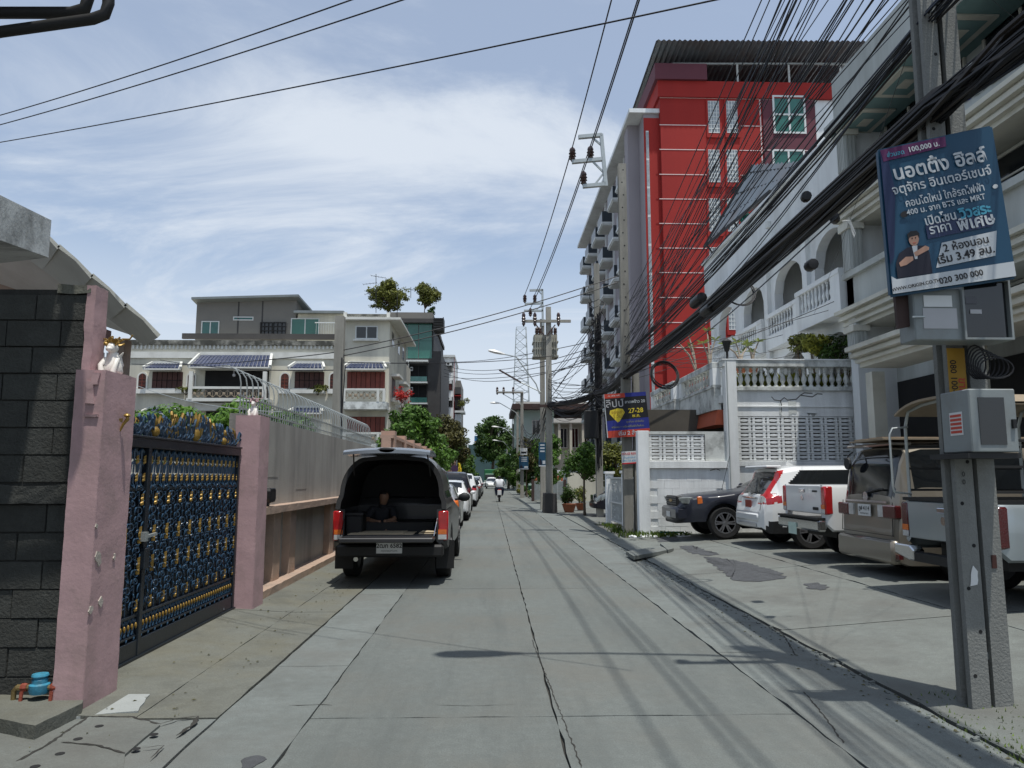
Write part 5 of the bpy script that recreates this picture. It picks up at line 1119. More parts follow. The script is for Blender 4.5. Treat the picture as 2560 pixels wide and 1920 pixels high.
# tilted sheet awning above the arcade
am = thing('sheet_awning', 'tilted corrugated metal awning on thin frame over the arcaded house', 'awning', (10, 29, 11.3))
A, Bq, C, D = at(1760, 618, 31.5), at(1882, 412, 29.0), at(2042, 402, 24.0), at(1925, 478, 26.0)
n = 34; vs = []; fs = []
for i in range(n + 1):
    t = i / n; nn = Vector((0, 0, 0.05 if i % 2 else -0.05)); vs += [A + (D - A) * t + nn, Bq + (C - Bq) * t + nn]
for i in range(n): fs.append((2 * i, 2 * i + 2, 2 * i + 3, 2 * i + 1))
MB().add(vs, fs).build('sheet', 'sheet_metal', am, fix=False)
for f in (0.12, 0.4, 0.68, 0.93): MB().bar(A + (Bq - A) * f - Vector((0, 0, .1)), D + (C - D) * f - Vector((0, 0, .1)), 0.07, 0.1).build('purlin', 'frame_black', am)
MB().bar(A, Bq, 0.06, 0.12).bar(A, D, 0.06, 0.12).build('edge_frame', 'frame_black', am)
for f in (0.05, 0.5, 0.95): q = A + (D - A) * f; MB().bar(q, (q.x + 0.4, q.y, 11.1), 0.06).build('strut', 'frame_black', am)
q = at(1862, 560, 29.5); rr = random.Random(2); b = MB()
for i in range(9): b.tube([q + Vector((rr.uniform(-.15, .15), rr.uniform(-.2, .2), 0.8)), q + Vector((rr.uniform(-.25, .25), rr.uniform(-.2, .2), 0.2)), q + Vector((rr.uniform(-.15, .15), rr.uniform(-.2, .2), -0.35))], [0.04, 0.09, 0.03], 5)
tag(b.build('green_net', 'net_green', smooth=50), 'bundled green net hanging below the sheet awning', 'net')
# ------------------------------------------------------------------ near shophouse on the same side
ns_ = thing('near_shophouse', 'tall pale shophouse with stepped cornices above the parked cars', 'shophouse', (11, 12, 0))
XS = 9.5; Y0s, Y1s = 1.5, 18.8
B(XS + 0.9, XS + 10, Y0s, Y1s, 0.0, 12.3).build('rear_block', 'shop_grey', ns_)
B(XS - 0.1, XS + 0.9, Y1s - 0.35, Y1s, 0.15, 11.0).build('end_wall', 'shop_white', ns_)
def cornice(name, X, z, steps, y0=Y0s, y1=Y1s + 0.25, m='cornice'):
    b = MB(); zz = z
    for (out, h) in steps: b.box(X - out, X + 0.9, y0, y1 + out * 0.3, zz, zz + h); zz += h + 0.001
    return b.build(name, m, ns_)
cornice('canopy', 8.4, 4.05, ((0.05, 0.10), (0.14, 0.07), (0.10, 0.05), (0.24, 0.09), (0.20, 0.05), (0.34, 0.10)), y1=16.3)
B(8.4, XS + 0.9, Y0s, 16.3, 4.5, 4.62).build('canopy_deck', 'cornice', ns_)
st = ((0.0, 0.10), (0.12, 0.08), (0.08, 0.06), (0.22, 0.10), (0.17, 0.06), (0.32, 0.10))
cornice('floor_cornice', XS, 5.45, st); B(XS - 0.1, XS + 0.05, Y0s, Y1s, 5.95, 6.75).build('parapet', 'shop_grey', ns_); B(XS - 0.22, XS + 0.1, Y0s, Y1s, 6.75, 6.9).build('handrail', 'shop_grey', ns_)
cornice('floor_cornice', XS, 8.15, st); B(XS - 0.1, XS + 0.05, Y0s, Y1s, 8.65, 9.45).build('parapet', 'shop_grey', ns_); B(XS - 0.22, XS + 0.1, Y0s, Y1s, 9.45, 9.6).build('handrail', 'shop_grey', ns_)
# roof terrace slab with coffered soffit
rsb = B(XS - 0.45, XS + 2, Y0s, Y1s + 0.1, 10.75, 11.05).build('upper_slab', 'shop_grey', ns_, bevel=0.03)
B(XS - 0.4, XS + 0.9, Y0s, Y1s, 10.74, 10.748).build('soffit', 'soffit_teal', ns_)
for i in range(9):
    y = Y1s - 0.3 - 1.9 * i
    if y - 1.3 < Y0s: break
    o = MB().box(XS - 0.3, XS + 0.6, y - 1.3, y, 10.70, 10.74).build('coffer_frame', 'cornice', ns_); B(XS - 0.16, XS + 0.46, y - 1.15, y - 0.15, 10.69, 10.70).build('coffer_panel', 'soffit_teal', o); B(XS + 0.02, XS + 0.28, y - 0.85, y - 0.45, 10.682, 10.69).build('coffer_boss', 'cornice', o)
B(XS - 0.2, XS + 0.9, Y0s, Y1s, 11.05, 12.35).build('top_storey', 'shop_grey', ns_)
# fluted columns
for y in (18.45, 14.6, 10.6, 6.8):
    for (z0, z1) in ((4.62, 5.45), (6.9, 8.15), (9.6, 10.7)):
        b = MB(); b.box(XS - 0.22, XS + 0.1, y - 0.2, y + 0.2, z0, z1)
        for i in range(5): b.box(XS - 0.245, XS - 0.22, y - 0.19 + i * 0.08, y - 0.14 + i * 0.08, z0 + 0.02, z1 - 0.02)
        for i in range(3): b.box(XS - 0.2 + i * 0.1, XS - 0.15 + i * 0.1, y - 0.225, y - 0.2, z0 + 0.02, z1 - 0.02)
        b.build('fluted_column', 'shop_grey', ns_); B(XS - 0.3, XS + 0.14, y - 0.27, y + 0.27, z1 - 0.16, z1 - 0.002).build('capital', 'cornice', ns_)
def xwin(y0, y1, z0, z1, X, fm='cornice', gm='glass_dark', nv=3, nh=3):
    b = MB(); fw = 0.06
    b.box(X - 0.05, X, y0, y0 + fw, z0, z1).box(X - 0.05, X, y1 - fw, y1, z0, z1).box(X - 0.05, X, y0, y1, z0 - 0.001, z0 + fw).box(X - 0.05, X, y0 + .001, y1 - .001, z1 - fw, z1 + 0.001)
    for i in range(1, nv): y = y0 + (y1 - y0) * i / nv; b.box(X - 0.045, X, y - 0.03, y + 0.03, z0 + fw, z1 - fw)
    for i in range(1, nh): z = z0 + (z1 - z0) * i / nh; b.box(X - 0.04, X, y0 + fw, y1 - fw, z - 0.02, z + 0.02)
    o = b.build('window', fm, ns_); B(X - 0.012, X - 0.006, y0 + 0.02, y1 - 0.02, z0 + 0.02, z1 - 0.02).build('pane', gm, o)
for (ya, yb) in ((14.9, 18.2), (10.95, 14.3), (7.1, 10.3), (3.2, 6.5)):
    for z in (4.65, 6.95, 9.65): xwin(ya, yb, z - 0.4 if z > 5 else z, z + 1.15 if z > 5 else z + 0.78, XS + 0.89)
# ground floor: white posts before a near-black sheet standing for garage shade
B(XS + 0.86, XS + 0.898, Y0s, Y1s - 0.4, 0.2, 4.0).build('garage_shade', 'void', ns_)
for y in (17.0, 13.4, 10.0, 6.6, 3.4): B(8.9, 9.2, y - 0.15, y + 0.15, 0.15, 4.05).build('post', 'cornice', ns_)
# laundry and rails on the balconies
for (u, v, m, lw) in ((2420, 205, 'p_blue2', 'dark blue garment hung first'), (2450, 185, 'p_white', 'white garment hung second'), (2490, 155, 'p_grey', 'grey garment hung third'), (2525, 120, 'p_blue2', 'dark blue garment hung fourth'), (2550, 110, 'p_white', 'white garment hung last')):
    p = atx(u, v, XS - 0.12); b = MB(); hh = 0.34
    b.add([p + Vector((0, -0.18, 0)), p + Vector((0, 0.18, 0)), p + Vector((-0.03, 0.2, -hh)), p + Vector((0.02, 0, -hh - 0.02)), p + Vector((-0.03, -0.2, -hh))], [(0, 1, 2, 3, 4)])
    tag(b.build('garment', m), lw + ' along the upper balcony rail of the near shophouse', 'laundry', 'clothes drying on the upper balcony')
for z in (7.05, 7.35, 7.65): MB().bar((XS - 0.15, Y0s, z), (XS - 0.15, 10.4, z), 0.03).build('drying_rail', 'steel_galv', ns_)

# ------------------------------------------------------------------ red apartment building
Yr = 45.0
rb = thing('red_building', 'eight storey red apartment building with maroon window bay and metal roof', 'apartment building', at(1900, 1190, Yr) * 1.0)
G = Face(rb, Yr)
x0 = G.r(1648, 2147, 178, 190)[0]; x1 = G.r(1648, 2160, 178, 190)[1]; zt = at(0, 219, Yr).z; zt2 = at(0, 178, Yr).z
xw = G.r(2037, 2040, 300, 310)[0]
B(x0, xw, Yr, Yr + 30, 0, zt).build('wall', 'red_paint', rb)
B(xw, xw + 14, Yr + 0.05, Yr + 30, 0, zt).build('white_wall', 'shop_white', rb)
B(x0 - 0.15, at(2147, 200, Yr).x, Yr - 0.15, Yr + 30, zt, zt2).build('top_band', 'red_paint', rb)
x2 = at(1762, 140, Yr).x; B(x0 - 0.35, x2, Yr - 0.35, Yr + 12, zt2, at(0, 138, Yr).z).build('corner_parapet', 'maroon', rb)
# ribbed metal roof
r0, r1, r2, r3 = at(1640, 100, Yr - 1.2), at(2230, 103, Yr - 1.2), Vector((at(2230, 103, Yr).x, Yr + 30, at(0, 178, Yr).z + 0.4)), Vector((at(1640, 100, Yr).x - 0.3, Yr + 30, at(0, 178, Yr).z + 0.4))
b = MB(); n = 90; vs = []; fs = []
for i in range(n + 1):
    t = i / n; nn = Vector((0, 0, 0.06 if i % 2 else -0.06)); vs += [r0 + (r1 - r0) * t + nn, r3 + (r2 - r3) * t + nn]
for i in range(n): fs.append((2 * i, 2 * i + 2, 2 * i + 3, 2 * i + 1))
b.add(vs, fs).build('roof', 'sheet_metal', rb, fix=False)
for i in range(5): u = 1700 + 125 * i; p = at(u, 178, Yr + 2); MB().tube([(p.x, Yr + 0.6, zt2), (p.x, Yr + 0.6, at(0, 118, Yr).z)], 0.07, 6).build('roof_post', 'alu_white', rb)
for v in (128, 160): MB().bar(at(1680, v, Yr + 0.6), at(2200, v, Yr + 0.6), 0.12).build('roof_purlin', 'steel_galv', rb)
B(x0 + 3, x0 + 25, Yr + 8, Yr + 8.2, zt2, at(0, 120, Yr).z).build('roof_back', 'grey_panel', rb)
# thin white grooves
for i, v in enumerate((219, 289, 352, 416, 479, 542, 605, 668, 732, 796, 860)):
    z = at(0, v, Yr).z
    for (ua, ub) in (((1648, 1768), (1850, 1905)) if i % 2 else ((1648, 1905),)) if i else ((1648, 2037),): B(at(ua, v, Yr).x, at(ub, v, Yr).x, Yr - 0.02, Yr, z - 0.025, z + 0.025).build('groove', 'line_white', rb)
B(at(1904, 400, Yr).x, at(1907, 400, Yr).x, Yr - 0.02, Yr, at(0, 900, Yr).z, zt).build('groove', 'line_white', rb)
# glass block windows
def gblock(u0, u1, v0, v1):
    xa, xb_, za, zb = G.r(u0, u1, v0, v1); e = 0.12
    o = MB().box(xa - e, xb_ + e, Yr - 0.10, Yr - 0.001, za - 0.35, za - 0.12).box(xa - e, xa, Yr - 0.07, Yr - 0.001, za - 0.119, zb + e).box(xb_, xb_ + e, Yr - 0.07, Yr - 0.001, za - 0.119, zb + e).build('window', 'red_paint', rb)
    B(xa, xb_, Yr - 0.02, Yr - 0.004, za, zb).build('pane', 'glass_block', o); m = MB(); w_ = xb_ - xa; h = zb - za
    for i in range(5): x = xa + w_ * i / 4; m.box(x - 0.022, x + 0.022, Yr - 0.04, Yr - 0.02, za, zb)
    for j in range(9): z = za + h * j / 8; m.box(xa, xb_, Yr - 0.044, Yr - 0.02, z - 0.022, z + 0.022)
    m.build('grid', 'alu_white', o)
for k_ in range(6):
    for (u0, u1) in ((1771, 1797), (1817, 1842)): gblock(u0 + k_ * 1.2, u1 + k_ * 1.2, 254 + k_ * 122, 332 + k_ * 123)
# maroon bay with large windows
xa, xb_ = at(1904, 300, Yr).x, at(2037, 300, Yr).x
B(xa + 0.06, xb_, Yr - 0.12, Yr, at(0, 900, Yr).z, at(0, 222, Yr).z).build('window_bay', 'maroon', rb)
G2 = Face(rb, Yr - 0.125)
for k_ in range(5): G2.window(1934, 2011, 240 + k_ * 135, 334 + k_ * 135, 'alu_white', 'glass_green', 2, 2, 0.12, 0.06)
B(xa, xb_, Yr - 0.14, Yr, at(0, 353.5, Yr).z, at(0, 351.5, Yr).z).build('groove', 'line_white', rb)
# corner glass strip, lilac return wall
XL = 9.9; YL = 47.0
zE = 25.1
B(XL, x0 + 0.001, Yr + 0.4, 74, 0, zE).build('side_wall', 'lilac_grey', rb)
B(9.15, XL, YL, YL + 1.2, 0, zE).build('return_wall', 'lilac_grey', rb)
B(XL + 0.001, x0 - 0.001, Yr + 0.34, Yr + 0.399, 0, zE - 0.3).build('red_edge', 'red_paint', rb)
o = B(XL + 0.12, XL + 0.30, Yr + 0.30, Yr + 0.34, 1, zE - 1.2).build('strip_window', 'alu_white', rb)
for i in range(12): B(XL + 0.13, XL + 0.29, Yr + 0.28, Yr + 0.30, 1.2 + i * 1.9, 2.9 + i * 1.9).build('pane', 'glass_block', o)
B(8.95, x0 + 0.5, Yr + 0.2, 74, zE, zE + 0.28).build('eave_slab', 'shop_white', rb)
# balconies on the lane side
bm1 = MB().box(-0.9, 0, -1.2, 1.2, -0.22, 0).box(-0.98, -0.9, -1.26, 1.26, -0.12, 0.05).box(-0.9, 0, -1.26, -1.2, -0.12, 0.05).mesh('balcony', 'shop_white')
bm2 = MB().box(-0.93, -0.90, -1.2, 1.2, 0.06, 0.95).box(-0.9, 0, -1.22, -1.19, 0.06, 0.95).mesh('railing', 'rail_dark')
bm3 = MB().box(-0.03, 0, -0.8, 0.9, 0.05, 2.15).mesh('door', 'void')
bm4 = MB().box(-0.14, 0, -1.6, -1.35, -3.0, 0.0).mesh('downpipe', 'shop_white')
for (Y, out) in ((49.6, 0), (53.4, 0), (58.6, 0), (62.4, 0), (67.0, 0), (71, 0)):
    for kf in range(8):
        z = 22.0 - 3.0 * kf; o = inst(bm1, 'balcony', rb, (XL, Y, z)); inst(bm2, 'railing', o, (XL, Y, z)); inst(bm3, 'door', o, (XL, Y, z)); inst(bm4, 'pier', o, (XL, Y, z + 3))
# ------------------------------------------------------------------ vehicles (local axes: +x forward, rear end at x = 0)
def ip(pts, x):
    if x <= pts[0][0]: return pts[0][1]
    for (a, ya), (b, yb) in zip(pts, pts[1:]):
        if x <= b: return ya + (yb - ya) * (x - a) / (b - a)
    return pts[-1][1]
def body_groups(sp):
    L = sp['L']; xs = set()
    n = int(L / 0.05)
    for i in range(n + 1): xs.add(round(L * i / n, 4))
    for i in range(9): xs.add(round(0.012 * i, 4)); xs.add(round(L - 0.012 * i, 4))
    for i in range(int(sp.get('fine', 0) / 0.02)): xs.add(round(0.02 * i, 4))
    for p in sp['top'] + sp['W']: xs.add(round(min(L, max(0, p[0])), 4))
    xs = sorted(xs); groups = {}; rows = None; secs = []
    for x in xs:
        hw = ip(sp['W'], x); zt = ip(sp['top'], x); zb = min(ip(sp['belt'], x), zt - 0.02); rh = min(ip(sp['RW'], x), hw - 0.03); zl = ip(sp['low'], x)
        for xw in sp['wheels']:
            d = abs(x - xw); ra = sp['arch']
            if d < ra: zl = max(zl, sp['r'] + math.sqrt(ra * ra - d * d))
        zl = min(zl, zb - 0.06); big = (zt - zb)
        z5 = zt - min(0.10, big * 0.45)
        pts = [(hw - 0.09, zl), (hw - 0.012, zl + 0.015), (hw, zl + (zb - zl) * 0.35), (hw, zl + (zb - zl) * 0.62), (hw - 0.012, zl + (zb - zl) * 0.86), (hw - 0.035, zb), (rh + 0.015, z5), (rh - 0.07, zt - min(0.028, big * 0.2)), (rh * 0.5, zt - 0.006), (0, zt)]
        sub = [1, 2, 3, 3, 2, 5, 2, 2, 2] if not sp.get('fine') else [1, 2, 4, 5, 6, 14, 3, 4, 3]; out = []
        for i, k in enumerate(sub):
            for j in range(k): t = j / k; out.append((pts[i][0] + (pts[i + 1][0] - pts[i][0]) * t, pts[i][1] + (pts[i + 1][1] - pts[i][1]) * t, i))
        out.append((0, zt, 9)); secs.append(out)
    nr = len(secs[0])
    def put(g, quad): groups.setdefault(g, MB()).poly(quad)
    for a in range(len(xs) - 1):
        for r in range(nr - 1):
            for s in (1, -1):
                q = [(xs[a], s * secs[a][r][0], secs[a][r][1]), (xs[a + 1], s * secs[a + 1][r][0], secs[a + 1][r][1]), (xs[a + 1], s * secs[a + 1][r + 1][0], secs[a + 1][r + 1][1]), (xs[a], s * secs[a][r + 1][0], secs[a][r + 1][1])]
                if s < 0: q.reverse()
                c = Vector(q[0]) + Vector(q[1]) + Vector(q[2]) + Vector(q[3]); c /= 4
                put(sp['group'](c.x, abs(c.y), c.z, secs[a][r][2], s), q)
    for a, flip in ((0, 1), (-1, 0)):     # end caps
        for r in range(nr - 1):
            for s in (1, -1):
                x = xs[a]; p0, p1 = secs[a][r], secs[a][r + 1]; q = [(x, s * p0[0], p0[1]), (x, s * p1[0], p1[1]), (x, 0, p1[1]), (x, 0, p0[1])]
                put(sp['group'](x, p0[0] * 0.7, (p0[1] + p1[1]) / 2, -1, s), q)
    return groups
def merge(me, d=0.0005):
    bm = bmesh.new(); bm.from_mesh(me); bmesh.ops.remove_doubles(bm, verts=bm.verts, dist=d); bmesh.ops.recalc_face_normals(bm, faces=bm.faces); bm.to_mesh(me); bm.free()
def islands(mb):
    par = list(range(len(mb.v))); key = {}
    def find(a):
        while par[a] != a: par[a] = par[par[a]]; a = par[a]
        return a
    for i, v in enumerate(mb.v):
        k = (round(v.x, 3), round(v.y, 3), round(v.z, 3))
        if k in key: par[find(i)] = find(key[k])
        else: key[k] = i
    for f in mb.f:
        for q in f[1:]: par[find(q)] = find(f[0])
    out = {}
    for f in mb.f: out.setdefault(find(f[0]), MB()).poly([mb.v[i] for i in f])
    return [m for m in out.values() if len(m.f) > 2]
def shell(t, gs, mats, cabname='body'):
    for g, mb in gs.items():
        nm, m = mats[g]
        for part in ([mb] if g in ('body', 'lower_trim') else islands(mb)):
            o = part.build(cabname if g == 'body' else nm, m, t, local=True, fix=False); merge(o.data)
            o.data.polygons.foreach_set('use_smooth', [True] * len(o.data.polygons)); o.data.set_sharp_from_angle(angle=R_(38))
WHEELS = {}
def wheel_meshes(r, wd, style):
    k = (r, wd, style)
    if k in WHEELS: return WHEELS[k]
    ri = r * 0.66
    ty = MB().lathe([(ri, -wd / 2 * .9), (r * 0.9, -wd / 2), (r * 0.975, -wd * 0.4), (r, -wd * 0.28), (r, wd * 0.28), (r * 0.975, wd * 0.4), (r * 0.9, wd / 2), (ri, wd / 2 * .9), (ri, -wd / 2 * .9)], (0, 0, 0), 28, 'y', False).mesh('tyre', 'tyre', 40)
    b = MB().lathe([(ri * 1.02, -wd * 0.4), (ri * 1.02, wd * 0.42), (ri * 0.92, wd * 0.42), (ri * 0.90, wd * 0.1), (ri * 0.3, wd * 0.05), (0.01, wd * 0.05)], (0, 0, 0), 24, 'y')
    rm = b.mesh('rim', 'rim_dark', 40); s = MB()
    ns = {'six': 6, 'five': 5, 'steel': 8}[style]
    for i in range(ns):
        a = 2 * math.pi * i / ns
        for da in ((-0.13, 0.13) if style != 'steel' else (0,)):
            p = (ri * 0.2 * math.cos(a + da * 2), 0, ri * 0.2 * math.sin(a + da * 2)); q = (ri * 0.95 * math.cos(a + da), 0, ri * 0.95 * math.sin(a + da))
            s.bar(Vector(p) + Vector((0, wd * 0.36, 0)), Vector(q) + Vector((0, wd * 0.40, 0)), ri * 0.13, 0.03, up=(0, 1, 0))
    s.lathe([(ri * 0.26, wd * 0.3), (ri * 0.24, wd * 0.42), (ri * 0.1, wd * 0.44)], (0, 0, 0), 12, 'y').lathe([(ri * 1.03, wd * .38), (ri * 1.0, wd * 0.44), (ri * 0.9, wd * 0.44), (ri * 0.9, wd * .38)], (0, 0, 0), 24, 'y')
    sm = s.mesh('spokes', 'rim', 40)
    WHEELS[k] = (ty, rm, sm); return WHEELS[k]
def add_wheels(t, sp, style='six', wd=0.22):
    ty, rm, sm = wheel_meshes(sp['r'], wd, style)
    for x in sp['wheels']:
        for s in (-1, 1):
            w_ = bpy.data.objects.new('wheel', ty); COL.objects.link(w_); w_.parent = t; w_.location = (x, s * (sp['track']), sp['r']); w_.rotation_euler = (0, 0, math.pi if s < 0 else 0)
            for me, nm in ((rm, 'rim'), (sm, 'spokes')): c = bpy.data.objects.new(nm, me); COL.objects.link(c); c.parent = w_
def lb(t, name, m, *a, **k): return MB().box(*a).build(name, m, t, local=True, bevel=k.get('bevel', 0.0), smooth=k.get('smooth'))
def rear_plate(t, x, z, txt, m='plate_white', inkm='ink_black', w_=0.34, h=0.15, y=0.0, sub=None):
    p = lb(t, 'licence_plate', m, x - 0.012, x, y - w_ / 2, y + w_ / 2, z - h / 2, z + h / 2)
    if txt: text(txt, h * 0.52, inkm, p, (x - 0.012, y, z + h * 0.14), (0, -1, 0), (0, 0, 1), 0.002, local=True, bold=0.002)
    if sub: text(sub, h * 0.22, inkm, p, (x - 0.012, y, z - h * 0.28), (0, -1, 0), (0, 0, 1), 0.002, local=True)
    return p
def car(name, label, cat, loc, rotz, sp, mats, style='six', group=None, tilt=0.0):
    t = thing(name, label, cat, loc, rotz, group)
    shell(t, body_groups(sp), mats)
    # wheel wells and floor
    w_ = MB(); hw = ip(sp['W'], sp['L'] / 2)
    w_.box(0.25, sp['L'] - 0.3, -hw + 0.28, hw - 0.28, sp['low'][1][1] + 0.03, sp['low'][1][1] + 0.25)
    for x in sp['wheels']: w_.box(x - sp['arch'] - 0.02, x + sp['arch'] + 0.02, -hw + 0.24, hw - 0.24, sp['low'][1][1] + 0.04, sp['r'] + sp['arch'] + 0.05)
    w_.build('underbody', 'trim_black', t, local=True)
    add_wheels(t, sp, style); return t
SW = 5   # row index of the side glass, SR.. = rows of roof / screens
def sides(c, wins, screens=(), lights=None):
    return None

# ---- generic small hatchback / suv used for the row of parked cars
def suv_spec(L=4.5, H=1.68, hw=0.90, belt=1.02, boxy=0.0, hood=1.02, r=0.35, wheelbase=2.62, rearx=0.85, ws=1.35, glass_end=None, sill=0.30, bump=0.62):
    x1 = L - ws - 0.55     # base of windscreen
    top = [(0, bump + 0.02), (0.02, bump + 0.08), (0.06, belt - 0.12), (0.10, belt + 0.02), (0.20 + 0.16 * (1 - boxy), H - 0.26), (0.42 - 0.1 * boxy, H - 0.07), (0.8, H - 0.01), (L * 0.42, H), (x1 - 0.75, H - 0.04), (x1 - 0.45, H - 0.14), (x1 + 0.32, hood + 0.06), (x1 + 0.6, hood + 0.01), (L - 0.45, hood - 0.09), (L - 0.14, hood - 0.2), (L - 0.04, hood - 0.34), (L, bump - 0.02)]
    return dict(L=L, top=top, belt=[(0, bump), (0.1, belt - 0.04), (0.4, belt + 0.02), (x1, belt - 0.06), (x1 + 0.6, hood - 0.05), (L - 0.3, hood - 0.2), (L, bump - 0.06)],
                W=[(0, hw - 0.20), (0.05, hw - 0.10), (0.2, hw - 0.03), (0.7, hw), (L - 0.9, hw), (L - 0.3, hw - 0.08), (L - 0.08, hw - 0.24), (L, hw - 0.36)],
                RW=[(0, hw - 0.25), (0.15, hw - 0.18), (0.5, hw - 0.24), (x1 - 0.5, hw - 0.26), (x1 + 0.3, hw - 0.14), (L - 0.3, hw - 0.18), (L, hw - 0.4)],
                low=[(0, 0.42), (0.15, sill), (L - 0.4, sill), (L, 0.34)], wheels=(rearx, rearx + wheelbase), r=r, arch=r + 0.06, track=hw - 0.13, x1=x1, H=H, belt0=belt, hw=hw, hood=hood)
def suv_group(sp, tail='hatch', clad=0.0):
    x1, H, be, hw, L = sp['x1'], sp['H'], sp['belt0'], sp['hw'], sp['L']
    def g(x, y, z, row, s):
        if row >= 6 and 0.12 < x < 0.40 and be + 0.06 < z < H - 0.11 and y < hw - 0.34: return 'rear_window'
        if row >= 6 and x1 - 0.42 < x < x1 + 0.28: return 'windscreen'
        if row == 5 and z > be + 0.07 and z < H - 0.13:
            if 0.58 + 0.5 * abs(z - be - 0.22) < x < x1 + 0.12 - 0.4 * (z - be): return 'side_window'
        if tail == 'tall' and (row in (4, 5) or (row >= 6 and y > hw - 0.36)) and x < 0.30 - 0.12 * max(0, z - be) and be - 0.12 < z < H - 0.2 : return 'tail_light'
        if tail != 'tall' and x < 0.34 and be - 0.20 < z < be + 0.02 and y > hw - 0.32: return 'tail_light'
        if x > L - 0.62 and hood_z(sp, x) - 0.26 < z < hood_z(sp, x) - 0.05 and y > hw - 0.46 and row >= 3 and x > L - 0.5: return 'headlight'
        if z < 0.36 + clad and (x < 0.18 or x > L - 0.1 or clad): return 'lower_trim'
        return 'body'
    return g
def hood_z(sp, x): return ip(sp['top'], x)
def cmats(paintn, light='light_red'):
    return {'body': ('body', paintn), 'rear_window': ('rear_window', 'glass_dark'), 'windscreen': ('windscreen', 'glass_dark'), 'side_window': ('side_window', 'glass_dark'), 'tail_light': ('tail_light', light), 'headlight': ('headlight', 'headlamp'), 'lower_trim': ('lower_trim', 'trim_black'), 'clear_light': ('reversing_light', 'light_clear'), 'amber': ('indicator', 'light_amber')}

# ---- white crossover parked tail to the lane
sp = suv_spec(4.55, 1.66, 0.92, 1.03, 0.0, r=0.36, wheelbase=2.62, rearx=0.95, bump=0.70); sp['fine'] = 3.0
def g_crv(x, y, z, row, s):
    be, H, hw, L = sp['belt0'], sp['H'], sp['hw'], sp['L']
    if row >= 6 and 0.11 < x < 0.40 and be + 0.04 < z < H - 0.12 and y < hw - 0.36: return 'rear_window'
    if row >= 6 and sp['x1'] - 0.42 < x < sp['x1'] + 0.28: return 'windscreen'
    w_ = 0.24 if z < be + 0.06 else 0.13
    lean = max(0, 0.05 + 0.72 * (z - 1.05)) if z > be + 0.05 else 0
    if be - 0.15 < z < be + 0.52 and lean + 0.015 < x < lean + w_ + (0.16 if be - 0.12 < z < be + 0.02 else 0) and y > hw - 0.40:
        if z < be + 0.03 and z > be - 0.12 and x < 0.10: return 'clear_light'
        return 'tail_light'
    if row == 5 and be + 0.06 < z < H - 0.12 and 0.58 + 1.1 * abs(z - be - 0.26) < x < sp['x1'] + 0.15 - 0.5 * (z - be): return 'side_window'
    if x > L - 0.5 and z > 0.62 and y > hw - 0.46 and row >= 3: return 'headlight'
    if z < 0.42 or (z < 0.5 and 0.1 < x < 0.5): return 'lower_trim'
    return 'body'
sp['group'] = g_crv
ZP = 0.19
c1 = car('parked_crossover', 'white crossover with tall red tail lights parked tail to the lane', 'car', (5.35, 15.45, ZP), 0, sp, cmats('paint_white'), 'five')
lb(c1, 'spoiler', 'paint_white', 0.20, 0.52, -0.62, 0.62, 1.60, 1.645, bevel=0.015); lb(c1, 'tailgate_trim', 'chrome', 0.055, 0.085, -0.42, 0.42, 0.985, 1.01)
MB().prism([(0, 0), (0.18, 0), (0.02, 0.09)], (0, 0.03, 0), (0.85, -0.015, 1.655), (1, 0, 0), (0, 0, 1)).build('fin_aerial', 'paint_white', c1, local=True)
rear_plate(c1, 0.035, 0.87, '', 'plate_red'); lb(c1, 'rear_skid', 'paint_silver', -0.02, 0.12, -0.55, 0.55, 0.40, 0.50, bevel=0.02)
for s in (-1, 1): lb(c1, 'reflector', 'light_dark_red', 0.05, 0.09, s * 0.72 - 0.07, s * 0.72 + 0.07, 0.60, 0.65)
lb(c1, 'bumper', 'paint_white', -0.03, 0.10, -0.66, 0.66, 0.52, 0.70, bevel=0.04, smooth=50)
MB().tube([(0.09, 0.0, 1.06), (0.13, -0.3, 1.12)], 0.012, 5).build('wiper', 'trim_black', c1, local=True)
B(0.06, 0.068, -0.06, 0.06, 1.03, 1.10).build('badge', 'chrome', c1, local=True)
# ---- black pickup nose to the lane
sp = suv_spec(5.0, 1.68, 0.90, 1.06, 1.0, hood=1.10, r=0.37, wheelbase=2.95, rearx=1.0, ws=1.55, sill=0.38, bump=0.74); L = sp['L']
def g_blk(x, y, z, row, s):
    if row >= 6 and sp['x1'] - 0.42 < x < sp['x1'] + 0.28: return 'windscreen'
    if row == 5 and sp['belt0'] + 0.05 < z < sp['H'] - 0.14 and 1.6 < x < sp['x1'] + 0.1 and not abs(x - 2.2) < 0.05: return 'side_window'
    return 'lower_trim' if z < 0.40 else 'body'
sp['group'] = g_blk; L0 = L
c2 = car('parked_pickup', 'black pickup with amber side lamp parked nose to the lane by the white wall', 'pickup truck', (4.35 + L0, 17.95, ZP), math.pi, sp, cmats('paint_navy'), 'six')
for s in (-1, 1):
    MB().prism([(0.0, 0), (0.34, 0.03), (0.40, 0.16), (0.10, 0.17), (0.0, 0.12)], (0, 0.10, 0), (L - 0.42, s * 0.72 - 0.05, 0.78)).build('headlight', 'headlamp', c2, local=True, bevel=0.012)
    MB().prism([(0.0, 0.02), (0.13, 0.0), (0.13, 0.17), (0.03, 0.18)], (0, 0.09, 0), (L - 0.56, s * 0.80 - 0.045, 0.79)).build('indicator', 'light_amber', c2, local=True, bevel=0.01)
gr = lb(c2, 'grille', 'trim_black', L - 0.16, L - 0.02, -0.5, 0.5, 0.74, 0.97, bevel=0.02)
for z in (0.78, 0.83, 0.88, 0.93): lb(gr, 'grille_bar', 'rim_dark', L - 0.02, L - 0.012, -0.48, 0.48, z, z + 0.018)
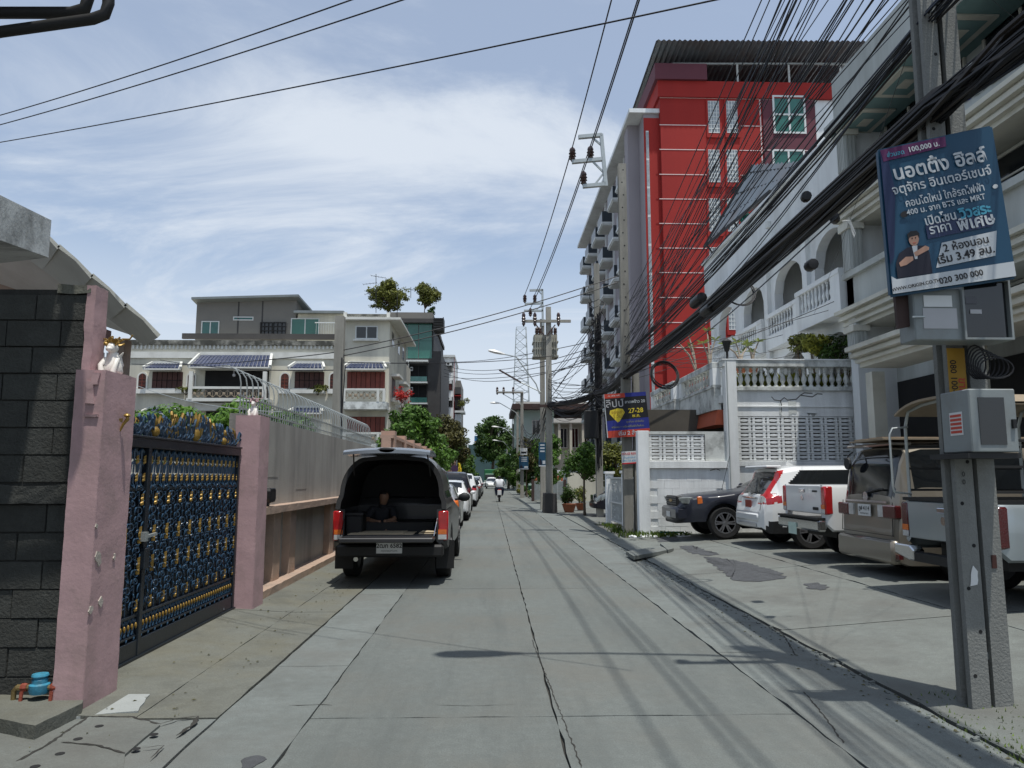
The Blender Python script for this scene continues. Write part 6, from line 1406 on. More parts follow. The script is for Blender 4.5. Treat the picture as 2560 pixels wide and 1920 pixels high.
MB().prism([(-0.16, 0), (-0.05, 0.035), (0.05, 0.035), (0.16, 0), (0.05, -0.035), (-0.05, -0.035)], (0.015, 0, 0), (L - 0.018, 0, 0.86), (0, 1, 0), (0, 0, 1)).build('badge', 'gold', c2, local=True)
lb(c2, 'front_bumper', 'paint_navy', L - 0.25, L + 0.05, -0.74, 0.74, 0.42, 0.72, bevel=0.05, smooth=50); lb(c2, 'licence_plate', 'plate_white', L + 0.052, L + 0.062, -0.17, 0.17, 0.48, 0.60)
MB().tube([(sp['x1'] + 0.3, -0.5, 1.17), (sp['x1'] + 0.1, 0.2, 1.24)], 0.012, 4).build('wiper', 'trim_black', c2, local=True)
for s in (-1, 1): MB().sphere((sp['x1'] + 0.02, s * 1.0, 1.18), (0.07, 0.11, 0.09), 10, 7).build('wing_mirror', 'paint_navy', c2, local=True, smooth=60)
MB().tube([(L - 1.5, -0.78, 1.08), (L - 1.75, -0.80, 1.95)], 0.006, 4).build('whip_aerial', 'trim_black', c2, local=True)

# ---- open pickups: bed with tailgate, cab ahead
def pickup(name, label, loc, rotz, paintn, H=1.72, hw=0.87, L=5.1, zb=1.08, bedL=1.55, light='light_red', gate_open=False, r=0.37, zf=0.66, group=None, cab_from=1.62, style='six', sill=0.46):
    t = thing(name, label, 'pickup truck', loc, rotz, group)
    x1 = L - 1.95
    top = [(cab_from, zb + 0.02), (cab_from + 0.03, zb + 0.12), (cab_from + 0.16, H - 0.12), (cab_from + 0.3, H - 0.02), (x1 - 0.85, H), (x1 - 0.5, H - 0.12), (x1 + 0.25, 1.17), (L - 0.5, 1.04), (L - 0.1, 0.92), (L, 0.7)]
    spx = dict(L=L, top=top, belt=[(cab_from, zb), (x1 + 0.2, 1.08), (L - 0.4, 0.95), (L, 0.62)], W=[(cab_from, hw), (L - 0.8, hw), (L - 0.2, hw - 0.1), (L, hw - 0.28)], RW=[(cab_from, hw - 0.12), (cab_from + 0.3, hw - 0.16), (x1 - 0.4, hw - 0.2), (x1 + 0.3, hw - 0.1), (L, hw - 0.3)], low=[(0, sill), (cab_from + .1, sill), (L, 0.4)], wheels=(1.08, L - 0.92), r=r, arch=r + 0.07, track=hw - 0.12)
    def g(x, y, z, row, s):
        if row >= 6 and x < cab_from + 0.2 and z > zb + 0.12 and y < hw - 0.2: return 'rear_window'
        if row >= 6 and x1 - 0.48 < x < x1 + 0.22: return 'windscreen'
        if row == 5 and z > zb + 0.08 and z < H - 0.14 and cab_from + 0.25 < x < x1 + 0.05 and abs(x - cab_from - 1.05) > 0.05: return 'side_window'
        return 'body'
    spx['group'] = g
    mb = body_groups_from(spx, cab_from)
    shell(t, mb, cmats(paintn), 'cab')
    # bed sides with arch cut, curved in plan at the tail
    for s in (-1, 1):
        xs = [0.0, 0.04, 0.12] + [0.2 + (cab_from - 0.02 - 0.2) * i / 28 for i in range(29)]; vs = []; fs = []
        prof = lambda x: hw - (0.07 if x == 0 else 0.025 if x < 0.1 else 0.0)
        for x in xs:
            zl = 0.52 + (0.08 if x < 0.06 else 0); d = abs(x - 1.08)
            if d < r + 0.07: zl = max(zl, r + math.sqrt((r + 0.07) ** 2 - d * d))
            w_ = prof(x)
            for (y, z) in ((w_ - 0.05, zl), (w_, zl + 0.03), (w_ + 0.005, (zl + zb) / 2), (w_ - 0.01, zb - 0.05), (w_ - 0.04, zb), (w_ - 0.10, zb), (w_ - 0.10, zl + 0.05)): vs.append((x, s * y, z))
        for i in range(len(xs) - 1):
            for j in range(6): q = (i * 7 + j, (i + 1) * 7 + j, (i + 1) * 7 + j + 1, i * 7 + j + 1); fs.append(q if s < 0 else tuple(reversed(q)))
        fs.append(tuple(range(7)))
        o = MB().add(vs, fs).build('bed_side', paintn, t, local=True, smooth=40)
    lb(t, 'bed_floor', 'bed_black', 0.05, cab_from, -hw + 0.1, hw - 0.1, 0.66, 0.70); lb(t, 'bed_front', paintn, cab_from - 0.05, cab_from - 0.01, -hw + 0.1, hw - 0.1, 0.7, zb)
    if not gate_open:
        gt_ = lb(t, 'tailgate', paintn, -0.01, 0.06, -hw + 0.155, hw - 0.155, zf, zb - 0.005, bevel=0.012)
        lb(gt_, 'gate_handle', 'chrome', -0.028, -0.012, -0.11, 0.11, zb - 0.13, zb - 0.07, bevel=0.008)
        MB().lathe([(0.05, 0), (0.05, 0.012), (0.035, 0.014)], (-0.022, 0, zb - 0.22), 12, 'x').build('badge', 'chrome', gt_, local=True)
    for s in (-1, 1):
        ll = MB().prism([(0.0, 0), (0.145, 0), (0.14, 0.36), (0.06, 0.40), (0.0, 0.40)], (0.12, 0, 0), (-0.012, s * (hw - 0.075), 0.67), (0, -s * 1, 0), (0, 0, 1)) if False else MB().box(-0.012, 0.13, s * (hw - 0.15) if s > 0 else s * hw - 0.004, s * hw + 0.004 if s > 0 else s * (hw - 0.15), zf, zb - 0.02)
        o = ll.build('tail_light', light, t, local=True, bevel=0.02, smooth=50)
        a, b_ = (hw - 0.145, hw - 0.02) if s > 0 else (-hw + 0.02, -hw + 0.145)
        lb(o, 'indicator', 'light_amber', -0.018, -0.008, a, b_, zf + 0.09, zf + 0.16); lb(o, 'reversing_light', 'light_clear', -0.018, -0.008, a, b_, zf + 0.015, zf + 0.085)
    w_ = MB().box(0.3, L - 0.4, -hw + 0.3, hw - 0.3, 0.40, 0.62)
    for x in spx['wheels']: w_.box(x - r - 0.1, x + r + 0.1, -hw + 0.26, hw - 0.26, 0.42, r * 2 + 0.12)
    w_.build('underbody', 'trim_black', t, local=True)
    add_wheels(t, spx, style, 0.24)
    for s in (-1, 1): MB().sphere((x1 - 0.05, s * (hw + 0.13), 1.22), (0.06, 0.12, 0.085), 10, 7).bar((x1 - 0.03, s * (hw - 0.05), 1.17), (x1 - 0.03, s * (hw + 0.1), 1.19), 0.04).build('wing_mirror', 'trim_black', t, local=True, smooth=60)
    return t
def body_groups_from(spx, x0):
    s2 = dict(spx); L = spx['L']
    # shift so that the cab shell starts at its own rear
    sh = lambda pts: [(p[0] - x0, p[1]) for p in pts]
    s2['L'] = L - x0
    for k in ('top', 'belt', 'W', 'RW'): s2[k] = sh(spx[k])
    s2['low'] = sh(spx['low']); s2['wheels'] = tuple(x - x0 for x in spx['wheels']); g0 = spx['group']; s2['group'] = lambda x, y, z, row, s: g0(x + x0, y, z, row, s)
    gs = body_groups(s2)
    for m in gs.values():
        for v in m.v: v.x += x0
    return gs
def step_bumper(t, hw, m='chrome', x=-0.14):
    for s in (-1, 1): MB().prism([(0.0, 0.06), (0.30, 0.0), (0.42, 0.0), (0.42, 0.13), (0.34, 0.18), (0.0, 0.18)], (0.15, 0, 0), (x, s * (hw - 0.02), 0.40), (0, -s, 0), (0, 0, 1)).build('bumper_end', m, t, local=True, bevel=0.015)
    lb(t, 'bumper_step', 'trim_black', x + 0.01, 0.05, -hw + 0.44, hw - 0.44, 0.40, 0.50)
c3 = pickup('parked_pickup', 'white pickup showing its closed tailgate beside the white crossover', (5.5, 13.0, ZP), 0, 'paint_white', hw=0.88, zb=1.28, H=1.84, zf=0.80, r=0.39)
lb(c3, 'bumper', 'chrome', -0.13, 0.02, -0.86, 0.86, 0.52, 0.71, bevel=0.03); lb(c3, 'bumper_pad', 'trim_black', -0.135, 0.0, -0.84, 0.84, 0.712, 0.745)
lb(c3, 'licence_plate', 'plate_green', -0.145, -0.135, 0.0, 0.34, 0.42, 0.62)
rear_c = text('REVO', 0.07, 'ink_black', c3, (-0.012, 0.45, 0.98), (0, -1, 0), (0, 0, 1), 0.003, local=True) if False else None
B(-0.018, -0.011, -0.62, -0.42, 0.86, 0.91).build('lettering', 'ink_black', c3, local=True); B(-0.018, -0.011, -0.60, -0.42, 1.16, 1.19).build('lettering', 'ink_black', c3, local=True)
# caged silver pickup, nearest
c5 = pickup('caged_pickup', 'silver pickup with a tall steel cage and roof behind the near pole', (5.30, 8.6, ZP), 0, 'paint_steel', hw=0.90, light='light_dark_red', zb=1.12)
step_bumper(c5, 0.90)
cg = MB(); zt_ = 2.27
for x in (0.06, 0.85, 1.55):
    for s in (-1, 1): cg.tube([(x, s * 0.80, 1.1), (x, s * 0.80, zt_ - 0.22), (x, s * 0.72, zt_ - 0.03), (x, s * 0.4, zt_ + 0.03), (x, 0, zt_ + 0.05)], 0.02, 6)
cg.build('cage_hoop', 'steel_galv', c5, local=True, smooth=50)
for z in (1.25, 1.52, 1.80):
    for s in (-1, 1): MB().bar((0.06, s * 0.80, z), (1.6, s * 0.80, z), 0.028).build('cage_rail', 'frame_black', c5, local=True)
MB().tube([(-0.16, 0.75, 1.22), (-0.18, 0.75, 1.3), (-0.18, 0.75, 1.95), (-0.14, 0.75, 2.03), (0.06, 0.75, 2.05)], 0.014, 6).tube([(-0.16, 0.75, 1.22), (0.06, 0.76, 1.2)], 0.014, 6).build('grab_handle', 'steel_galv', c5, local=True, smooth=50)
b = MB(); n = 12; vs = []; fs = []
for i in range(n + 1):
    y = -0.85 + 1.7 * i / n; z = zt_ + 0.09 - 0.14 * abs(y / 0.85) ** 3.0; vs += [(-0.05, y, z), (1.75, y, z), (-0.05, y, z - 0.03), (1.75, y, z - 0.03)]
for i in range(n): a = 4 * i; fs += [(a, a + 1, a + 5, a + 4), (a + 2, a + 6, a + 7, a + 3), (a, a + 4, a + 6, a + 2), (a + 1, a + 3, a + 7, a + 5)]
b.add(vs, fs).build('cage_roof', 'canvas_tan', c5, local=True, smooth=50)
lb(c5, 'bed_trim', 'trim_black', -0.015, 1.6, -0.84, 0.84, 1.121, 1.16)
# ---- gold van
sp = suv_spec(4.75, 1.92, 0.90, 1.12, 1.0, hood=1.10, r=0.33, wheelbase=2.85, rearx=0.95, ws=0.85, sill=0.22, bump=0.66)
sp['top'] = [(0, 0.64), (0.015, 0.70), (0.03, 0.98), (0.05, 1.12), (0.17, 1.66), (0.26, 1.84), (0.5, 1.90), (2.0, 1.92), (3.1, 1.88), (3.35, 1.76), (3.95, 1.16), (4.45, 1.0), (4.68, 0.8), (4.75, 0.6)]
sp['low'] = [(0, 0.26), (0.15, 0.2), (4.4, 0.22), (4.75, 0.3)]
def g_van(x, y, z, row, s):
    if row >= 6 and 0.05 < x < 0.24 and 1.14 < z < 1.79 and y < 0.70: return 'rear_window'
    if row == 5 and 1.22 < z < 1.74 and (0.30 < x < 3.3) and not any(abs(x - q) < 0.05 for q in (0.9, 2.0)): return 'side_window'
    if row >= 6 and 3.3 < x < 3.9: return 'windscreen'
    return 'body'
sp['group'] = g_van
c4 = car('gold_van', 'gold people carrier with wooden boards on its roof parked tail to the lane', 'van', (5.55, 10.95, ZP), 0, sp, cmats('paint_gold'), 'five')
for s in (-1, 1):
    a, b_ = sorted((s * 0.84, s * 0.50)); o = lb(c4, 'tail_light', 'light_dark_red', -0.005, 0.09, a, b_, 0.84, 1.02, bevel=0.015); a, b_ = sorted((s * 0.50, s * 0.36)); lb(c4, 'reversing_light', 'light_clear', 0.002, 0.03, a, b_, 0.85, 1.02)
    a, b_ = sorted((s * 0.88, s * 0.74)); lb(c4, 'bumper_reflector', 'light_dark_red', -0.012, 0.05, a, b_, 0.30, 0.36)
lb(c4, 'chrome_strip', 'chrome', 0.008, 0.03, -0.60, 0.60, 1.045, 1.075); lb(c4, 'bumper', 'paint_gold', -0.06, 0.12, -0.80, 0.80, 0.22, 0.55, bevel=0.04, smooth=50)
rear_plate(c4, 0.0, 0.93, 'ฎฬ 4114', w_=0.36, h=0.17, sub='กรุงเทพมหานคร')
MB().lathe([(0.07, 0), (0.07, 0.01), (0.055, 0.01)], (0.018, 0, 1.13), 14, 'x').build('badge', 'chrome', c4, local=True)
MB().tube([(0.06, 0.15, 1.16), (0.05, -0.35, 1.24), (0.04, -0.48, 1.24)], 0.016, 5).build('wiper', 'trim_black', c4, local=True)
lb(c4, 'rear_spoiler', 'paint_gold', 0.10, 0.4, -0.66, 0.66, 1.86, 1.90, bevel=0.015)
MB().tube([(0.12, 0.5, 1.8), (0.04, 0.5, 1.74), (0.02, 0.5, 1.66)], 0.012, 5).lathe([(0.09, -0.01), (0.1, 0.02)], (0.02, 0.5, 1.62), 10, 'x').build('parking_mirror', 'trim_black', c4, local=True)
for (a, b_) in (((0.0, 0.70), (1.06, 1.10)), ((0.0, -0.70), (1.06, 1.10))): pass
for s in (-1, 1): MB().bar((0.0, s * 0.735, 0.60), (0.028, s * 0.72, 1.06), 0.008).build('panel_gap', 'trim_black', c4, local=True)
lb(c4, 'panel_gap', 'trim_black', -0.062, -0.05, -0.76, 0.76, 0.548, 0.556); lb(c4, 'panel_gap', 'trim_black', -0.002, 0.012, -0.74, 0.74, 0.60, 0.608)
for s in (-1, 1): MB().bar((0.012, s * 0.70, 0.72), (0.05, s * 0.70, 1.02), 0.007).build('panel_gap', 'trim_black', c1, local=True)
rb_ = thing('roof_board', 'weathered wooden boards lying on the roof of the gold van', 'boards', (5.55, 10.95, ZP + 1.93))
for i, (y, z) in enumerate(((-0.5, 1.935), (-0.1, 1.935), (0.3, 1.935), (-0.2, 1.965), (0.35, 1.965))): B(5.52 + 0.05 * i, 8.2, 10.95 + y - 0.19, 10.95 + y + 0.19, ZP + z, ZP + z + 0.025).build('board', 'canvas_tan', rb_)

# ------------------------------------------------------------------ grey pickup with open canopy in the lane
TX, TY = -1.49, 11.35
ck = pickup('canopy_pickup', 'dark grey pickup with raised rear hatch and lowered tailgate parked in the lane', (TX, TY, 0), math.pi / 2, 'paint_grey', H=1.80, hw=0.86, L=5.2, zb=1.12, gate_open=True, r=0.385, light='light_red', cab_from=1.62, sill=0.45)
ck['category'] = 'pickup truck'
# canopy shell: hoops lofted along x, open at the tail
def hoop(x, hwb, hwt, zb_, zt__, n=9):
    pts = [(hwb, zb_), (hwb - 0.01, zb_ + 0.12)]
    for i in range(n + 1):
        a = math.pi / 2 * i / n; pts.append((hwt + (hwb - 0.05 - hwt) * math.cos(a) ** 1.35, (zb_ + 0.22) + (zt__ - zb_ - 0.22) * math.sin(a) ** 0.9))
    pts.append((hwt * 0.5, zt__ + 0.02)); pts.append((0, zt__ + 0.03))
    full = [(y, z) for y, z in pts] + [(-y, z) for y, z in reversed(pts[:-1])]
    return [(x + 0.22 * max(0, (z - zb_)) if x < 0.1 else x, y, z) for (y, z) in full]
def loft(secs, m, name, t, smooth=50, closed=False):
    b = MB(); n = len(secs[0]); vs = [p for s in secs for p in s]; fs = []
    for i in range(len(secs) - 1):
        for j in range(n - 1): fs.append((i * n + j, i * n + j + 1, (i + 1) * n + j + 1, (i + 1) * n + j))
    return b.add(vs, fs).build(name, m, t, local=True, smooth=smooth)
outer = [hoop(x, 0.835, 0.46, 1.12, zt__) for x, zt__ in ((0.0, 1.90), (0.3, 1.92), (0.6, 1.93), (0.95, 1.93), (1.3, 1.91), (1.66, 1.86))]
inner = [[(p[0], p[1] * 0.915, 1.10 + (p[2] - 1.10) * 0.93) for p in hp] for hp in outer]
cn = loft(outer, 'paint_grey', 'canopy', ck); loft(inner, 'bed_black', 'canopy_lining', cn)
MB().poly(inner[-1]).build('bulkhead', 'bed_black', cn, local=True); MB().poly([(1.665, p[1], p[2]) for p in outer[-1]]).build('front_panel', 'paint_grey', cn, local=True)
rim_ = MB(); n = len(outer[0])
rim_.add(outer[0] + inner[0], [(j, j + 1, n + j + 1, n + j) for j in range(n - 1)]).build('canopy_rim', 'trim_black', cn, local=True)
for s in (-1, 1):
    vs = []
    for (x, z) in ((0.42, 1.25), (0.45, 1.58), (1.5, 1.60), (1.52, 1.25)): vs.append((x, s * (0.895 if z < 1.4 else 0.80), z))
    MB().prism([(0, 0), (1, 0), (1, 1), (0, 1)], (0, s * 0.012, 0), (0.40, s * 0.815, 1.28), (1.1, 0, 0), (0, -s * 0.14, 0.33)).build('canopy_window', 'glass_dark', cn, local=True)
# hatch raised level with the canopy roof
hz_ = MB(); vs = []; fs = []
for i in range(9):
    y = -0.65 + 1.30 * i / 8; c = 0.04 * (1 - (y / 0.65) ** 2)
    for (x, z) in ((0.22, 1.945), (-0.20, 1.985), (-0.52, 1.99), (-0.60, 1.955)): vs.append((x, y * (1.0 if x > -0.5 else 0.96), z + c))
    for (x, z) in ((-0.60, 1.92), (-0.52, 1.93), (-0.20, 1.935), (0.22, 1.905)): vs.append((x, y * (1.0 if x > -0.5 else 0.96), z + c * 0.6))
for i in range(8):
    for j in range(8): a, b_ = i * 8 + j, i * 8 + (j + 1) % 8; fs.append((a, b_, b_ + 8, a + 8))
fs += [tuple(range(8)), tuple(64 + j for j in range(7, -1, -1))]
ht = hz_.add(vs, fs).build('hatch', 'hatch_grey', ck, local=True, smooth=40)
MB().lathe([(0.09, 0), (0.12, 0.01), (0.11, 0.03), (0.04, 0.04)], (-0.60, 0, 1.985), 14, 'x').build('hatch_handle', 'black_plastic', ht, local=True, smooth=50)
for v in ht.children[0].data.vertices: v.co.y *= 1.2; v.co.z = 1.985 + (v.co.z - 1.985) * 0.35
for s in (-1, 1): MB().tube([(0.10, s * 0.58, 1.62), (-0.18, s * 0.55, 1.94)], 0.011, 6).build('gas_strut', 'trim_black', ck, local=True)
# lowered tailgate
tg = lb(ck, 'tailgate', 'paint_grey', -0.50, 0.0, -0.68, 0.68, 0.665, 0.735, bevel=0.015)
lb(tg, 'gate_liner', 'bed_black', -0.47, 0.0, -0.64, 0.64, 0.735, 0.745)
for i in range(22): 
    x = -0.45 + 0.02 * i; MB().bar((x, -0.62, 0.748), (x, 0.62, 0.748), 0.007, 0.006).build('liner_rib', 'rim_dark', tg, local=True)
for s in (-1, 1): MB().tube([(0.03, s * 0.70, 1.0), (-0.36, s * 0.675, 0.75)], 0.008, 5).build('gate_stay', 'chrome', ck, local=True)
lb(ck, 'rear_bumper', 'trim_black', -0.10, 0.12, -0.80, 0.80, 0.42, 0.60, bevel=0.03)
rear_plate(ck, -0.505, 0.605, '2ฒก 6582', w_=0.34, h=0.15, sub='กรุงเทพมหานคร') if False else None
rear_plate(ck, -0.105, 0.565, '2ฒก 6582', w_=0.38, h=0.17, sub='กรุงเทพมหานคร')
for s in (-1, 1): lb(ck, 'mud_flap', 'trim_black', 0.56, 0.59, s * 0.79 - 0.14, s * 0.79 + 0.14, 0.18, 0.62)
MB().tube([(0.05, 0.5, 0.40), (-0.05, 0.5, 0.39)], 0.035, 10).build('exhaust', 'chrome', ck, local=True)
for s in (-1, 1): lb(ck, 'wheel_box', 'bed_black', 0.70, 1.46, s * 0.68 - 0.13, s * 0.68 + 0.13, 0.70, 0.92, bevel=0.03)
def tw(x, y, z): return Vector((TX - y, TY + x, z))    # pickup local -> world
# cardboard sheets and load in the bed
cb = thing('cardboard_sheet', 'flat pale cardboard sheets lying at the tail of the pickup bed', 'cardboard', tw(0, 0, 0.75))
for (x0_, x1_, y0_, y1_, z, a) in ((-0.12, 0.45, -0.35, 0.62, 0.752, 0.0), (-0.05, 0.5, -0.2, 0.5, 0.762, 0.05), (-0.02, 0.3, -0.68, -0.42, 0.755, 0.1), (0.05, 0.35, -0.66, -0.45, 0.775, -0.1)):
    p, q = tw(x0_, y0_, z), tw(x1_, y1_, z + 0.008); B(min(p.x, q.x), max(p.x, q.x), min(p.y, q.y), max(p.y, q.y), z, z + 0.008).build('sheet', 'card', cb)
bx_ = thing('tool_case', 'dark storage box beside the seated boy in the pickup bed', 'box', tw(0.45, 0.5, 0.705))
p, q = tw(0.22, 0.46, 0), tw(0.58, 0.72, 0); B(min(p.x, q.x), max(p.x, q.x), p.y, q.y, 0.705, 1.02).build('case', 'trim_black', bx_, bevel=0.02); B(min(p.x, q.x) - 0.01, max(p.x, q.x) + 0.01, p.y - 0.01, q.y + 0.01, 1.02, 1.06).build('lid', 'black_plastic', bx_)
for s in (-1, 1): MB().prism([(-0.13, 0), (0.13, 0), (0.11, 0.22), (-0.11, 0.22)], (0.06, 0, 0), (2.3, s * 0.33, 1.22), (0, 1, 0), (0, 0, 1)).build('headrest', 'box_grey', ck, local=True, bevel=0.02)
# seated boy
def P3(x, y, z): return tuple(tw(x + 0.30, y + 0.10, 0.72 + (z - 0.72) * 0.82))
pt = {'pel': (P3(0.75, 0.18, 0.82), (0.13, 0.12)), 'ch': (P3(0.68, 0.16, 1.05), (0.14, 0.10)), 'nk': (P3(0.60, 0.15, 1.26), 0.055), 'hd0': (P3(0.55, 0.13, 1.33), 0.065), 'hd': (P3(0.53, 0.12, 1.43), 0.10), 'hd2': (P3(0.545, 0.12, 1.53), 0.045),
      'sl': (P3(0.64, 0.32, 1.18), 0.06), 'el': (P3(0.52, 0.40, 0.97), 0.045), 'wl': (P3(0.40, 0.22, 0.93), 0.033), 'hl': (P3(0.36, 0.14, 0.93), 0.035), 'sr': (P3(0.64, 0.0, 1.18), 0.06), 'er': (P3(0.50, -0.06, 0.97), 0.045), 'wr': (P3(0.38, 0.06, 0.94), 0.033), 'hr': (P3(0.34, 0.10, 0.95), 0.035),
      'kl': (P3(0.42, 0.42, 0.88), 0.075), 'al': (P3(0.38, 0.10, 0.78), 0.045), 'tl': (P3(0.30, 0.02, 0.77), 0.04), 'kr': (P3(0.42, -0.12, 0.88), 0.075), 'ar': (P3(0.42, 0.22, 0.77), 0.045), 'tr': (P3(0.32, 0.30, 0.77), 0.04), 'hpl': (P3(0.68, 0.28, 0.82), 0.09), 'hpr': (P3(0.68, 0.06, 0.82), 0.09)}
E = [('pel', 'ch'), ('ch', 'nk'), ('nk', 'hd0'), ('hd0', 'hd'), ('hd', 'hd2'), ('ch', 'sl'), ('sl', 'el'), ('el', 'wl'), ('wl', 'hl'), ('ch', 'sr'), ('sr', 'er'), ('er', 'wr'), ('wr', 'hr'), ('pel', 'hpl'), ('hpl', 'kl'), ('kl', 'al'), ('al', 'tl'), ('pel', 'hpr'), ('hpr', 'kr'), ('kr', 'ar'), ('ar', 'tr')]
boy = skin_body('person', pt, E, 'pel', 'skin'); tag(boy, 'boy in dark clothes sitting cross-legged in the open bed of the pickup', 'person')
def dress(src, name, m, keep, grow=0.012):
    me = src.data.copy(); me.name = name; bm = bmesh.new(); bm.from_mesh(me); bm.normal_update()
    bmesh.ops.delete(bm, geom=[f for f in bm.faces if not keep(f.calc_center_median())], context='FACES')
    for v in bm.verts: v.co += v.normal * grow
    bm.to_mesh(me); bm.free(); me.materials.clear(); me.materials.append(MATS[m]); o = bpy.data.objects.new(name, me); COL.objects.link(o); o.parent = src; return o
dress(boy, 'shirt', 'cloth_dark', lambda c: 0.85 < c.z < 1.165 and c.y > TY + 0.78)
dress(boy, 'trousers', 'cloth_jeans', lambda c: c.z < 0.88 and (c.y > TY + 0.74 or abs(c.x - tw(0, 0.25, 0).x) > 0.17))
dress(boy, 'hair', 'hair', lambda c: c.z > 1.25 and (c.z > 1.33 or c.y > TY + 0.855), 0.014)
# ------------------------------------------------------------------ row of cars along the wall
def simple_car(label, loc, rotz, paintn, H=1.5, L=4.2, hw=0.85, belt=0.98, light='light_red', boxy=0.3, tail='hatch', hood=0.98, amber=False, cat='car', group='cars parked along the peach wall'):
    s_ = suv_spec(L, H, hw, belt, boxy, hood=hood, r=0.31 if H < 1.6 else 0.36, wheelbase=L * 0.6, rearx=0.75, sill=0.22 if H < 1.6 else 0.32); s_['group'] = suv_group(s_, tail)
    t = car('parked_car', label, cat, loc, rotz, s_, cmats(paintn, light), 'five', group)
    rear_plate(t, 0.03, 0.82, ''); 
    for s in (-1, 1): MB().sphere((s_['x1'] + 0.0, s * (hw + 0.09), belt + 0.05), (0.06, 0.10, 0.07), 8, 6).build('wing_mirror', paintn, t, local=True, smooth=60)
    return t
HY = math.pi / 2
t = simple_car('low silver saloon parked directly behind the grey pickup', (-1.72, 21.6, 0), HY, 'paint_silver', 1.42, 4.4, 0.85, 0.92, 'light_amber', hood=0.95)
lb(t, 'bumper', 'paint_silver', -0.05, 0.1, -0.72, 0.72, 0.42, 0.62, bevel=0.03)
t = simple_car('white hatchback with red tail lights behind the silver saloon', (-1.62, 27.4, 0), HY, 'paint_white', 1.50, 4.0, 0.86, 0.96)
t = simple_car('black tall off-roader third behind the grey pickup', (-1.75, 33.0, 0), HY, 'paint_black', 1.86, 4.6, 0.92, 1.1, 'light_dark_red', 0.8, hood=1.1)
t = simple_car('white sport utility car ahead of the black off-roader', (-1.62, 40.5, 0), HY, 'paint_white', 1.82, 4.6, 0.92, 1.08, boxy=0.6, hood=1.08)
t = simple_car('dark grey car beyond the white sport utility car', (-1.6, 47.5, 0), HY, 'paint_grey', 1.62, 4.4, 0.88, 1.0, boxy=0.4)
t = simple_car('black saloon beyond the dark grey car', (-1.55, 54.5, 0), HY, 'paint_black', 1.5, 4.4, 0.88, 0.98)
t = simple_car('silver car second from the far end of the parked row', (-1.5, 62, 0), HY, 'paint_silver', 1.6, 4.4, 0.88, 1.0)
t = simple_car('white car at the far end of the parked row', (-1.5, 69.5, 0), HY, 'paint_white', 1.7, 4.4, 0.88, 1.02)
# oncoming pickup and green lorry
t = simple_car('small white pickup driving towards the camera far down the lane', (0.25, 108, 0), -HY, 'paint_white', 1.6, 4.6, 0.85, 1.0, group='oncoming traffic', cat='pickup truck')
gl_ = thing('green_lorry', 'green tarpaulin lorry behind the oncoming white pickup', 'lorry', (0.1, 124, 0), -HY, 'oncoming traffic')
lb(gl_, 'cargo_cover', 'tarp_green', -5, -0.2, -1.05, 1.05, 0.9, 2.9, bevel=0.1); lb(gl_, 'cab', 'paint_green', -0.1, 1.5, -1.0, 1.0, 0.5, 2.2, bevel=0.15); lb(gl_, 'windscreen', 'glass_dark', 1.48, 1.52, -0.85, 0.85, 1.35, 2.0)
add_wheels(gl_, dict(wheels=(-3.5, 0.8), r=0.4, track=0.85), 'steel')
# black car inside the white gate
sp9 = suv_spec(4.6, 1.75, 0.92, 1.05, 0.5, hood=1.08, r=0.36); sp9['group'] = suv_group(sp9)
t = car('parked_car', 'black car with chrome grille standing in the yard behind the white gate', 'car', (4.15 + 4.6, 30.4, 0.03), math.pi, sp9, cmats('paint_black'), 'five')
lb(t, 'grille', 'chrome', 4.52, 4.6, -0.42, 0.42, 0.62, 0.86, bevel=0.02); lb(t, 'front_bumper', 'paint_black', 4.45, 4.62, -0.7, 0.7, 0.36, 0.58, bevel=0.04)
# ------------------------------------------------------------------ scooter and rider
MX, MY = 0.62, 49.0
sco = thing('scooter', 'dark motor scooter with white rear panel ridden down the lane', 'scooter', (MX, MY, 0), HY)
for x in (0.0, 1.25): MB().lathe([(0.16, -0.05), (0.25, -0.055), (0.28, -0.03), (0.28, 0.03), (0.25, 0.055), (0.16, 0.05)], (x, 0, 0.28), 18, 'y').build('wheel', 'tyre', sco, local=True, smooth=50)
MB().prism([(-0.25, 0.55), (0.0, 0.42), (0.5, 0.40), (0.85, 0.25), (0.95, 0.3), (1.1, 0.75), (1.15, 1.0), (1.05, 1.0), (0.9, 0.6), (0.75, 0.4), (0.5, 0.72), (-0.2, 0.78)], (0, 0.26, 0), (0, -0.13, 0)).build('body', 'purple', sco, local=True, bevel=0.03)
lb(sco, 'seat', 'trim_black', -0.2, 0.5, -0.13, 0.13, 0.77, 0.83, bevel=0.03); lb(sco, 'rear_panel', 'plate_white', -0.31, -0.27, -0.13, 0.13, 0.45, 0.75, bevel=0.01); lb(sco, 'tail_light', 'light_red', -0.29, -0.25, -0.1, 0.1, 0.76, 0.82)
MB().tube([(1.05, -0.32, 1.06), (1.1, 0, 1.03), (1.05, 0.32, 1.06)], 0.02, 6).build('handlebar', 'trim_black', sco, local=True); MB().tube([(1.1, 0, 1.0), (1.25, 0, 0.28)], 0.03, 6).build('fork', 'rim_dark', sco, local=True)
def mw(x, y, z): return (MX - y, MY + x, z)
pt = {'pel': (mw(0.1, 0, 0.92), (0.17, 0.13)), 'ab': (mw(0.12, 0, 1.1), (0.16, 0.11)), 'ch': (mw(0.17, 0, 1.3), (0.19, 0.12)), 'nk': (mw(0.2, 0, 1.47), 0.06), 'hd': (mw(0.24, 0, 1.58), 0.105), 'hd2': (mw(0.25, 0, 1.66), 0.10)}
E = [('pel', 'ab'), ('ab', 'ch'), ('ch', 'nk'), ('nk', 'hd'), ('hd', 'hd2')]
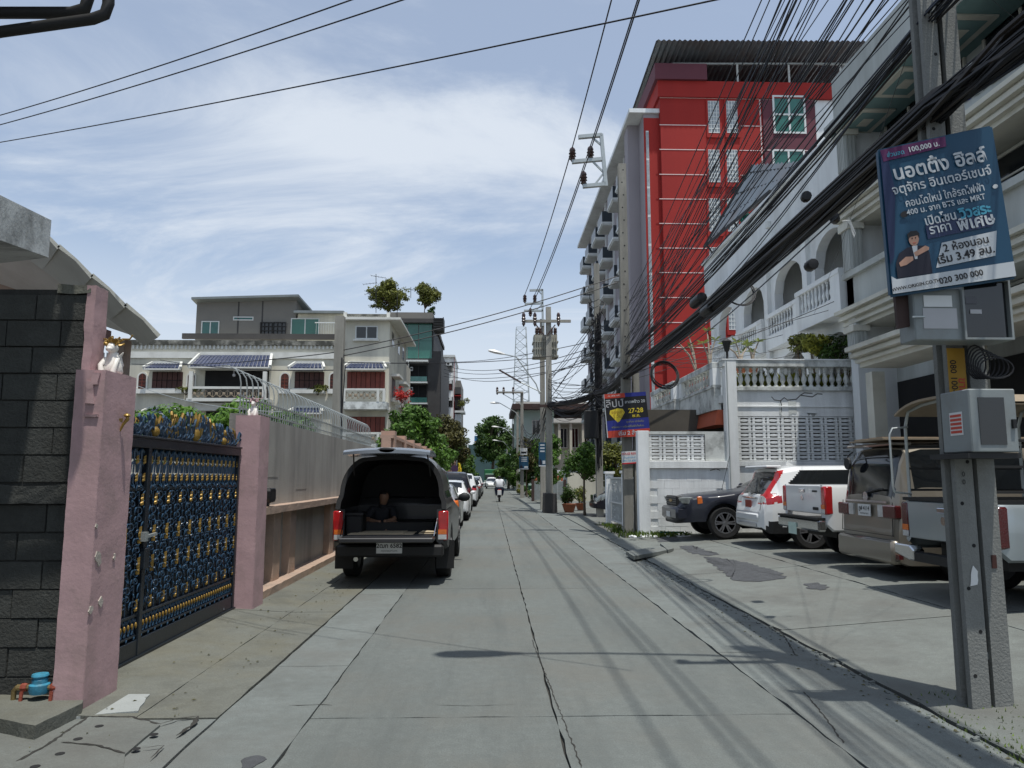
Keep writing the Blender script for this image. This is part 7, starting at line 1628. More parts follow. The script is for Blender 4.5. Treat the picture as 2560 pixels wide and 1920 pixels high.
for s, n_ in ((1, 'l'), (-1, 'r')):
    pt.update({'s' + n_: (mw(0.2, s * 0.2, 1.38), 0.075), 'e' + n_: (mw(0.5, s * 0.34, 1.14), 0.055), 'w' + n_: (mw(0.95, s * 0.30, 1.08), 0.04), 'h' + n_: (mw(1.05, s * 0.29, 1.08), 0.045), 'hp' + n_: (mw(0.2, s * 0.13, 0.88), 0.11), 'k' + n_: (mw(0.6, s * 0.24, 0.85), 0.09), 'a' + n_: (mw(0.55, s * 0.2, 0.45), 0.055), 't' + n_: (mw(0.72, s * 0.2, 0.40), 0.05)})
    E += [('ch', 's' + n_), ('s' + n_, 'e' + n_), ('e' + n_, 'w' + n_), ('w' + n_, 'h' + n_), ('pel', 'hp' + n_), ('hp' + n_, 'k' + n_), ('k' + n_, 'a' + n_), ('a' + n_, 't' + n_)]
rd = skin_body('person', pt, E, 'pel', 'skin'); tag(rd, 'person in a white shirt and dark helmet riding the scooter away', 'person')
dress(rd, 'shirt', 'cloth_white', lambda c: 0.95 < c.z < 1.46 and c.y < MY + 0.48, 0.02); dress(rd, 'trousers', 'cloth_jeans', lambda c: c.z < 0.98 and c.z > 0.44 and c.y < MY + 0.72, 0.015); dress(rd, 'helmet', 'black_plastic', lambda c: c.z > 1.52, 0.03)
# ------------------------------------------------------------------ poles, wires, posters
def i_pole(b, x, y, z0, z1, w_, d, tz=0.8):   # tapered I-section concrete post, flanges facing -y and +y
    def ring(z, k): a, e = w_ / 2 * k, d / 2 * k; f = a * 0.45; t = e * 0.45; return [(x - a, y - e, z), (x + a, y - e, z), (x + a, y - t, z), (x + f, y - t * 0.7, z), (x + f, y + t * 0.7, z), (x + a, y + t, z), (x + a, y + e, z), (x - a, y + e, z), (x - a, y + t, z), (x - f, y + t * 0.7, z), (x - f, y - t * 0.7, z), (x - a, y - t, z)]
    r0, r1 = ring(z0, 1), ring(z1, tz); n = 12
    b.add(r0 + r1, [(i, (i + 1) % n, n + (i + 1) % n, n + i) for i in range(n)] + [tuple(range(n))[::-1], tuple(n + i for i in range(n))])
def holes(t, x, y, d, z0, z1, k, m='pole_hole'):
    for i in range(k):
        z = z0 + (z1 - z0) * i / max(1, k - 1); kk = 1 - 0.2 * z / 9; MB().lathe([(0.014, -0.004), (0.014, 0.002)], (x + (0.03 if i % 2 else -0.03), y - d / 2 * kk + 0.003, z), 8, 'y').build('bolt_hole', m, t)
def lamp_arm(t, p0, pts, head, name='street_lamp', m='steel_galv'):
    o = MB().tube([p0] + pts, 0.03, 7).build(name + '_arm', m, t, smooth=50)
    h = Vector(head); d = (h - Vector(pts[-1])).normalized(); s = MB(); a = d.cross(Vector((0, 0, 1))).normalized(); up = a.cross(d)
    q = Vector(pts[-1]); vs = []
    prof = ((0.0, 0.05, 0.04), (0.12, 0.07, 0.06), (0.2, 0.11, 0.08), (0.5, 0.15, 0.10), (0.72, 0.12, 0.07), (0.8, 0.05, 0.03)); fs = []
    for (x, w_, hh) in prof: c = q + d * x; vs += [c - a * w_, c - a * w_ * 0.6 + up * hh, c + a * w_ * 0.6 + up * hh, c + a * w_, c + a * w_ * 0.5 - up * hh * 0.6, c - a * w_ * 0.5 - up * hh * 0.6]
    for i in range(len(prof) - 1):
        for j in range(6): fs.append((i * 6 + j, i * 6 + (j + 1) % 6, (i + 1) * 6 + (j + 1) % 6, (i + 1) * 6 + j))
    fs += [tuple(range(6)), tuple(30 + j for j in range(5, -1, -1))]
    s.add(vs, fs).build('lamp_head', 'lamp_white', o, smooth=50); return o
ins_p = [(0.02, -0.16), (0.035, -0.12), (0.06, -0.10), (0.04, -0.06), (0.07, -0.03), (0.045, 0.0), (0.07, 0.04), (0.045, 0.07), (0.06, 0.11), (0.05, 0.15), (0.02, 0.19)]
insm = MB().lathe(ins_p, (0, 0, 0), 9).mesh('insulator', 'insulator', 50)
# near double pole -----------------------------------------------------------
NPX, NPY = 3.43, 5.06
b0 = atz(2460, 1738, 0.1); NPX, NPY = b0.x, b0.y
npole = thing('utility_pole', 'near double concrete utility pole carrying meter boxes and the big blue poster', 'utility pole', (NPX, NPY, 0), group='utility poles along the lane')
xA, xB = NPX - 0.075, NPX + 0.085
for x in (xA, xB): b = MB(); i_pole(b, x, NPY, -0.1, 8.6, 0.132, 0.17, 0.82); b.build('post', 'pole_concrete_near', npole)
for z in (0.35, 1.9, 3.1): B(NPX - 0.02, NPX + 0.03, NPY - 0.05, NPY + 0.05, z, z + 0.05).build('spacer', 'steel_galv', npole)
holes(npole, xA, NPY, 0.17, 0.25, 2.0, 7); holes(npole, xA, NPY, 0.17, 4.2, 6, 4)
lamp_arm(npole, (NPX, NPY, 6.6), [(NPX - 0.6, NPY, 7.3), (NPX - 1.5, NPY, 7.75), (NPX - 2.2, NPY, 7.8)], (NPX - 3, NPY, 7.75))
MB().bar((NPX - 1.0, NPY - 0.15, 6.75), (NPX + 0.5, NPY - 0.15, 6.75), 0.08).build('crossarm', 'steel_galv', npole)
for dx in (-0.9, -0.55): inst(insm, 'insulator', npole, (NPX + dx, NPY - 0.15, 6.95))
# stencilled figures and torn notices on the post
for i in range(7): z = 1.62 - 0.055 * i; text('0' if i in (0, 1) else '|||'[: 1 + i % 3], 0.05, 'ink_black', npole, (xA - 0.01, NPY - 0.088, z), (1, 0, 0), (0, 0, 1), 0.002) if i < 2 else None
MB().prism(jag([(-0.03, 0), (0.02, 0.01), (0.03, 0.10), (0.0, 0.14), (-0.02, 0.08)], 0.03, 0.008, 3), (0, 0.004, 0), (xA + 0.01, NPY - 0.090, 0.85)).build('torn_notice', 'p_paper', npole)
B(xB - 0.015, xB + 0.02, NPY - 0.090, NPY - 0.084, 0.97, 1.06).build('small_notice', 'wood_dark', npole)
# yellow notice wrapped on the post
yn = thing('yellow_notice', 'tall yellow vinyl notice with phone number wrapped on the near pole', 'notice', at(2362, 980, NPY - 0.13))
ya, yb = at(2337, 868, NPY - 0.125), at(2386, 1082, NPY - 0.125)
q = [at(2335, 868, NPY - 0.126), at(2378, 868, NPY - 0.126), at(2392, 1078, NPY - 0.126), at(2352, 1084, NPY - 0.126)]
zt_y, zb_y = q[0].z, q[2].z; xw0, xw1 = xA - 0.064, xA + 0.064
B(xw0, xw1, NPY - 0.092, NPY - 0.087, zb_y, zt_y).build('sheet', 'p_gold', yn)
text('080 100-6911', 0.066, 'ink_black', yn, (xA - 0.030, NPY - 0.092, (zt_y + zb_y) / 2 + 0.03), (0, 0, -1), (1, 0, 0), 0.002, bold=0.001); text('ขายที่ดิน', 0.08, 'p_red', yn, (xA + 0.028, NPY - 0.092, (zt_y + zb_y) / 2 - 0.05), (0, 0, -1), (1, 0, 0), 0.002, bold=0.002)
# meter boxes
def mbox(name, label, u0, u1, v0, v1, Y, dep, m, cat='meter box'):
    t = thing(name, label, cat, at((u0 + u1) / 2, v1, Y), group='meter boxes on the near pole'); p, q_ = at(u0, v1, Y), at(u1, v0, Y)
    B(p.x, q_.x, Y, Y + dep, p.z, q_.z).build('case', m, t, bevel=0.008); return t, p, q_
YB = NPY - 0.34
t, p, q_ = mbox('meter_box', 'grey steel meter box with a faded paper label under the poster', 2290, 2408, 722, 850, YB, 0.2, 'box_grey')
B(p.x + 0.07, q_.x - 0.09, YB - 0.006, YB - 0.001, q_.z - 0.13, q_.z - 0.05).build('paper_label', 'p_paper', t); B(p.x + 0.06, q_.x - 0.06, YB - 0.004, YB - 0.001, p.z + 0.08, q_.z - 0.14).build('door_panel', 'p_grey', t)
MB().tube([(p.x + 0.06, YB - 0.02, p.z + 0.16), (p.x - 0.03, YB - 0.03, p.z + 0.155)], 0.008, 5).build('latch', 'steel_galv', t)
t, p, q_ = mbox('meter_box', 'dark open meter box beside the faded label box', 2412, 2512, 705, 845, YB, 0.2, 'glass_dark')
f_ = MB(); th = 0.015
f_.box(p.x - th, p.x, YB - 0.03, YB + 0.2, p.z, q_.z).box(q_.x, q_.x + th, YB - 0.03, YB + 0.2, p.z, q_.z).box(p.x - th, q_.x + th, YB - 0.03, YB + 0.2, q_.z, q_.z + th).box(p.x - th, q_.x + th, YB - 0.03, YB + 0.2, p.z - th, p.z).build('frame', 'box_grey', t)
B(p.x + 0.05, p.x + 0.13, YB - 0.006, YB - 0.001, p.z + 0.17, p.z + 0.20).build('paper_label', 'p_grey', t); B(p.x + 0.02, p.x + 0.1, YB - 0.006, YB - 0.001, p.z + 0.24, p.z + 0.29).build('dial', 'rim_dark', t)
t, p, q_ = mbox('meter_box', 'light grey meter box with dark window lower on the near pole', 2432, 2537, 972, 1130, NPY - 0.36, 0.32, 'box_grey')
Yq = NPY - 0.36
MB().prism([(0.06, 0.05), (0.24, 0.05), (0.24, 0.37), (0.06, 0.37)], (0, 0.004, 0), (p.x, Yq - 0.005, p.z)).build('window', 'glass_dark', t); B(q_.x - 0.045, q_.x - 0.02, Yq - 0.02, Yq - 0.001, p.z + 0.16, p.z + 0.22).build('lock', 'black_plastic', t)
sg_ = B(p.x - 0.004, p.x - 0.001, Yq + 0.08, Yq + 0.22, p.z + 0.12, p.z + 0.28).build('warning_label', 'p_paper', t); 
for i in range(5): B(p.x - 0.007, p.x - 0.004, Yq + 0.09, Yq + 0.21, p.z + 0.135 + 0.028 * i, p.z + 0.152 + 0.028 * i).build('print_line', 'p_red', sg_)
B(p.x - 0.02, q_.x + 0.02, Yq + 0.02, NPY + 0.1, p.z - 0.04, p.z - 0.005).build('bracket', 'frame_black', t)
# coil of spare cable under the boxes
b = MB(); c = at(2440, 905, NPY - 0.2)
for k_ in range(7): b.tube([c + Vector(((0.07 + 0.008 * k_) * math.cos(a) + 0.01 * k_, -0.02 * k_, (0.12 - 0.008 * k_) * math.sin(a) - 0.01 * k_)) for a in [i * math.pi / 8 for i in range(17)]], 0.006, 5)
tag(b.build('cable_coil', 'cable', smooth=50), 'coiled black cable tucked under the meter boxes on the near pole', 'cable coil')
# big blue poster: board frame with printed vinyl -------------------------------------------
PYb = NPY - 0.40
TL, TR, BR_, BL = at(2200, 376, PYb), at(2480, 316, PYb - 0.06), at(2540, 690, PYb - 0.06), at(2232, 735, PYb)
po = thing('blue_poster', 'large blue advertising poster with a suited man tied high on the near pole', 'poster', BL)
ex = (TR - TL); ey = (BL - TL)
def pp(s, t_): return TL + (TR - TL) * s + (BL - TL) * t_ + (BR_ - TR - BL + TL) * s * t_      # poster coordinates, 0..1 right and down
nrm = ex.cross(-ey).normalized()
if nrm.y > 0: nrm = -nrm
def psheet(name, pts, m, lift, parent=po, thick=0.002):
    # subdivide so that it follows the slightly rippled sheet
    P_ = [pp(*q) + nrm * lift for q in pts]; n = len(P_); b = MB(); b.add(P_ + [p - nrm * thick for p in P_], [tuple(range(n)), tuple(range(2 * n - 1, n - 1, -1))] + [(i, n + i, n + (i + 1) % n, (i + 1) % n) for i in range(n)]); return b.build(name, m, parent)
gx = 16; vs = []; fs = []
for j in range(21):
    for i in range(gx + 1):
        s_, t_ = i / gx, j / 20; e = 0.0012 * math.sin(s_ * 9 + t_ * 5) * (0.3 + t_); vs.append(pp(s_, t_) + nrm * (e - 0.006))
for j in range(20):
    for i in range(gx): q = j * (gx + 1) + i; fs.append((q, q + 1, q + gx + 2, q + gx + 1))
MB().add(vs, fs).build('vinyl_sheet', 'p_blue', po, smooth=60, fix=False)
psheet('purple_edge', ((0, 0), (0.05, 0), (0.10, 0.3), (0.04, 0.75), (0, 0.8)), 'p_navy', 0.001)
psheet('top_banner', ((0.0, 0.0), (0.58, 0.0), (0.58, 0.07), (0.02, 0.085)), 'p_purple', 0.003)
psheet('footer', ((0.0, 0.88), (0.04, 0.905), (1, 0.905), (1, 1), (0, 1)), 'p_white', 0.0025)
psheet('price_panel', ((0.44, 0.71), (0.90, 0.69), (0.86, 0.85), (0.37, 0.87)), 'p_white', 0.003)
psheet('navy_band', ((0.32, 0.575), (0.86, 0.555), (0.88, 0.655), (0.33, 0.67)), 'p_navy', 0.0015)  # navy band printed behind the lettering
exn = ex.normalized(); eyn = (TL - BL).normalized(); W_, H_ = ex.length, ey.length
def ptxt(s, cs, ct, size, m, bold=0.0, al='CENTER', sx=1.0): return text(s, size * H_, m, po, pp(cs, ct) + nrm * 0.004, exn, (eyn - exn * exn.dot(eyn)), 0.003, al, bold=bold * H_, sx=sx)
ptxt('ส่วนลด', 0.13, 0.048, 0.042, 'p_cyan', 0.0008); ptxt('100,000 บ.', 0.38, 0.042, 0.05, 'p_white', 0.0012)
ptxt('นอตติ้ง ฮิลล์', 0.50, 0.185, 0.135, 'p_white', 0.003, sx=0.95); ptxt('จตุจักร อินเตอร์เชนจ์', 0.50, 0.295, 0.088, 'p_white', 0.0012, sx=0.93)
ptxt('คอนโดใหม่ ใกล้รถไฟฟ้า', 0.51, 0.40, 0.072, 'p_white', 0.001, sx=0.82); ptxt('400 ม. จาก BTS และ MRT', 0.51, 0.462, 0.054, 'p_white', 0.001, sx=0.95)
ptxt('เปิดโซน', 0.45, 0.548, 0.085, 'p_white', 0.0015, sx=0.85); ptxt('วิวสระ', 0.745, 0.54, 0.098, 'p_cyan', 0.003, sx=0.9); ptxt('ราคา', 0.44, 0.612, 0.088, 'p_white', 0.0015, sx=0.9); ptxt('พิเศษ', 0.74, 0.612, 0.112, 'p_white', 0.003, sx=1.0)
ptxt('2 ห้องนอน', 0.635, 0.745, 0.072, 'ink_black', 0.001); ptxt('เริ่ม 3.49 ลบ.', 0.62, 0.815, 0.076, 'ink_black', 0.0015)
ptxt('WWW.ORIGIN.CO.TH', 0.19, 0.965, 0.032, 'ink_black', 0.0006); ptxt('020 300 000', 0.56, 0.955, 0.058, 'ink_black', 0.001); ptxt('B------', 0.85, 0.952, 0.04, 'ink_black') if False else None
for (s_, t_, r_, m) in ((0.155, 0.475, 0.022, 'p_black'), (0.945, 0.40, 0.015, 'p_paper')):
    c = pp(s_, t_) + nrm * 0.003; MB().poly([c + exn * (r_ * H_ * 1.2 * math.cos(a)) + eyn * (r_ * H_ * math.sin(a)) for a in [i * math.pi / 8 for i in range(16)]]).build('eyelet', m, po)
# printed man, plain and generic
def ell(cs, ct, rs, rt, m, lift, name='print'): psheet(name, [(cs + rs * math.cos(a), ct + rt * math.sin(a)) for a in [i * math.pi / 9 for i in range(18)]], m, lift)
psheet('print_jacket', ((0.05, 0.90), (0.045, 0.80), (0.08, 0.735), (0.15, 0.705), (0.22, 0.70), (0.30, 0.71), (0.33, 0.76), (0.335, 0.90)), 'p_suit', 0.0035)
psheet('print_shirt', ((0.19, 0.70), (0.235, 0.70), (0.225, 0.79), (0.205, 0.79)), 'p_white', 0.005); ell(0.212, 0.655, 0.042, 0.045, 'p_skin', 0.005, 'print_face')
psheet('print_hair', ((0.165, 0.655), (0.16, 0.615), (0.19, 0.598), (0.24, 0.60), (0.262, 0.622), (0.256, 0.65), (0.245, 0.632), (0.18, 0.636)), 'p_black', 0.0065)
psheet('print_arm', ((0.20, 0.745), (0.30, 0.71), (0.33, 0.725), (0.325, 0.742), (0.21, 0.775)), 'p_skin', 0.0055); psheet('print_arm', ((0.07, 0.80), (0.13, 0.765), (0.19, 0.77), (0.19, 0.795), (0.13, 0.82), (0.08, 0.825)), 'p_skin', 0.0058)
for s_ in (0.198, 0.226): ell(s_, 0.648, 0.006, 0.004, 'p_black', 0.0072, 'print_eye')
psheet('print_mouth', ((0.2, 0.679), (0.225, 0.678), (0.224, 0.682), (0.201, 0.683)), 'p_red', 0.0072)
# wooden frame behind the vinyl
for a, b_ in ((TL, BL), (TR, BR_), (TL, TR), (BL, BR_)): MB().bar(a - nrm * 0.03, b_ - nrm * 0.03, 0.02, 0.03).build('frame_batten', 'p_blue', po)
rp = thing('brown_board', 'dark brown board sticking out below the blue poster', 'board', at(2265, 820, PYb + 0.1)); q = [at(2236, 720, PYb + .12), at(2295, 720, PYb + .12), at(2292, 812, PYb + .12), at(2246, 822, PYb + .12)]
MB().add(q + [p + Vector((0, 0.03, 0)) for p in q], [(0, 1, 2, 3), (7, 6, 5, 4), (0, 4, 5, 1), (1, 5, 6, 2), (2, 6, 7, 3), (3, 7, 4, 0)]).build('panel', 'roof_brown', rp)

# second pole, with black poster --------------------------------------------------------------
e0 = atz(1578, 1330, 0.1); EX, EY = e0.x, e0.y
pe = thing('utility_pole', 'tall concrete pole with steel bracket and insulators behind the black poster', 'utility pole', (EX, EY, 0), group='utility poles along the lane')
ztE = at(1532, 412, EY).z
b = MB(); i_pole(b, EX - 0.07, EY, -0.1, ztE, 0.26, 0.26, 0.85); b.build('post', 'pole_concrete', pe); b = MB(); i_pole(b, EX + 0.21, EY, -0.1, 4.6, 0.2, 0.24, 0.85); b.build('short_post', 'pole_concrete', pe)
for i in range(16): MB().lathe([(0.022, -0.004), (0.022, 0.002)], (EX - 0.07 + (0.02 if i % 2 else -0.02), EY - 0.13 * (1 - 0.015 * i * 0.6) + 0.004, 4.8 + (ztE - 5) * i / 15), 8, 'y').build('bolt_hole', 'pole_hole', pe)
def bracket(t, Y, pts_post, arms, braces, ins_uv, Ym=None):
    for a, b_ in [pts_post] + arms: MB().bar(at(a[0], a[1], Y - 0.16), at(b_[0], b_[1], Y - 0.16), 0.10, 0.12, up=(0, 1, 0)).build('bracket_arm', 'steel_galv', t)
    for a, b_ in braces: MB().bar(at(a[0], a[1], Y - 0.16), at(b_[0], b_[1], Y - 0.16), 0.05, up=(0, 1, 0)).build('brace', 'steel_galv', t)
    out = []
    for (u, v) in ins_uv: p = at(u, v, Y - 0.16); inst(insm, 'insulator', t, p, scale=(1.6, 1.6, 1.25)); out.append(p + Vector((0, 0, 0.24)))
    return out
insE = bracket(pe, EY, ((1503, 336), (1515, 466)), [((1446, 343), (1504, 338)), ((1430, 405), (1506, 398)), ((1457, 466), (1514, 461))], [((1482, 345), (1502, 362)), ((1482, 404), (1510, 432)), ((1488, 460), (1510, 432))], [(1431, 388), (1476, 385), (1459, 448)])
# black poster
bp = thing('black_poster', 'black and orange condominium poster on the second pole', 'poster', at(1570, 1092, EY - 0.3)); YP = EY - 0.32
TL, TR, BR_, BL = at(1509, 986, YP), at(1614, 979, YP), at(1626, 1089, YP), at(1518, 1095, YP); ex = TR - TL; ey = BL - TL; W_, H_ = ex.length, ey.length
nrm = ex.cross(-ey).normalized(); nrm = -nrm if nrm.y > 0 else nrm
exn = ex.normalized(); eyn = (TL - BL).normalized(); po = bp
def pp(s, t_): return TL + (TR - TL) * s + (BL - TL) * t_ + (BR_ - TR - BL + TL) * s * t_
psheet('board', ((0, 0), (1, 0), (1, 1), (0, 1)), 'p_black', 0.0, bp, 0.03)
psheet('top_banner', ((0, 0), (0.5, 0), (0.5, 0.10), (0, 0.10)), 'p_red', 0.002, bp); psheet('top_banner', ((0.5, 0), (1, 0), (1, 0.09), (0.5, 0.09)), 'p_blue2', 0.002, bp)
psheet('blue_band', ((0, 0.62), (1, 0.58), (1, 0.84), (0, 0.86)), 'p_blue2', 0.002, bp); psheet('orange_band', ((0, 0.845), (1, 0.83), (1, 1), (0, 1)), 'p_red', 0.003, bp)
psheet('shield', ((0.12, 0.38), (0.30, 0.34), (0.42, 0.36), (0.46, 0.44), (0.32, 0.64), (0.27, 0.66), (0.10, 0.46)), 'p_yellow', 0.004, bp)
psheet('white_edge', ((0, 0), (0.012, 0), (0.022, 0.99), (0, 1)), 'p_white', 0.005, bp)
ptxt('ลิปป์', 0.24, 0.235, 0.24, 'p_grey', 0.002); ptxt('ลาดพร้าว 20', 0.72, 0.21, 0.095, 'p_white', 0.001); ptxt('27-28', 0.72, 0.415, 0.15, 'p_yellow', 0.002); ptxt('พ.ค.', 0.72, 0.53, 0.11, 'p_yellow', 0.001)
ptxt('จองเช่า', 0.29, 0.43, 0.10, 'p_gold', 0.001); ptxt('1 วัน!', 0.29, 0.52, 0.11, 'p_gold', 0.001); ptxt('ทุกห้อง เช่าซื้อคุ้ม', 0.68, 0.66, 0.06, 'p_olive'); ptxt('ฟรีผ่อน + เครื่องใช้ไฟฟ้าทั้งห้อง', 0.5, 0.765, 0.06, 'p_olive'); ptxt('เริ่ม 2 ล้าน', 0.52, 0.915, 0.125, 'p_white', 0.002); ptxt('สด 1096-1690', 0.24, 0.05, 0.05, 'p_paper')
hr = thing('house_rent_sign', 'small white sign lettered HOUSE RENT below the black poster', 'sign', at(1573, 1160, YP)); TL, TR, BR_, BL = at(1553, 1129, YP), at(1594, 1127, YP), at(1595, 1158, YP), at(1555, 1161, YP); ex = TR - TL; ey = BL - TL; W_, H_ = ex.length, ey.length; exn = ex.normalized(); eyn = (TL - BL).normalized(); po = hr
psheet('board', ((0, 0), (1, 0), (1, 1), (0, 1)), 'p_paper', 0.0, hr, 0.02); psheet('foot_band', ((0, 0.9), (1, 0.9), (1, 1), (0, 1)), 'p_ink_red', 0.003, hr)
ptxt('HOUSE RENT', 0.5, 0.2, 0.25, 'p_ink_red', 0.004, sx=0.85); ptxt('บ้านพักให้เช่า', 0.5, 0.5, 0.2, 'p_cyan2', 0.001); ptxt('094 759 4902', 0.5, 0.75, 0.2, 'p_cyan2', 0.002)
# third pole, hung with cable tangles
f0 = atz(1500, 1292, 0.03); FX, FY = f0.x, f0.y
pf = thing('utility_pole', 'dark concrete pole wrapped in cable tangles beside the white gate', 'utility pole', (FX, FY, 0), group='utility poles along the lane')
b = MB(); i_pole(b, FX, FY, -0.1, at(1500, 660, FY).z, 0.27, 0.26, 0.8); b.build('post', 'pole_concrete', pf)
rt = random.Random(9); b = MB()
for i in range(70):
    z = rt.uniform(4.2, 8.8); a = rt.uniform(0, 6.28); r = rt.uniform(0.15, 0.36); h = rt.uniform(0.2, 0.9)
    b.tube([(FX + r * math.cos(a + t_ * 2.5), FY + r * math.sin(a + t_ * 2.5), z + h * (t_ - 0.5) + 0.1 * math.sin(5 * t_)) for t_ in [k / 6 for k in range(7)]], rt.uniform(0.010, 0.022), 4)
for i in range(26): b.tube([(FX + rt.uniform(-.13, .13), FY - 0.14 + rt.uniform(-.08, .04), 8.6 - rt.uniform(0, 1.5)), (FX + rt.uniform(-.16, .16), FY - 0.17, 6), (FX + rt.uniform(-.13, .13), FY - 0.15, rt.uniform(1.8, 4.2))], rt.uniform(0.010, 0.02), 4)
o = b.build('cable_tangle', 'cable', pf, fix=False); tag(o, kind='stuff')
sb = thing('black_cabinet', 'tall black metal cabinet hung on the cable-wrapped pole', 'cabinet', at(1479, 1095, FY - 0.3)); p, q_ = at(1463, 1096, FY - 0.3), at(1496, 1026, FY - 0.3)
B(p.x, q_.x, p.y, p.y + 0.35, p.z, q_.z).build('case', 'frame_black', sb, bevel=0.02); B(p.x + 0.03, q_.x - 0.03, p.y - 0.012, p.y - 0.001, p.z + 0.05, q_.z - 0.05).build('door', 'black_plastic', sb)
# transformer pole pair
B0 = atz(1374, 1280, 0.03); BX, BY = B0.x, B0.y
pb_ = thing('utility_pole', 'concrete pole on a dark plinth carrying the transformer and two lamps', 'utility pole', (BX, BY, 0), group='utility poles along the lane')
ztB = at(1363, 768, BY).z
b = MB(); i_pole(b, BX, BY, 0, ztB, 0.30, 0.28, 0.78); b.build('post', 'pole_concrete', pb_)
MB().prism([(-0.32, 0), (0.34, 0), (0.30, 0.88), (-0.28, 0.9)], (0, 0.6, 0), (BX, BY - 0.3, 0.0)).build('plinth', 'dark_cladding', pb_, bevel=0.03)
lamp_arm(pb_, at(1349, 985, BY), [at(1340, 960, BY), at(1290, 892, BY), at(1262, 886, BY)], at(1236, 880, BY))
MB().tube([at(1352, 980, BY), at(1300, 955, BY)], 0.03, 6).build('tube_lamp_arm', 'steel_galv', pb_); MB().bar(at(1302, 956, BY), at(1248, 925, BY), 0.09, 0.07).build('tube_lamp', 'roof_brown', pb_)
MB().bar(at(1306, 803, BY - 0.2), at(1427, 803, BY - 0.2), 0.12).build('crossarm', 'pole_concrete', pb_); MB().bar(at(1332, 1015, BY - 0.2), at(1405, 1014, BY - 0.2), 0.12).build('crossarm', 'roof_brown', pb_)
for s in ((1340, 812, 1360, 838), (1388, 812, 1368, 838)): MB().bar(at(s[0], s[1], BY - 0.2), at(s[2], s[3], BY - 0.2), 0.05).build('brace', 'roof_brown', pb_)
for (u, v) in ((1309, 800), (1337, 800), (1396, 800)): inst(insm, 'insulator', pb_, at(u, v, BY - 0.2), scale=(1.5, 1.5, 1.9))
tf = thing('transformer', 'grey ribbed transformer box hung on the pole with two lamps', 'transformer', at(1364, 895, BY + 0.6)); YT = BY + 0.32
p, q_ = at(1335, 893, YT), at(1393, 837, YT); B(p.x, q_.x, YT, YT + 0.8, p.z, q_.z).build('tank', 'transformer_grey', tf)
for i in range(3): z = p.z + (q_.z - p.z) * (0.02 + 0.32 * i); B(p.x - 0.05, q_.x + 0.05, YT - 0.05, YT + 0.85, z, z + 0.07).build('flange', 'transformer_grey', tf)
for i in range(10): x = p.x + (q_.x - p.x) * (i + 0.5) / 10; B(x - 0.015, x + 0.015, YT - 0.09, YT - 0.002, p.z + 0.1, q_.z - 0.12).build('cooling_fin', 'transformer_grey', tf)
for u in (1342, 1350, 1378, 1388): inst(insm, 'bushing', tf, at(u, 830, YT + 0.3), scale=(1.5, 1.5, 1.2))
GXp = at(1346, 900, BY + 3).x
pg = thing('utility_pole', 'concrete pole with steel bracket directly behind the transformer', 'utility pole', (GXp, BY + 3, 0), group='utility poles along the lane')
b = MB(); i_pole(b, GXp + 0.2, BY + 3, 0, at(0, 790, BY + 3).z, 0.26, 0.26, 0.85); b.build('post', 'pole_concrete', pg)
insG = bracket(pg, BY + 3, ((1356, 724), (1357, 815)), [((1324, 726), (1357, 725)), ((1312, 760), (1357, 758)), ((1310, 777), (1357, 777))], [((1347, 728), (1356, 738)), ((1340, 775), (1355, 762))], [(1312, 748), (1337, 748), (1326, 782)])
# farther poles with lamps
def far_pole(u, Y, vtop, label, lamp=None, arm=None, X=None):
    p = at(u, 1190, Y); t = thing('utility_pole', label, 'utility pole', (p.x, Y, 0), group='utility poles along the lane'); b = MB(); i_pole(b, p.x, Y, 0, at(u, vtop, Y).z, 0.28, 0.26, 0.8); b.build('post', 'pole_concrete', t)
    if lamp: lamp_arm(t, at(lamp[0], lamp[1], Y), [at(lamp[2], lamp[3], Y), at(lamp[4], lamp[5], Y)], at(lamp[6], lamp[7], Y))
    if arm:
        MB().bar(at(arm[0], arm[2], Y - 0.2), at(arm[1], arm[2], Y - 0.2), 0.14).build('crossarm', 'pole_concrete', t); MB().bar(at(arm[1] - 6, arm[2] + 30, Y - 0.15), at(arm[0] + 15, arm[2] + 3, Y - 0.15), 0.05).build('brace', 'steel_galv', t)
        for u_ in arm[3]: inst(insm, 'insulator', t, at(u_, arm[2] - 3, Y - 0.2), scale=(1.6, 1.6, 1.8))
    return t
far_pole(1305, 58, 979, 'concrete pole with three insulators on a long arm beyond the transformer', (1302, 1050, 1288, 1030, 1250, 1008, 1222, 1007), (1241, 1308, 981, (1243, 1259, 1283)))
far_pole(1294, 78, 1030, 'slender pole with a curved lamp further down the lane', (1290, 1098, 1262, 1070, 1248, 1068, 1224, 1066))
far_pole(1283, 100, 1060, 'distant pole with a small lamp near the lane end', (1280, 1128, 1258, 1104, 1246, 1102, 1228, 1100)); far_pole(1268, 140, 1090, 'most distant pole at the lane end', (1266, 1150, 1256, 1135, 1248, 1132, 1236, 1131))
# pole on the wall side
LPX = at(848, 900, 20.0).x
lp_ = thing('utility_pole', 'weathered concrete pole rising behind the grey wall in front of the cream house', 'utility pole', (LPX, 20, 0), group='utility poles along the lane')
b = MB(); i_pole(b, LPX, 20, 0, at(0, 786, 20).z, 0.28, 0.26, 0.85); b.build('post', 'pole_concrete', lp_)
MB().tube([(LPX + 0.12, 19.85, 1), (LPX + 0.14, 19.84, 3), (LPX + 0.10, 19.85, 4.8)], 0.02, 5).tube([(LPX + 0.16, 19.87, 1), (LPX + 0.15, 19.84, 3.4), (LPX + 0.2, 19.85, 4.6)], 0.014, 5).build('down_cable', 'cable', lp_)
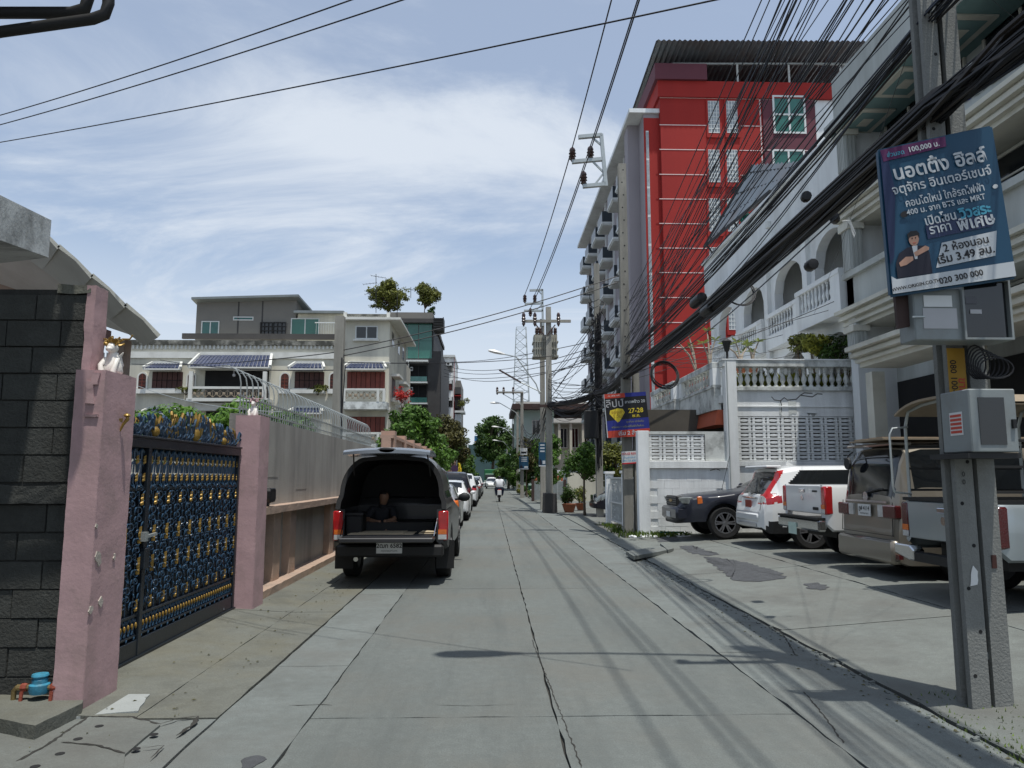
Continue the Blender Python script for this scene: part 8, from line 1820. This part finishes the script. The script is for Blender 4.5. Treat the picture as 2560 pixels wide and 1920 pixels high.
# lattice mast
YM = 150.0; mt = thing('lattice_mast', 'tall thin steel lattice mast behind the mint house', 'mast', at(1303, 1190, YM)); p = at(1303, 1000, YM); zt_ = at(1303, 820, YM).z; w0, w1 = 2.2, 1.0
def mp_(i, f): k = w0 + (w1 - w0) * f; return Vector((p.x + (-k if i in (0, 3) else k), YM + (-k if i < 2 else k), 2 + (zt_ - 2) * f))
b = MB()
for i in range(4): b.bar(mp_(i, 0), mp_(i, 1), 0.13)
b.build('leg', 'steel_galv', mt); b = MB()
for k_ in range(16):
    for i in range(4): j = (i + 1) % 4; b.bar(mp_(i, k_ / 16), mp_(j, (k_ + 1) / 16), 0.10); b.bar(mp_(i, (k_ + 1) / 16), mp_(j, (k_ + 1) / 16), 0.08)
o = b.build('bracing', 'steel_galv', mt); tag(o, kind='stuff')
# ------------------------------------------------------------------ wires
def cpts(p, q, sag, n=12):
    p, q = Vector(p), Vector(q); return [p + (q - p) * (i / n) - Vector((0, 0, sag * 4 * (i / n) * (1 - i / n))) for i in range(n + 1)]
def cable(p, q, sag, r, label, group, m='cable', n=12): return tag(MB().tube(cpts(p, q, sag, n), r, 5).build('overhead_cable', m, None, smooth=60, fix=False), label, 'cable', group)
# high voltage lines over the lane
for i, (a, b_) in enumerate(zip(insE, insG)):
    nm = ('outer', 'inner', 'lower')[i]
    cable(a, b_, 0.25, 0.017, nm + ' power line between the two steel brackets', 'power lines')
    cable((a.x - 0.05, -8, a.z + 0.1), a, 0.35, 0.016, nm + ' power line rising overhead from the second pole', 'power lines', n=20)
# wires across the lane
for i, (l_, r_) in enumerate((((-60, 305, 11), (900, -8, 6.5)), ((-60, 328, 11), (1030, -8, 6.3)), ((-60, 366, 11.5), (1825, -8, 5.2)))):
    cable(at(*l_), at(*r_), 0.05, 0.0075, ('highest', 'middle', 'lowest and longest')[i] + ' thin wire crossing the open sky over the lane', 'wires across the lane', n=16)
for i, (a, b_) in enumerate((((845, 878, 20), (1545, 690, EY)), ((845, 892, 20), (1545, 706, EY)), ((845, 905, 20), (1380, 890, BY)), ((845, 880, 20), (330, 910, 30)), ((845, 925, 20), (400, 900, 30)))):
    cable(at(*a), at(*b_), 0.15, 0.014, ('upper wire from the wall side pole to the second pole', 'lower wire from the wall side pole to the second pole', 'wire from the wall side pole to the transformer pole', 'wire from the wall side pole along the cream house', 'sagging wire in front of the cream house awnings')[i], 'wires from the wall side pole')
cable(at(345, 965, 14), at(705, 1030, 10), 0.1, 0.006, 'thin pale wire slanting down to the smooth pink pillar', 'wires from the wall side pole', 'steel_galv')
rc = random.Random(14)
for i in range(5): cable(at(1110, 905 + 9 * i, 60), at(1495, 850 + 14 * i, FY), rc.uniform(0.2, 0.9), 0.017, 'slack cable from the buildings across to the cable-wrapped pole', 'slack cables across the lane end')
# fan of thin wires along the poles
for i in range(36):
    xn = NPX + rc.uniform(-0.55, 0.35); zn = rc.uniform(5.4, 8.4)
    far = (FX + rc.uniform(-.1, .1), FY, rc.uniform(4.8, 7.8)) if i % 2 else (EX + rc.uniform(-.15, .15), EY, rc.uniform(4.4, 5.8))
    cable((xn, 2.2, zn), far, rc.uniform(0.05, 0.5), rc.uniform(0.0045, 0.009), 'thin black wire in the fan of wires above the main cable bundle', 'fan of thin wires above the bundle', 'cable_blue' if i % 5 == 0 else 'cable', 16)
for i in range(3):      # drop wires to the houses
    cable((NPX + rc.uniform(-.1, .15), NPY, rc.uniform(4.2, 6.2)), (rc.uniform(8.4, 9.8), rc.uniform(9, 24), rc.uniform(4.4, 8.8)), rc.uniform(0.05, 0.3), rc.uniform(0.0025, 0.0035), 'thin drop wire from the near pole to the shophouses', 'drop wires to the shophouses')
for i in range(7): cable((EX, EY, rc.uniform(4.2, 6.0)), (rc.uniform(9.2, 9.9), rc.uniform(18.5, 27), rc.uniform(4.6, 6.8)), rc.uniform(0.05, 0.4), rc.uniform(0.006, 0.010), 'thin wire from the second pole to the arcaded house', 'wires to the arcaded house')
# web between the third pole and the transformer pole
for i in range(26): cable((FX + rc.uniform(-.15, .1), FY, rc.uniform(4.6, 8.3)), (BX + rc.uniform(-.1, .2), BY, rc.uniform(4.4, 6.4)), rc.uniform(-0.1, 0.7), rc.uniform(0.008, 0.014), 'cable in the web between the transformer pole and the cable-wrapped pole', 'web of cables between two poles', 'cable_blue' if i % 4 == 0 else 'cable')
for i in range(12): cable((BX + rc.uniform(-.1, .1), BY, rc.uniform(4.2, 5.2)), (at(1305, 1050, 58).x + rc.uniform(-.1, .2), 58, rc.uniform(4.0, 6.0)), rc.uniform(0.3, 1.6), rc.uniform(0.012, 0.022), 'slack cable hanging between the transformer pole and the next pole', 'slack cables beyond the transformer')
# main bundle: many strands lashed together from pole to pole
def bundle(name, label, ends, nst, spread, r0, r1, seed, loose=0.2):
    rr = random.Random(seed); t = thing(name, label, 'cable bundle', ends[0], group='main cable bundles')
    for k_ in range(nst):
        pts = []; rad = spread * math.sqrt(rr.random()); a0 = rr.uniform(0, 6.28); tw_ = rr.uniform(-3, 3); sg = rr.uniform(0, loose) ** 1.0 * (1 if rr.random() < 0.25 else 0.15)
        for (p, q, sag) in zip(ends[:-1], ends[1:], [0.06] * 9):
            p, q = Vector(p), Vector(q); n = 14
            for i in range(n + (1 if q == Vector(ends[-1]) else 0)):
                f = i / n; a = a0 + tw_ * f; c = p + (q - p) * f - Vector((0, 0, (sag + sg) * 4 * f * (1 - f)))
                jit = 0.35 * math.sin(f * 9 + k_)
                pts.append(c + Vector((math.cos(a) * rad * (1 + jit * 0.4), 0, math.sin(a) * rad * (1 + jit * 0.3))))
        MB().tube(pts, rr.uniform(r0, r1), 5).build('strand', rr.choice(('cable', 'cable', 'cable', 'cable_brown', 'cable_blue')), t, smooth=60, fix=False)
    return t
N0 = Vector((NPX - 0.10, NPY - 0.16, at(2330, 285, NPY).z)); E0 = Vector((EX - 0.1, EY - 0.17, at(1562, 938, EY).z)); F0 = Vector((FX - 0.1, FY - 0.17, at(1488, 985, FY).z)); BB = Vector((BX, BY - 0.17, at(1366, 1012, BY).z))
bundle('cable_bundle', 'thick black cable bundle slung from the near pole to the second pole', (Vector((NPX - 0.1, -6, N0.z + 0.1)), N0, E0), 64, 0.115, 0.007, 0.019, 1, 0.5)
bundle('cable_bundle', 'black cable bundle between the second pole and the transformer pole', (E0, F0, BB), 34, 0.13, 0.010, 0.024, 2, 0.8)
N1 = Vector((NPX - 0.05, NPY - 0.16, N0.z + 0.75))
bundle('cable_bundle', 'looser upper cable bundle above the thick one', (Vector((NPX - 0.05, -6, N1.z + 0.3)), N1, Vector((EX - 0.05, EY - 0.16, E0.z + 0.55))), 16, 0.06, 0.005, 0.010, 3, 1.0)
# lashings, closures, coils
def closure(u, v, Y, L_, r, label, tilt=(0, 1, 0.0)):
    c = at(u, v, Y); d = Vector(tilt).normalized(); b = MB(); b.tube([c - d * L_ / 2, c - d * L_ * 0.46, c - d * L_ * .35, c + d * L_ * .35, c + d * L_ * 0.46, c + d * L_ / 2], [r * 0.4, r * 0.9, r, r, r * 0.9, r * 0.4], 10); return tag(b.build('splice_closure', 'black_plastic', None, smooth=50), label, 'splice closure', 'splice closures on the cables')
closure(2015, 492, 7.6, 0.10, 0.055, 'round black cable closure on the wire above the bundle', (0.2, 1, 0)); closure(2028, 663, 8.6, 0.16, 0.07, 'short black cable closure hanging near the arches'); closure(1745, 752, 12.5, 0.55, 0.10, 'fat black closure where cables gather on the bundle'); closure(1770, 775, 11.5, 0.45, 0.09, 'long black closure under the gathered cables')
t = closure(2086, 545, 7.6, 0.14, 0.055, 'black closure with a pale frayed end beside the bundle', (0.6, 1, 0)); c = at(2105, 553, 7.6); b = MB()
for i in range(5): b.tube([c, c + Vector((0.05 + 0.01 * i, 0, 0.01)), c + Vector((0.09 + 0.012 * i, 0, -0.05 - 0.02 * i)), c + Vector((0.10 + 0.005 * i, 0, -0.12 - 0.015 * i))], 0.004, 4)
tag(b.build('frayed_end', 'p_paper', None), 'pale frayed cable end dangling from a closure', 'cable end')
def ring(u, v, Y, r, k_, label):
    c = at(u, v, Y); b = MB(); rr = random.Random(k_)
    for i in range(k_): q = r * rr.uniform(0.88, 1.04); o = Vector((rr.uniform(-.02, .02), rr.uniform(-.04, .04), rr.uniform(-.03, .03))); b.tube([c + o + Vector((q * math.cos(a), 0.1 * math.sin(a * 1), q * math.sin(a))) for a in [j * math.pi / 10 for j in range(21)]], 0.011, 5)
    tag(b.build('cable_coil', 'cable', None, smooth=60), label, 'cable coil', 'coils hanging from the cables')
ring(1661, 937, 15.0, 0.29, 6, 'round coil of black cable hanging before the red wall'); ring(1845, 727, 10.6, 0.22, 2, 'thin cable loop hanging near the arcaded house')
# ------------------------------------------------------------------ far side of the lane beyond the poles
Ym = 88.0
mh_ = thing('mint_house', 'pale mint house with brown roof edge behind the transformer pole', 'house', at(1390, 1190, Ym)); G = Face(mh_, Ym)
x0, x1, z0, z1 = G.r(1293, 1385, 1024, 1190); B(x0, x1, Ym, Ym + 14, 0, z1).build('wall', 'mint', mh_)
x0, x1, z0, z1 = G.r(1385, 1500, 1045, 1190); B(x0, x1, Ym + 0.6, Ym + 14, 0, z1).build('side_wing', 'cream', mh_)
G.box('roof_edge', 'roof_brown', 1280, 1500, 1012, 1025, 1.2, 14); G.box('roof', 'cream_trim', 1290, 1495, 1006, 1012, 0.6, 12)
G.box('porch_slab', 'cream_trim', 1380, 1500, 1050, 1060, 2.4, 0); 
for u in (1392, 1420, 1450, 1480): G.box('porch_column', 'cream', u, u + 5, 1060, 1150, 2.2, -1.8)
for u in (1400, 1428, 1458): G.window(u, u + 18, 1070, 1120, 'cream_trim', 'glass_dark', 2, 1, 0.08, 0.05)
G.window(1330, 1350, 1050, 1085, 'cream_trim', 'glass_dark', 2, 1, 0.08, 0.05); G.box('band', 'roof_brown', 1385, 1480, 1044, 1047, 0.1, 0)
# closing blocks so that the horizon is built up as in the street
for i, (xa, xb, ya, h, m, lb_) in enumerate(((6, 30, 112, 7, 'cream', 'plain low cream building beyond the mint house'), (-30, -6, 118, 9, 'white_paint', 'plain pale building beyond the far parked cars'), (-26, -10, 80, 7, 'grey_panel', 'plain grey building behind the glass fronted one'))):
    t = thing('plain_building', lb_, 'building', ((xa + xb) / 2, ya, 0)); B(xa, xb, ya, ya + 12, 0, h).build('wall', m, t); B(xa - 0.4, xb + 0.4, ya - 0.4, ya + 12.4, h, h + 0.35).build('roof_slab', 'roof_brown', t)
    for j in range(int((xb - xa) / 3)):
        for k_ in range(int(h / 3)): o = B(xa + 0.8 + 3 * j, xa + 2.2 + 3 * j, ya - 0.03, ya, 1 + 3 * k_, 2.3 + 3 * k_).build('window', 'glass_dark', t)
# trees and shrubs by the poles
tree('yard_tree', 'leafy tree with pale blossoms beside the cable-wrapped pole', 'tree', (3.95, 31.2, 0.03), 3.3, rclumps(random.Random(21), 13, 1.0, 1.0, 1.75, 2.9, 0.4, 0.62), 5200, 0.075, 'leaf_green', 0.06, 41, group='trees by the poles', fork=0.5)
tree('yard_tree', 'lighter bushy tree behind the white gate', 'tree', (5.3, 31.5, 0.03), 3.2, rclumps(random.Random(22), 13, 1.2, 1.0, 1.5, 2.7, 0.5, 0.7), 5200, 0.08, 'leaf_olive', 0.07, 42, group='trees by the poles', fork=0.5)
tree('yard_tree', 'green tree behind the transformer pole', 'tree', (3.7, 46, 0.03), 4.4, rclumps(random.Random(23), 12, 1.1, 1.3, 1.5, 4.0, 0.55, 0.85), 4800, 0.11, 'leaf_green', 0.08, 43, group='trees by the poles')
tree('yard_tree', 'dense tree overhanging the lane between the far poles', 'tree', (3.5, 69, 0), 5.0, rclumps(random.Random(24), 14, 1.3, 2.2, 1.2, 4.6, 0.7, 1.1), 4600, 0.15, 'leaf_dark', 0.1, 44, group='trees by the poles')
tree('yard_tree', 'dry brownish vine-hung tree by the pole with three insulators', 'tree', (3.0, 60.5, 0), 5.2, rclumps(random.Random(25), 12, 0.75, 0.9, 2.2, 4.8, 0.4, 0.6), 3000, 0.10, 'leaf_brown', 0.06, 45, group='trees by the poles')
tree('yard_tree', 'bushy tree at the foot of the most distant lamp', 'tree', (3.6, 90, 0), 5.2, rclumps(random.Random(26), 12, 1.5, 2.4, 1.0, 4.8, 0.8, 1.2), 3800, 0.18, 'leaf_green', 0.12, 46, group='trees by the poles')
shrub('potted_plant', 'sprawling dark plant in a large pot beside the pole plinth', (BX + 0.85, BY - 0.4, 0.85), (0.42, 0.4, 0.5), 900, 0.06, 'leaf_dark', seed=41, pot=0.32, stem=0.35)
shrub('potted_plant', 'grey green potted shrub at the yard entrance behind the plinth', (BX + 1.6, BY + 1.5, 0.8), (0.4, 0.4, 0.4), 600, 0.06, 'leaf_olive', seed=42, pot=0.25, stem=0.35)
for i, (x, y, m, lb_) in enumerate(((2.95, 52, 'leaf_weed', 'low weedy clump on the footpath before the green bin'), (3.05, 64, 'leaf_green', 'low bush on the footpath beyond the green bin'), (2.9, 72, 'leaf_yellow', 'yellowish low bush further along the footpath'))):
    shrub('footpath_bush', lb_, (x, y, 0.5), (0.35, 0.7, 0.45), 700, 0.07, m, seed=50 + i, stem=0.1, group='bushes along the footpath')
# hanging fern on transformer pole and posters on far poles
for (u0, u1, v0, v1, Y, lb_) in ((1347, 1364, 1106, 1166, BY - 0.3, 'narrow blue poster on the transformer pole'), (1298, 1321, 1141, 1173, 57.6, 'small blue poster on the pole with three insulators')):
    t = thing('small_poster', lb_, 'poster', at((u0 + u1) / 2, v1, Y)); p, q_ = at(u0, v1, Y), at(u1, v0, Y); B(p.x, q_.x, Y, Y + 0.03, p.z, q_.z).build('board', 'p_blue', t); h = q_.z - p.z; w_ = q_.x - p.x
    B(p.x, q_.x, Y - 0.004, Y - 0.001, p.z, p.z + 0.05 * h).build('footer', 'p_white', t)
    for k_ in range(3): B(p.x + 0.2 * w_, q_.x - 0.15 * w_, Y - 0.004, Y - 0.001, q_.z - (0.14 + 0.13 * k_) * h, q_.z - (0.08 + 0.13 * k_) * h).build('print_line', 'p_white', t)
    B(p.x + 0.55 * w_, q_.x - 0.06 * w_, Y - 0.005, Y - 0.001, p.z + 0.1 * h, p.z + 0.24 * h).build('price_panel', 'p_white', t); MB().prism([(0.1 * w_, 0.06 * h), (0.42 * w_, 0.06 * h), (0.4 * w_, 0.2 * h), (0.3 * w_, 0.3 * h), (0.18 * w_, 0.3 * h), (0.1 * w_, 0.2 * h)], (0, 0.003, 0), (p.x, Y - 0.006, p.z)).build('print_figure', 'p_suit', t)
t = thing('small_poster', 'pale notice above the small blue poster', 'poster', at(1310, 1137, 57.6)); p, q_ = at(1301, 1137, 57.6), at(1318, 1120, 57.6); B(p.x, q_.x, 57.6, 57.63, p.z, q_.z).build('board', 'p_paper', t); B(p.x + 0.05, q_.x - 0.05, 57.594, 57.599, p.z + 0.1, p.z + 0.25).build('print_line', 'p_black', t)
# side gate and low walls
sgx = thing('side_gate', 'low grey sheet gate between red brown posts beyond the transformer pole', 'gate', (4.2, 50, 0))
for u in (1332, 1412): x = at(u, 1200, 50).x; B(x - 0.09, x + 0.09, 49.9, 50.1, 0, 1.45).build('post', 'roof_brown', sgx)
xa, xb = at(1335, 1200, 50).x, at(1409, 1200, 50).x
for i in range(5): B(xa + (xb - xa) * i / 5 + 0.01, xa + (xb - xa) * (i + 1) / 5 - 0.01, 49.97, 50.03, 0.1, 1.32).build('panel', 'box_grey', sgx)
for i in range(8): x = xa + (xb - xa) * (i + .5) / 8; B(x - 0.08, x + 0.08, 49.96, 50.0, 1.35, 1.7).build('timber_slat', 'orange_roof', sgx)
tag(B(5.2, 12, 50, 50.2, 0, 1.9).build('side_wall', 'cream', None), 'plain low cream wall beside the grey sheet gate', 'wall')
tag(B(5.6, 13, 62, 62.2, 0, 2.2).build('side_wall', 'white_paint', None), 'plain pale wall across the end of the yard', 'wall')
# wheeled bin
bn = thing('green_bin', 'green wheeled rubbish bin on the footpath', 'bin', (3.2, 57.0, 0.03))
MB().add([(2.98, 56.75, 0.1), (3.42, 56.75, 0.1), (3.42, 57.2, 0.1), (2.98, 57.2, 0.1), (2.92, 56.68, 0.92), (3.48, 56.68, 0.92), (3.48, 57.25, 0.92), (2.92, 57.25, 0.92)], [(0, 3, 2, 1), (4, 5, 6, 7), (0, 1, 5, 4), (1, 2, 6, 5), (2, 3, 7, 6), (3, 0, 4, 7)]).build('body', 'bin_green', bn); B(2.9, 3.5, 56.64, 57.28, 0.92, 1.0).build('lid', 'bin_green', bn, bevel=0.02); B(3.06, 3.34, 56.69, 56.7, 0.5, 0.7).build('emblem', 'p_paper', bn)
for x in (2.98, 3.42): MB().lathe([(0.1, -0.03), (0.1, 0.03)], (x, 57.2, 0.12), 10, 'x').build('wheel', 'tyre', bn)
# white ornamental gate beside the garden wall
wg = thing('white_gate', 'white wrought iron gate between white posts beside the garden wall', 'gate', (4.2, 22, 0))
XW = 4.12
for y in (19.35, 22.4, 25.6): B(XW - 0.12, XW + 0.14, y, y + 0.26, 0, 1.72).build('post', 'white_wall', wg, bevel=0.01); B(XW - 0.16, XW + 0.18, y - 0.04, y + 0.30, 1.72, 1.8).build('post_cap', 'white_wall', wg)
for (ya, yb) in ((19.65, 22.38), (22.7, 25.55)):
    for z in (0.14, 0.75, 1.55): B(XW - 0.02, XW + 0.03, ya, yb, z, z + 0.05).build('rail', 'alu_white', wg)
    b = MB(); n = 13
    for i in range(n): y = ya + 0.1 + (yb - ya - 0.2) * i / (n - 1); b.tube([(XW, y, 0.16), (XW, y, 1.58)], 0.014, 5)
    b.build('bars', 'alu_white', wg).name = 'bar_panel'
    b = MB()
    for i in range(9):
        for z in (0.35, 0.58, 0.95, 1.18, 1.4): spiral(b, ya + 0.25 + (yb - ya - 0.5) * i / 8, z, 0.085, 1 if i % 2 else -1, i, 0.013, XW)
    b.build('scrollwork', 'alu_white', wg, smooth=50, fix=False)
    B(XW + 0.05, XW + 0.06, ya, yb, 0.15, 1.55).build('backing_sheet', 'box_grey', wg)  # added sheet, its grey standing for the dark gaps of an open gate
# weeds by the gate and pole
b = MB(); rw = random.Random(8)
def tuft(b, x, y, z, n, h, sp_):
    for _ in range(n):
        a = rw.uniform(0, 6.28); q = Vector((x + rw.gauss(0, sp_), y + rw.gauss(0, sp_), z)); d = Vector((math.cos(a), math.sin(a), 0)) * h * rw.uniform(0.2, 0.8); up = Vector((0, 0, h * rw.uniform(0.5, 1.2))); e = Vector((-d.y, d.x, 0)).normalized() * 0.012
        b.add([q - e, q + e, q + d * 0.5 + up * 0.8 + e * 0.8, q + d + up, q + d * 0.5 + up * 0.8 - e * 0.8], [(0, 1, 2, 3, 4)])
for i in range(60): tuft(b, rw.uniform(3.45, 5.0), rw.choice((rw.uniform(18.6, 19.05), rw.uniform(19.3, 22))) if i % 2 else rw.uniform(18.7, 19.0), 0.12, 9, 0.13, 0.07) if i < 35 else tuft(b, rw.uniform(3.5, 3.95), rw.uniform(19.6, 25), 0.03, 9, 0.12, 0.08)
tag(b.build('weeds', 'leaf_weed', fix=False), 'ragged weeds at the foot of the second pole and white wall', 'weeds', kind='stuff')
b = MB()
for i in range(26): p = Vector((rw.uniform(3.5, 5.2), rw.uniform(18.5, 19.0), 0.14)); a = rw.uniform(0, 3); s = rw.uniform(0.02, 0.06); b.obox(p, (s * math.cos(a), s * math.sin(a), 0.01), (-s * math.sin(a) * .6, s * math.cos(a) * .6, 0.01), (0, 0, 0.012))
tag(b.build('litter', 'p_paper'), 'scattered pale litter at the foot of the white wall', 'litter', kind='stuff')
tag(MB().tube([(4.3, 18.9, 0.22), (4.9, 18.95, 0.21), (5.0, 19.0, 0.15)], 0.025, 7).build('pipe', 'net_green'), 'short pale green pipe lying against the white wall', 'pipe')
# ------------------------------------------------------------------ terrace plants
def frangipani(base, brs, label, seed, m='leaf_pale', ls=0.30):
    t = thing('frangipani', label, 'plant', base, group='frangipani on the terrace'); base = Vector(base); r = random.Random(seed); b = MB(); l = MB()
    for (dx, dy, dz) in brs:
        tip = base + Vector((dx, dy, dz)); mid = base + Vector((dx * 0.35, dy * 0.35, dz * 0.55)); b.tube([base, mid, tip], [0.035, 0.028, 0.02], 6)
        for k_ in range(9):
            a = k_ * 0.7 + r.uniform(-.2, .2); e = r.uniform(0.1, 0.9); d = Vector((math.cos(a) * math.cos(e), math.sin(a) * math.cos(e), math.sin(e))); n = d.cross(Vector((0, 0, 1))).normalized(); q = ls * r.uniform(0.7, 1.1); dr = Vector((0, 0, -0.06))
            l.add([tip, tip + d * q * 0.5 + n * q * 0.14, tip + d * q + dr, tip + d * q * 0.5 - n * q * 0.14], [(0, 1, 2, 3)])
    b.build('stem', 'bark_pale', t, smooth=60); l.build('leaves', m, t, fix=False)
    MB().lathe([(0.12, 0), (0.2, 0.3), (0.22, 0.32), (0.18, 0.33)], base - Vector((0, 0, 0.32)), 10).build('pot', 'terracotta', t, smooth=40)
def onp(u, v, Y): return at(u, v, Y)
for i, (u, v, Y, tips, lb_) in enumerate(((1742, 935, 23, ((1690, 850), (1722, 840), (1726, 870)), 'frangipani with pale bent stems at the balcony corner'), (1775, 920, 22.4, ((1757, 858), (1788, 850), (1768, 826)), 'tall frangipani against the red wall beyond the balcony'), (1852, 905, 21.5, ((1812, 862), (1840, 858), (1870, 866), (1858, 880)), 'leafy frangipani behind the balustrade corner'), (1882, 905, 22.5, ((1868, 862), (1896, 855), (1880, 880)), 'second leafy frangipani near the arcaded house'))):
    p0 = at(u, v, Y); frangipani(p0, [tuple(at(a, c, Y + 0.2 * j) - p0) for j, (a, c) in enumerate(tips)], lb_, 60 + i)
shrub('terrace_shrub', 'yellow green shrub on the terrace before the arches', at(2035, 868, 21.0), (0.5, 0.4, 0.38), 1300, 0.07, 'leaf_yellow', seed=71, stem=0.7); shrub('terrace_shrub', 'dark creeper hanging beside the shaded arch', at(2110, 880, 20.6), (0.8, 0.5, 0.6), 1300, 0.07, 'leaf_dark', seed=72, stem=0.4)
shrub('terrace_shrub', 'small dark shrub beside the yellow green one', at(1998, 862, 21.6), (0.45, 0.4, 0.35), 900, 0.07, 'leaf_olive', seed=73, stem=0.7)
for i in range(8):
    x = xd + 0.35 + i * 0.36; t = thing('potted_grass', 'spiky potted plant behind the terrace balustrade', 'plant', (x, Yv + 0.45, 3.75), group='potted plants behind the balustrade'); MB().lathe([(0.08, 0), (0.12, 0.18), (0.13, 0.2), (0.1, 0.2)], (x, Yv + 0.45, 3.75), 9).build('pot', 'terracotta', t, smooth=40)
    b = MB(); tuft(b, x, Yv + 0.42, 3.93, 60, 0.42, 0.06); b.build('leaves', 'leaf_olive' if i % 3 else 'leaf_yellow', t, fix=False)
tl = thing('terrace_lamp', 'small black lantern post on the balustrade corner', 'lamp', at(1818, 902, Yv)); p = at(1818, 902, Yv); MB().tube([p, p + Vector((0, 0, 0.25))], 0.03, 6).lathe([(0.06, 0.25), (0.12, 0.5), (0.14, 0.52), (0.03, 0.6)], p, 8).build('lantern', 'frame_black', tl)
# weathered sign frame on the arcaded house
os_ = thing('old_signboard', 'weathered rusty back of an old projecting sign by the near shophouse', 'sign', at(2150, 480, 19.6)); p, q_ = at(2126, 482, 19.4), at(2200, 320, 19.4)
B(p.x, q_.x, 19.35, 19.5, p.z, q_.z).build('panel', 'mould', os_); MB().box(p.x - 0.05, p.x, 19.3, 19.55, p.z, q_.z).box(q_.x, q_.x + 0.05, 19.3, 19.55, p.z, q_.z).build('side_frame', 'canvas_tan', os_); MB().box(p.x - 0.05, q_.x + 0.05, 19.3, 19.55, q_.z, q_.z + 0.06).build('top_frame', 'canvas_tan', os_)

# dry leaves and grit along the gutters
b = MB(); rl = random.Random(31)
for i in range(420):
    if i % 3: y = rl.uniform(3.2, 16); x = 3.0 - abs(rl.gauss(0, 0.16)); z = 0.006
    else: y = rl.uniform(3.4, 14); x = -2.0 - abs(rl.gauss(0, 0.45)); z = 0.012 if x > -2.36 else 0.012 + 0.05 * min(1, (-2.37 - x) / 0.9)
    if x < -2.9: continue
    a = rl.uniform(0, 6.28); s_ = rl.uniform(0.006, 0.02); d = Vector((math.cos(a), math.sin(a), 0)) * s_; e = Vector((-d.y, d.x, 0)) * 0.5; p = Vector((x, y, z)); b.add([p - d, p + e + Vector((0, 0, s_ * .4)), p + d, p - e + Vector((0, 0, s_ * .3))], [(0, 1, 2, 3)])
tag(b.build('dry_leaves', 'leaf_brown', fix=False), 'scattered dry leaves and grit along both gutters', 'leaves', kind='stuff')
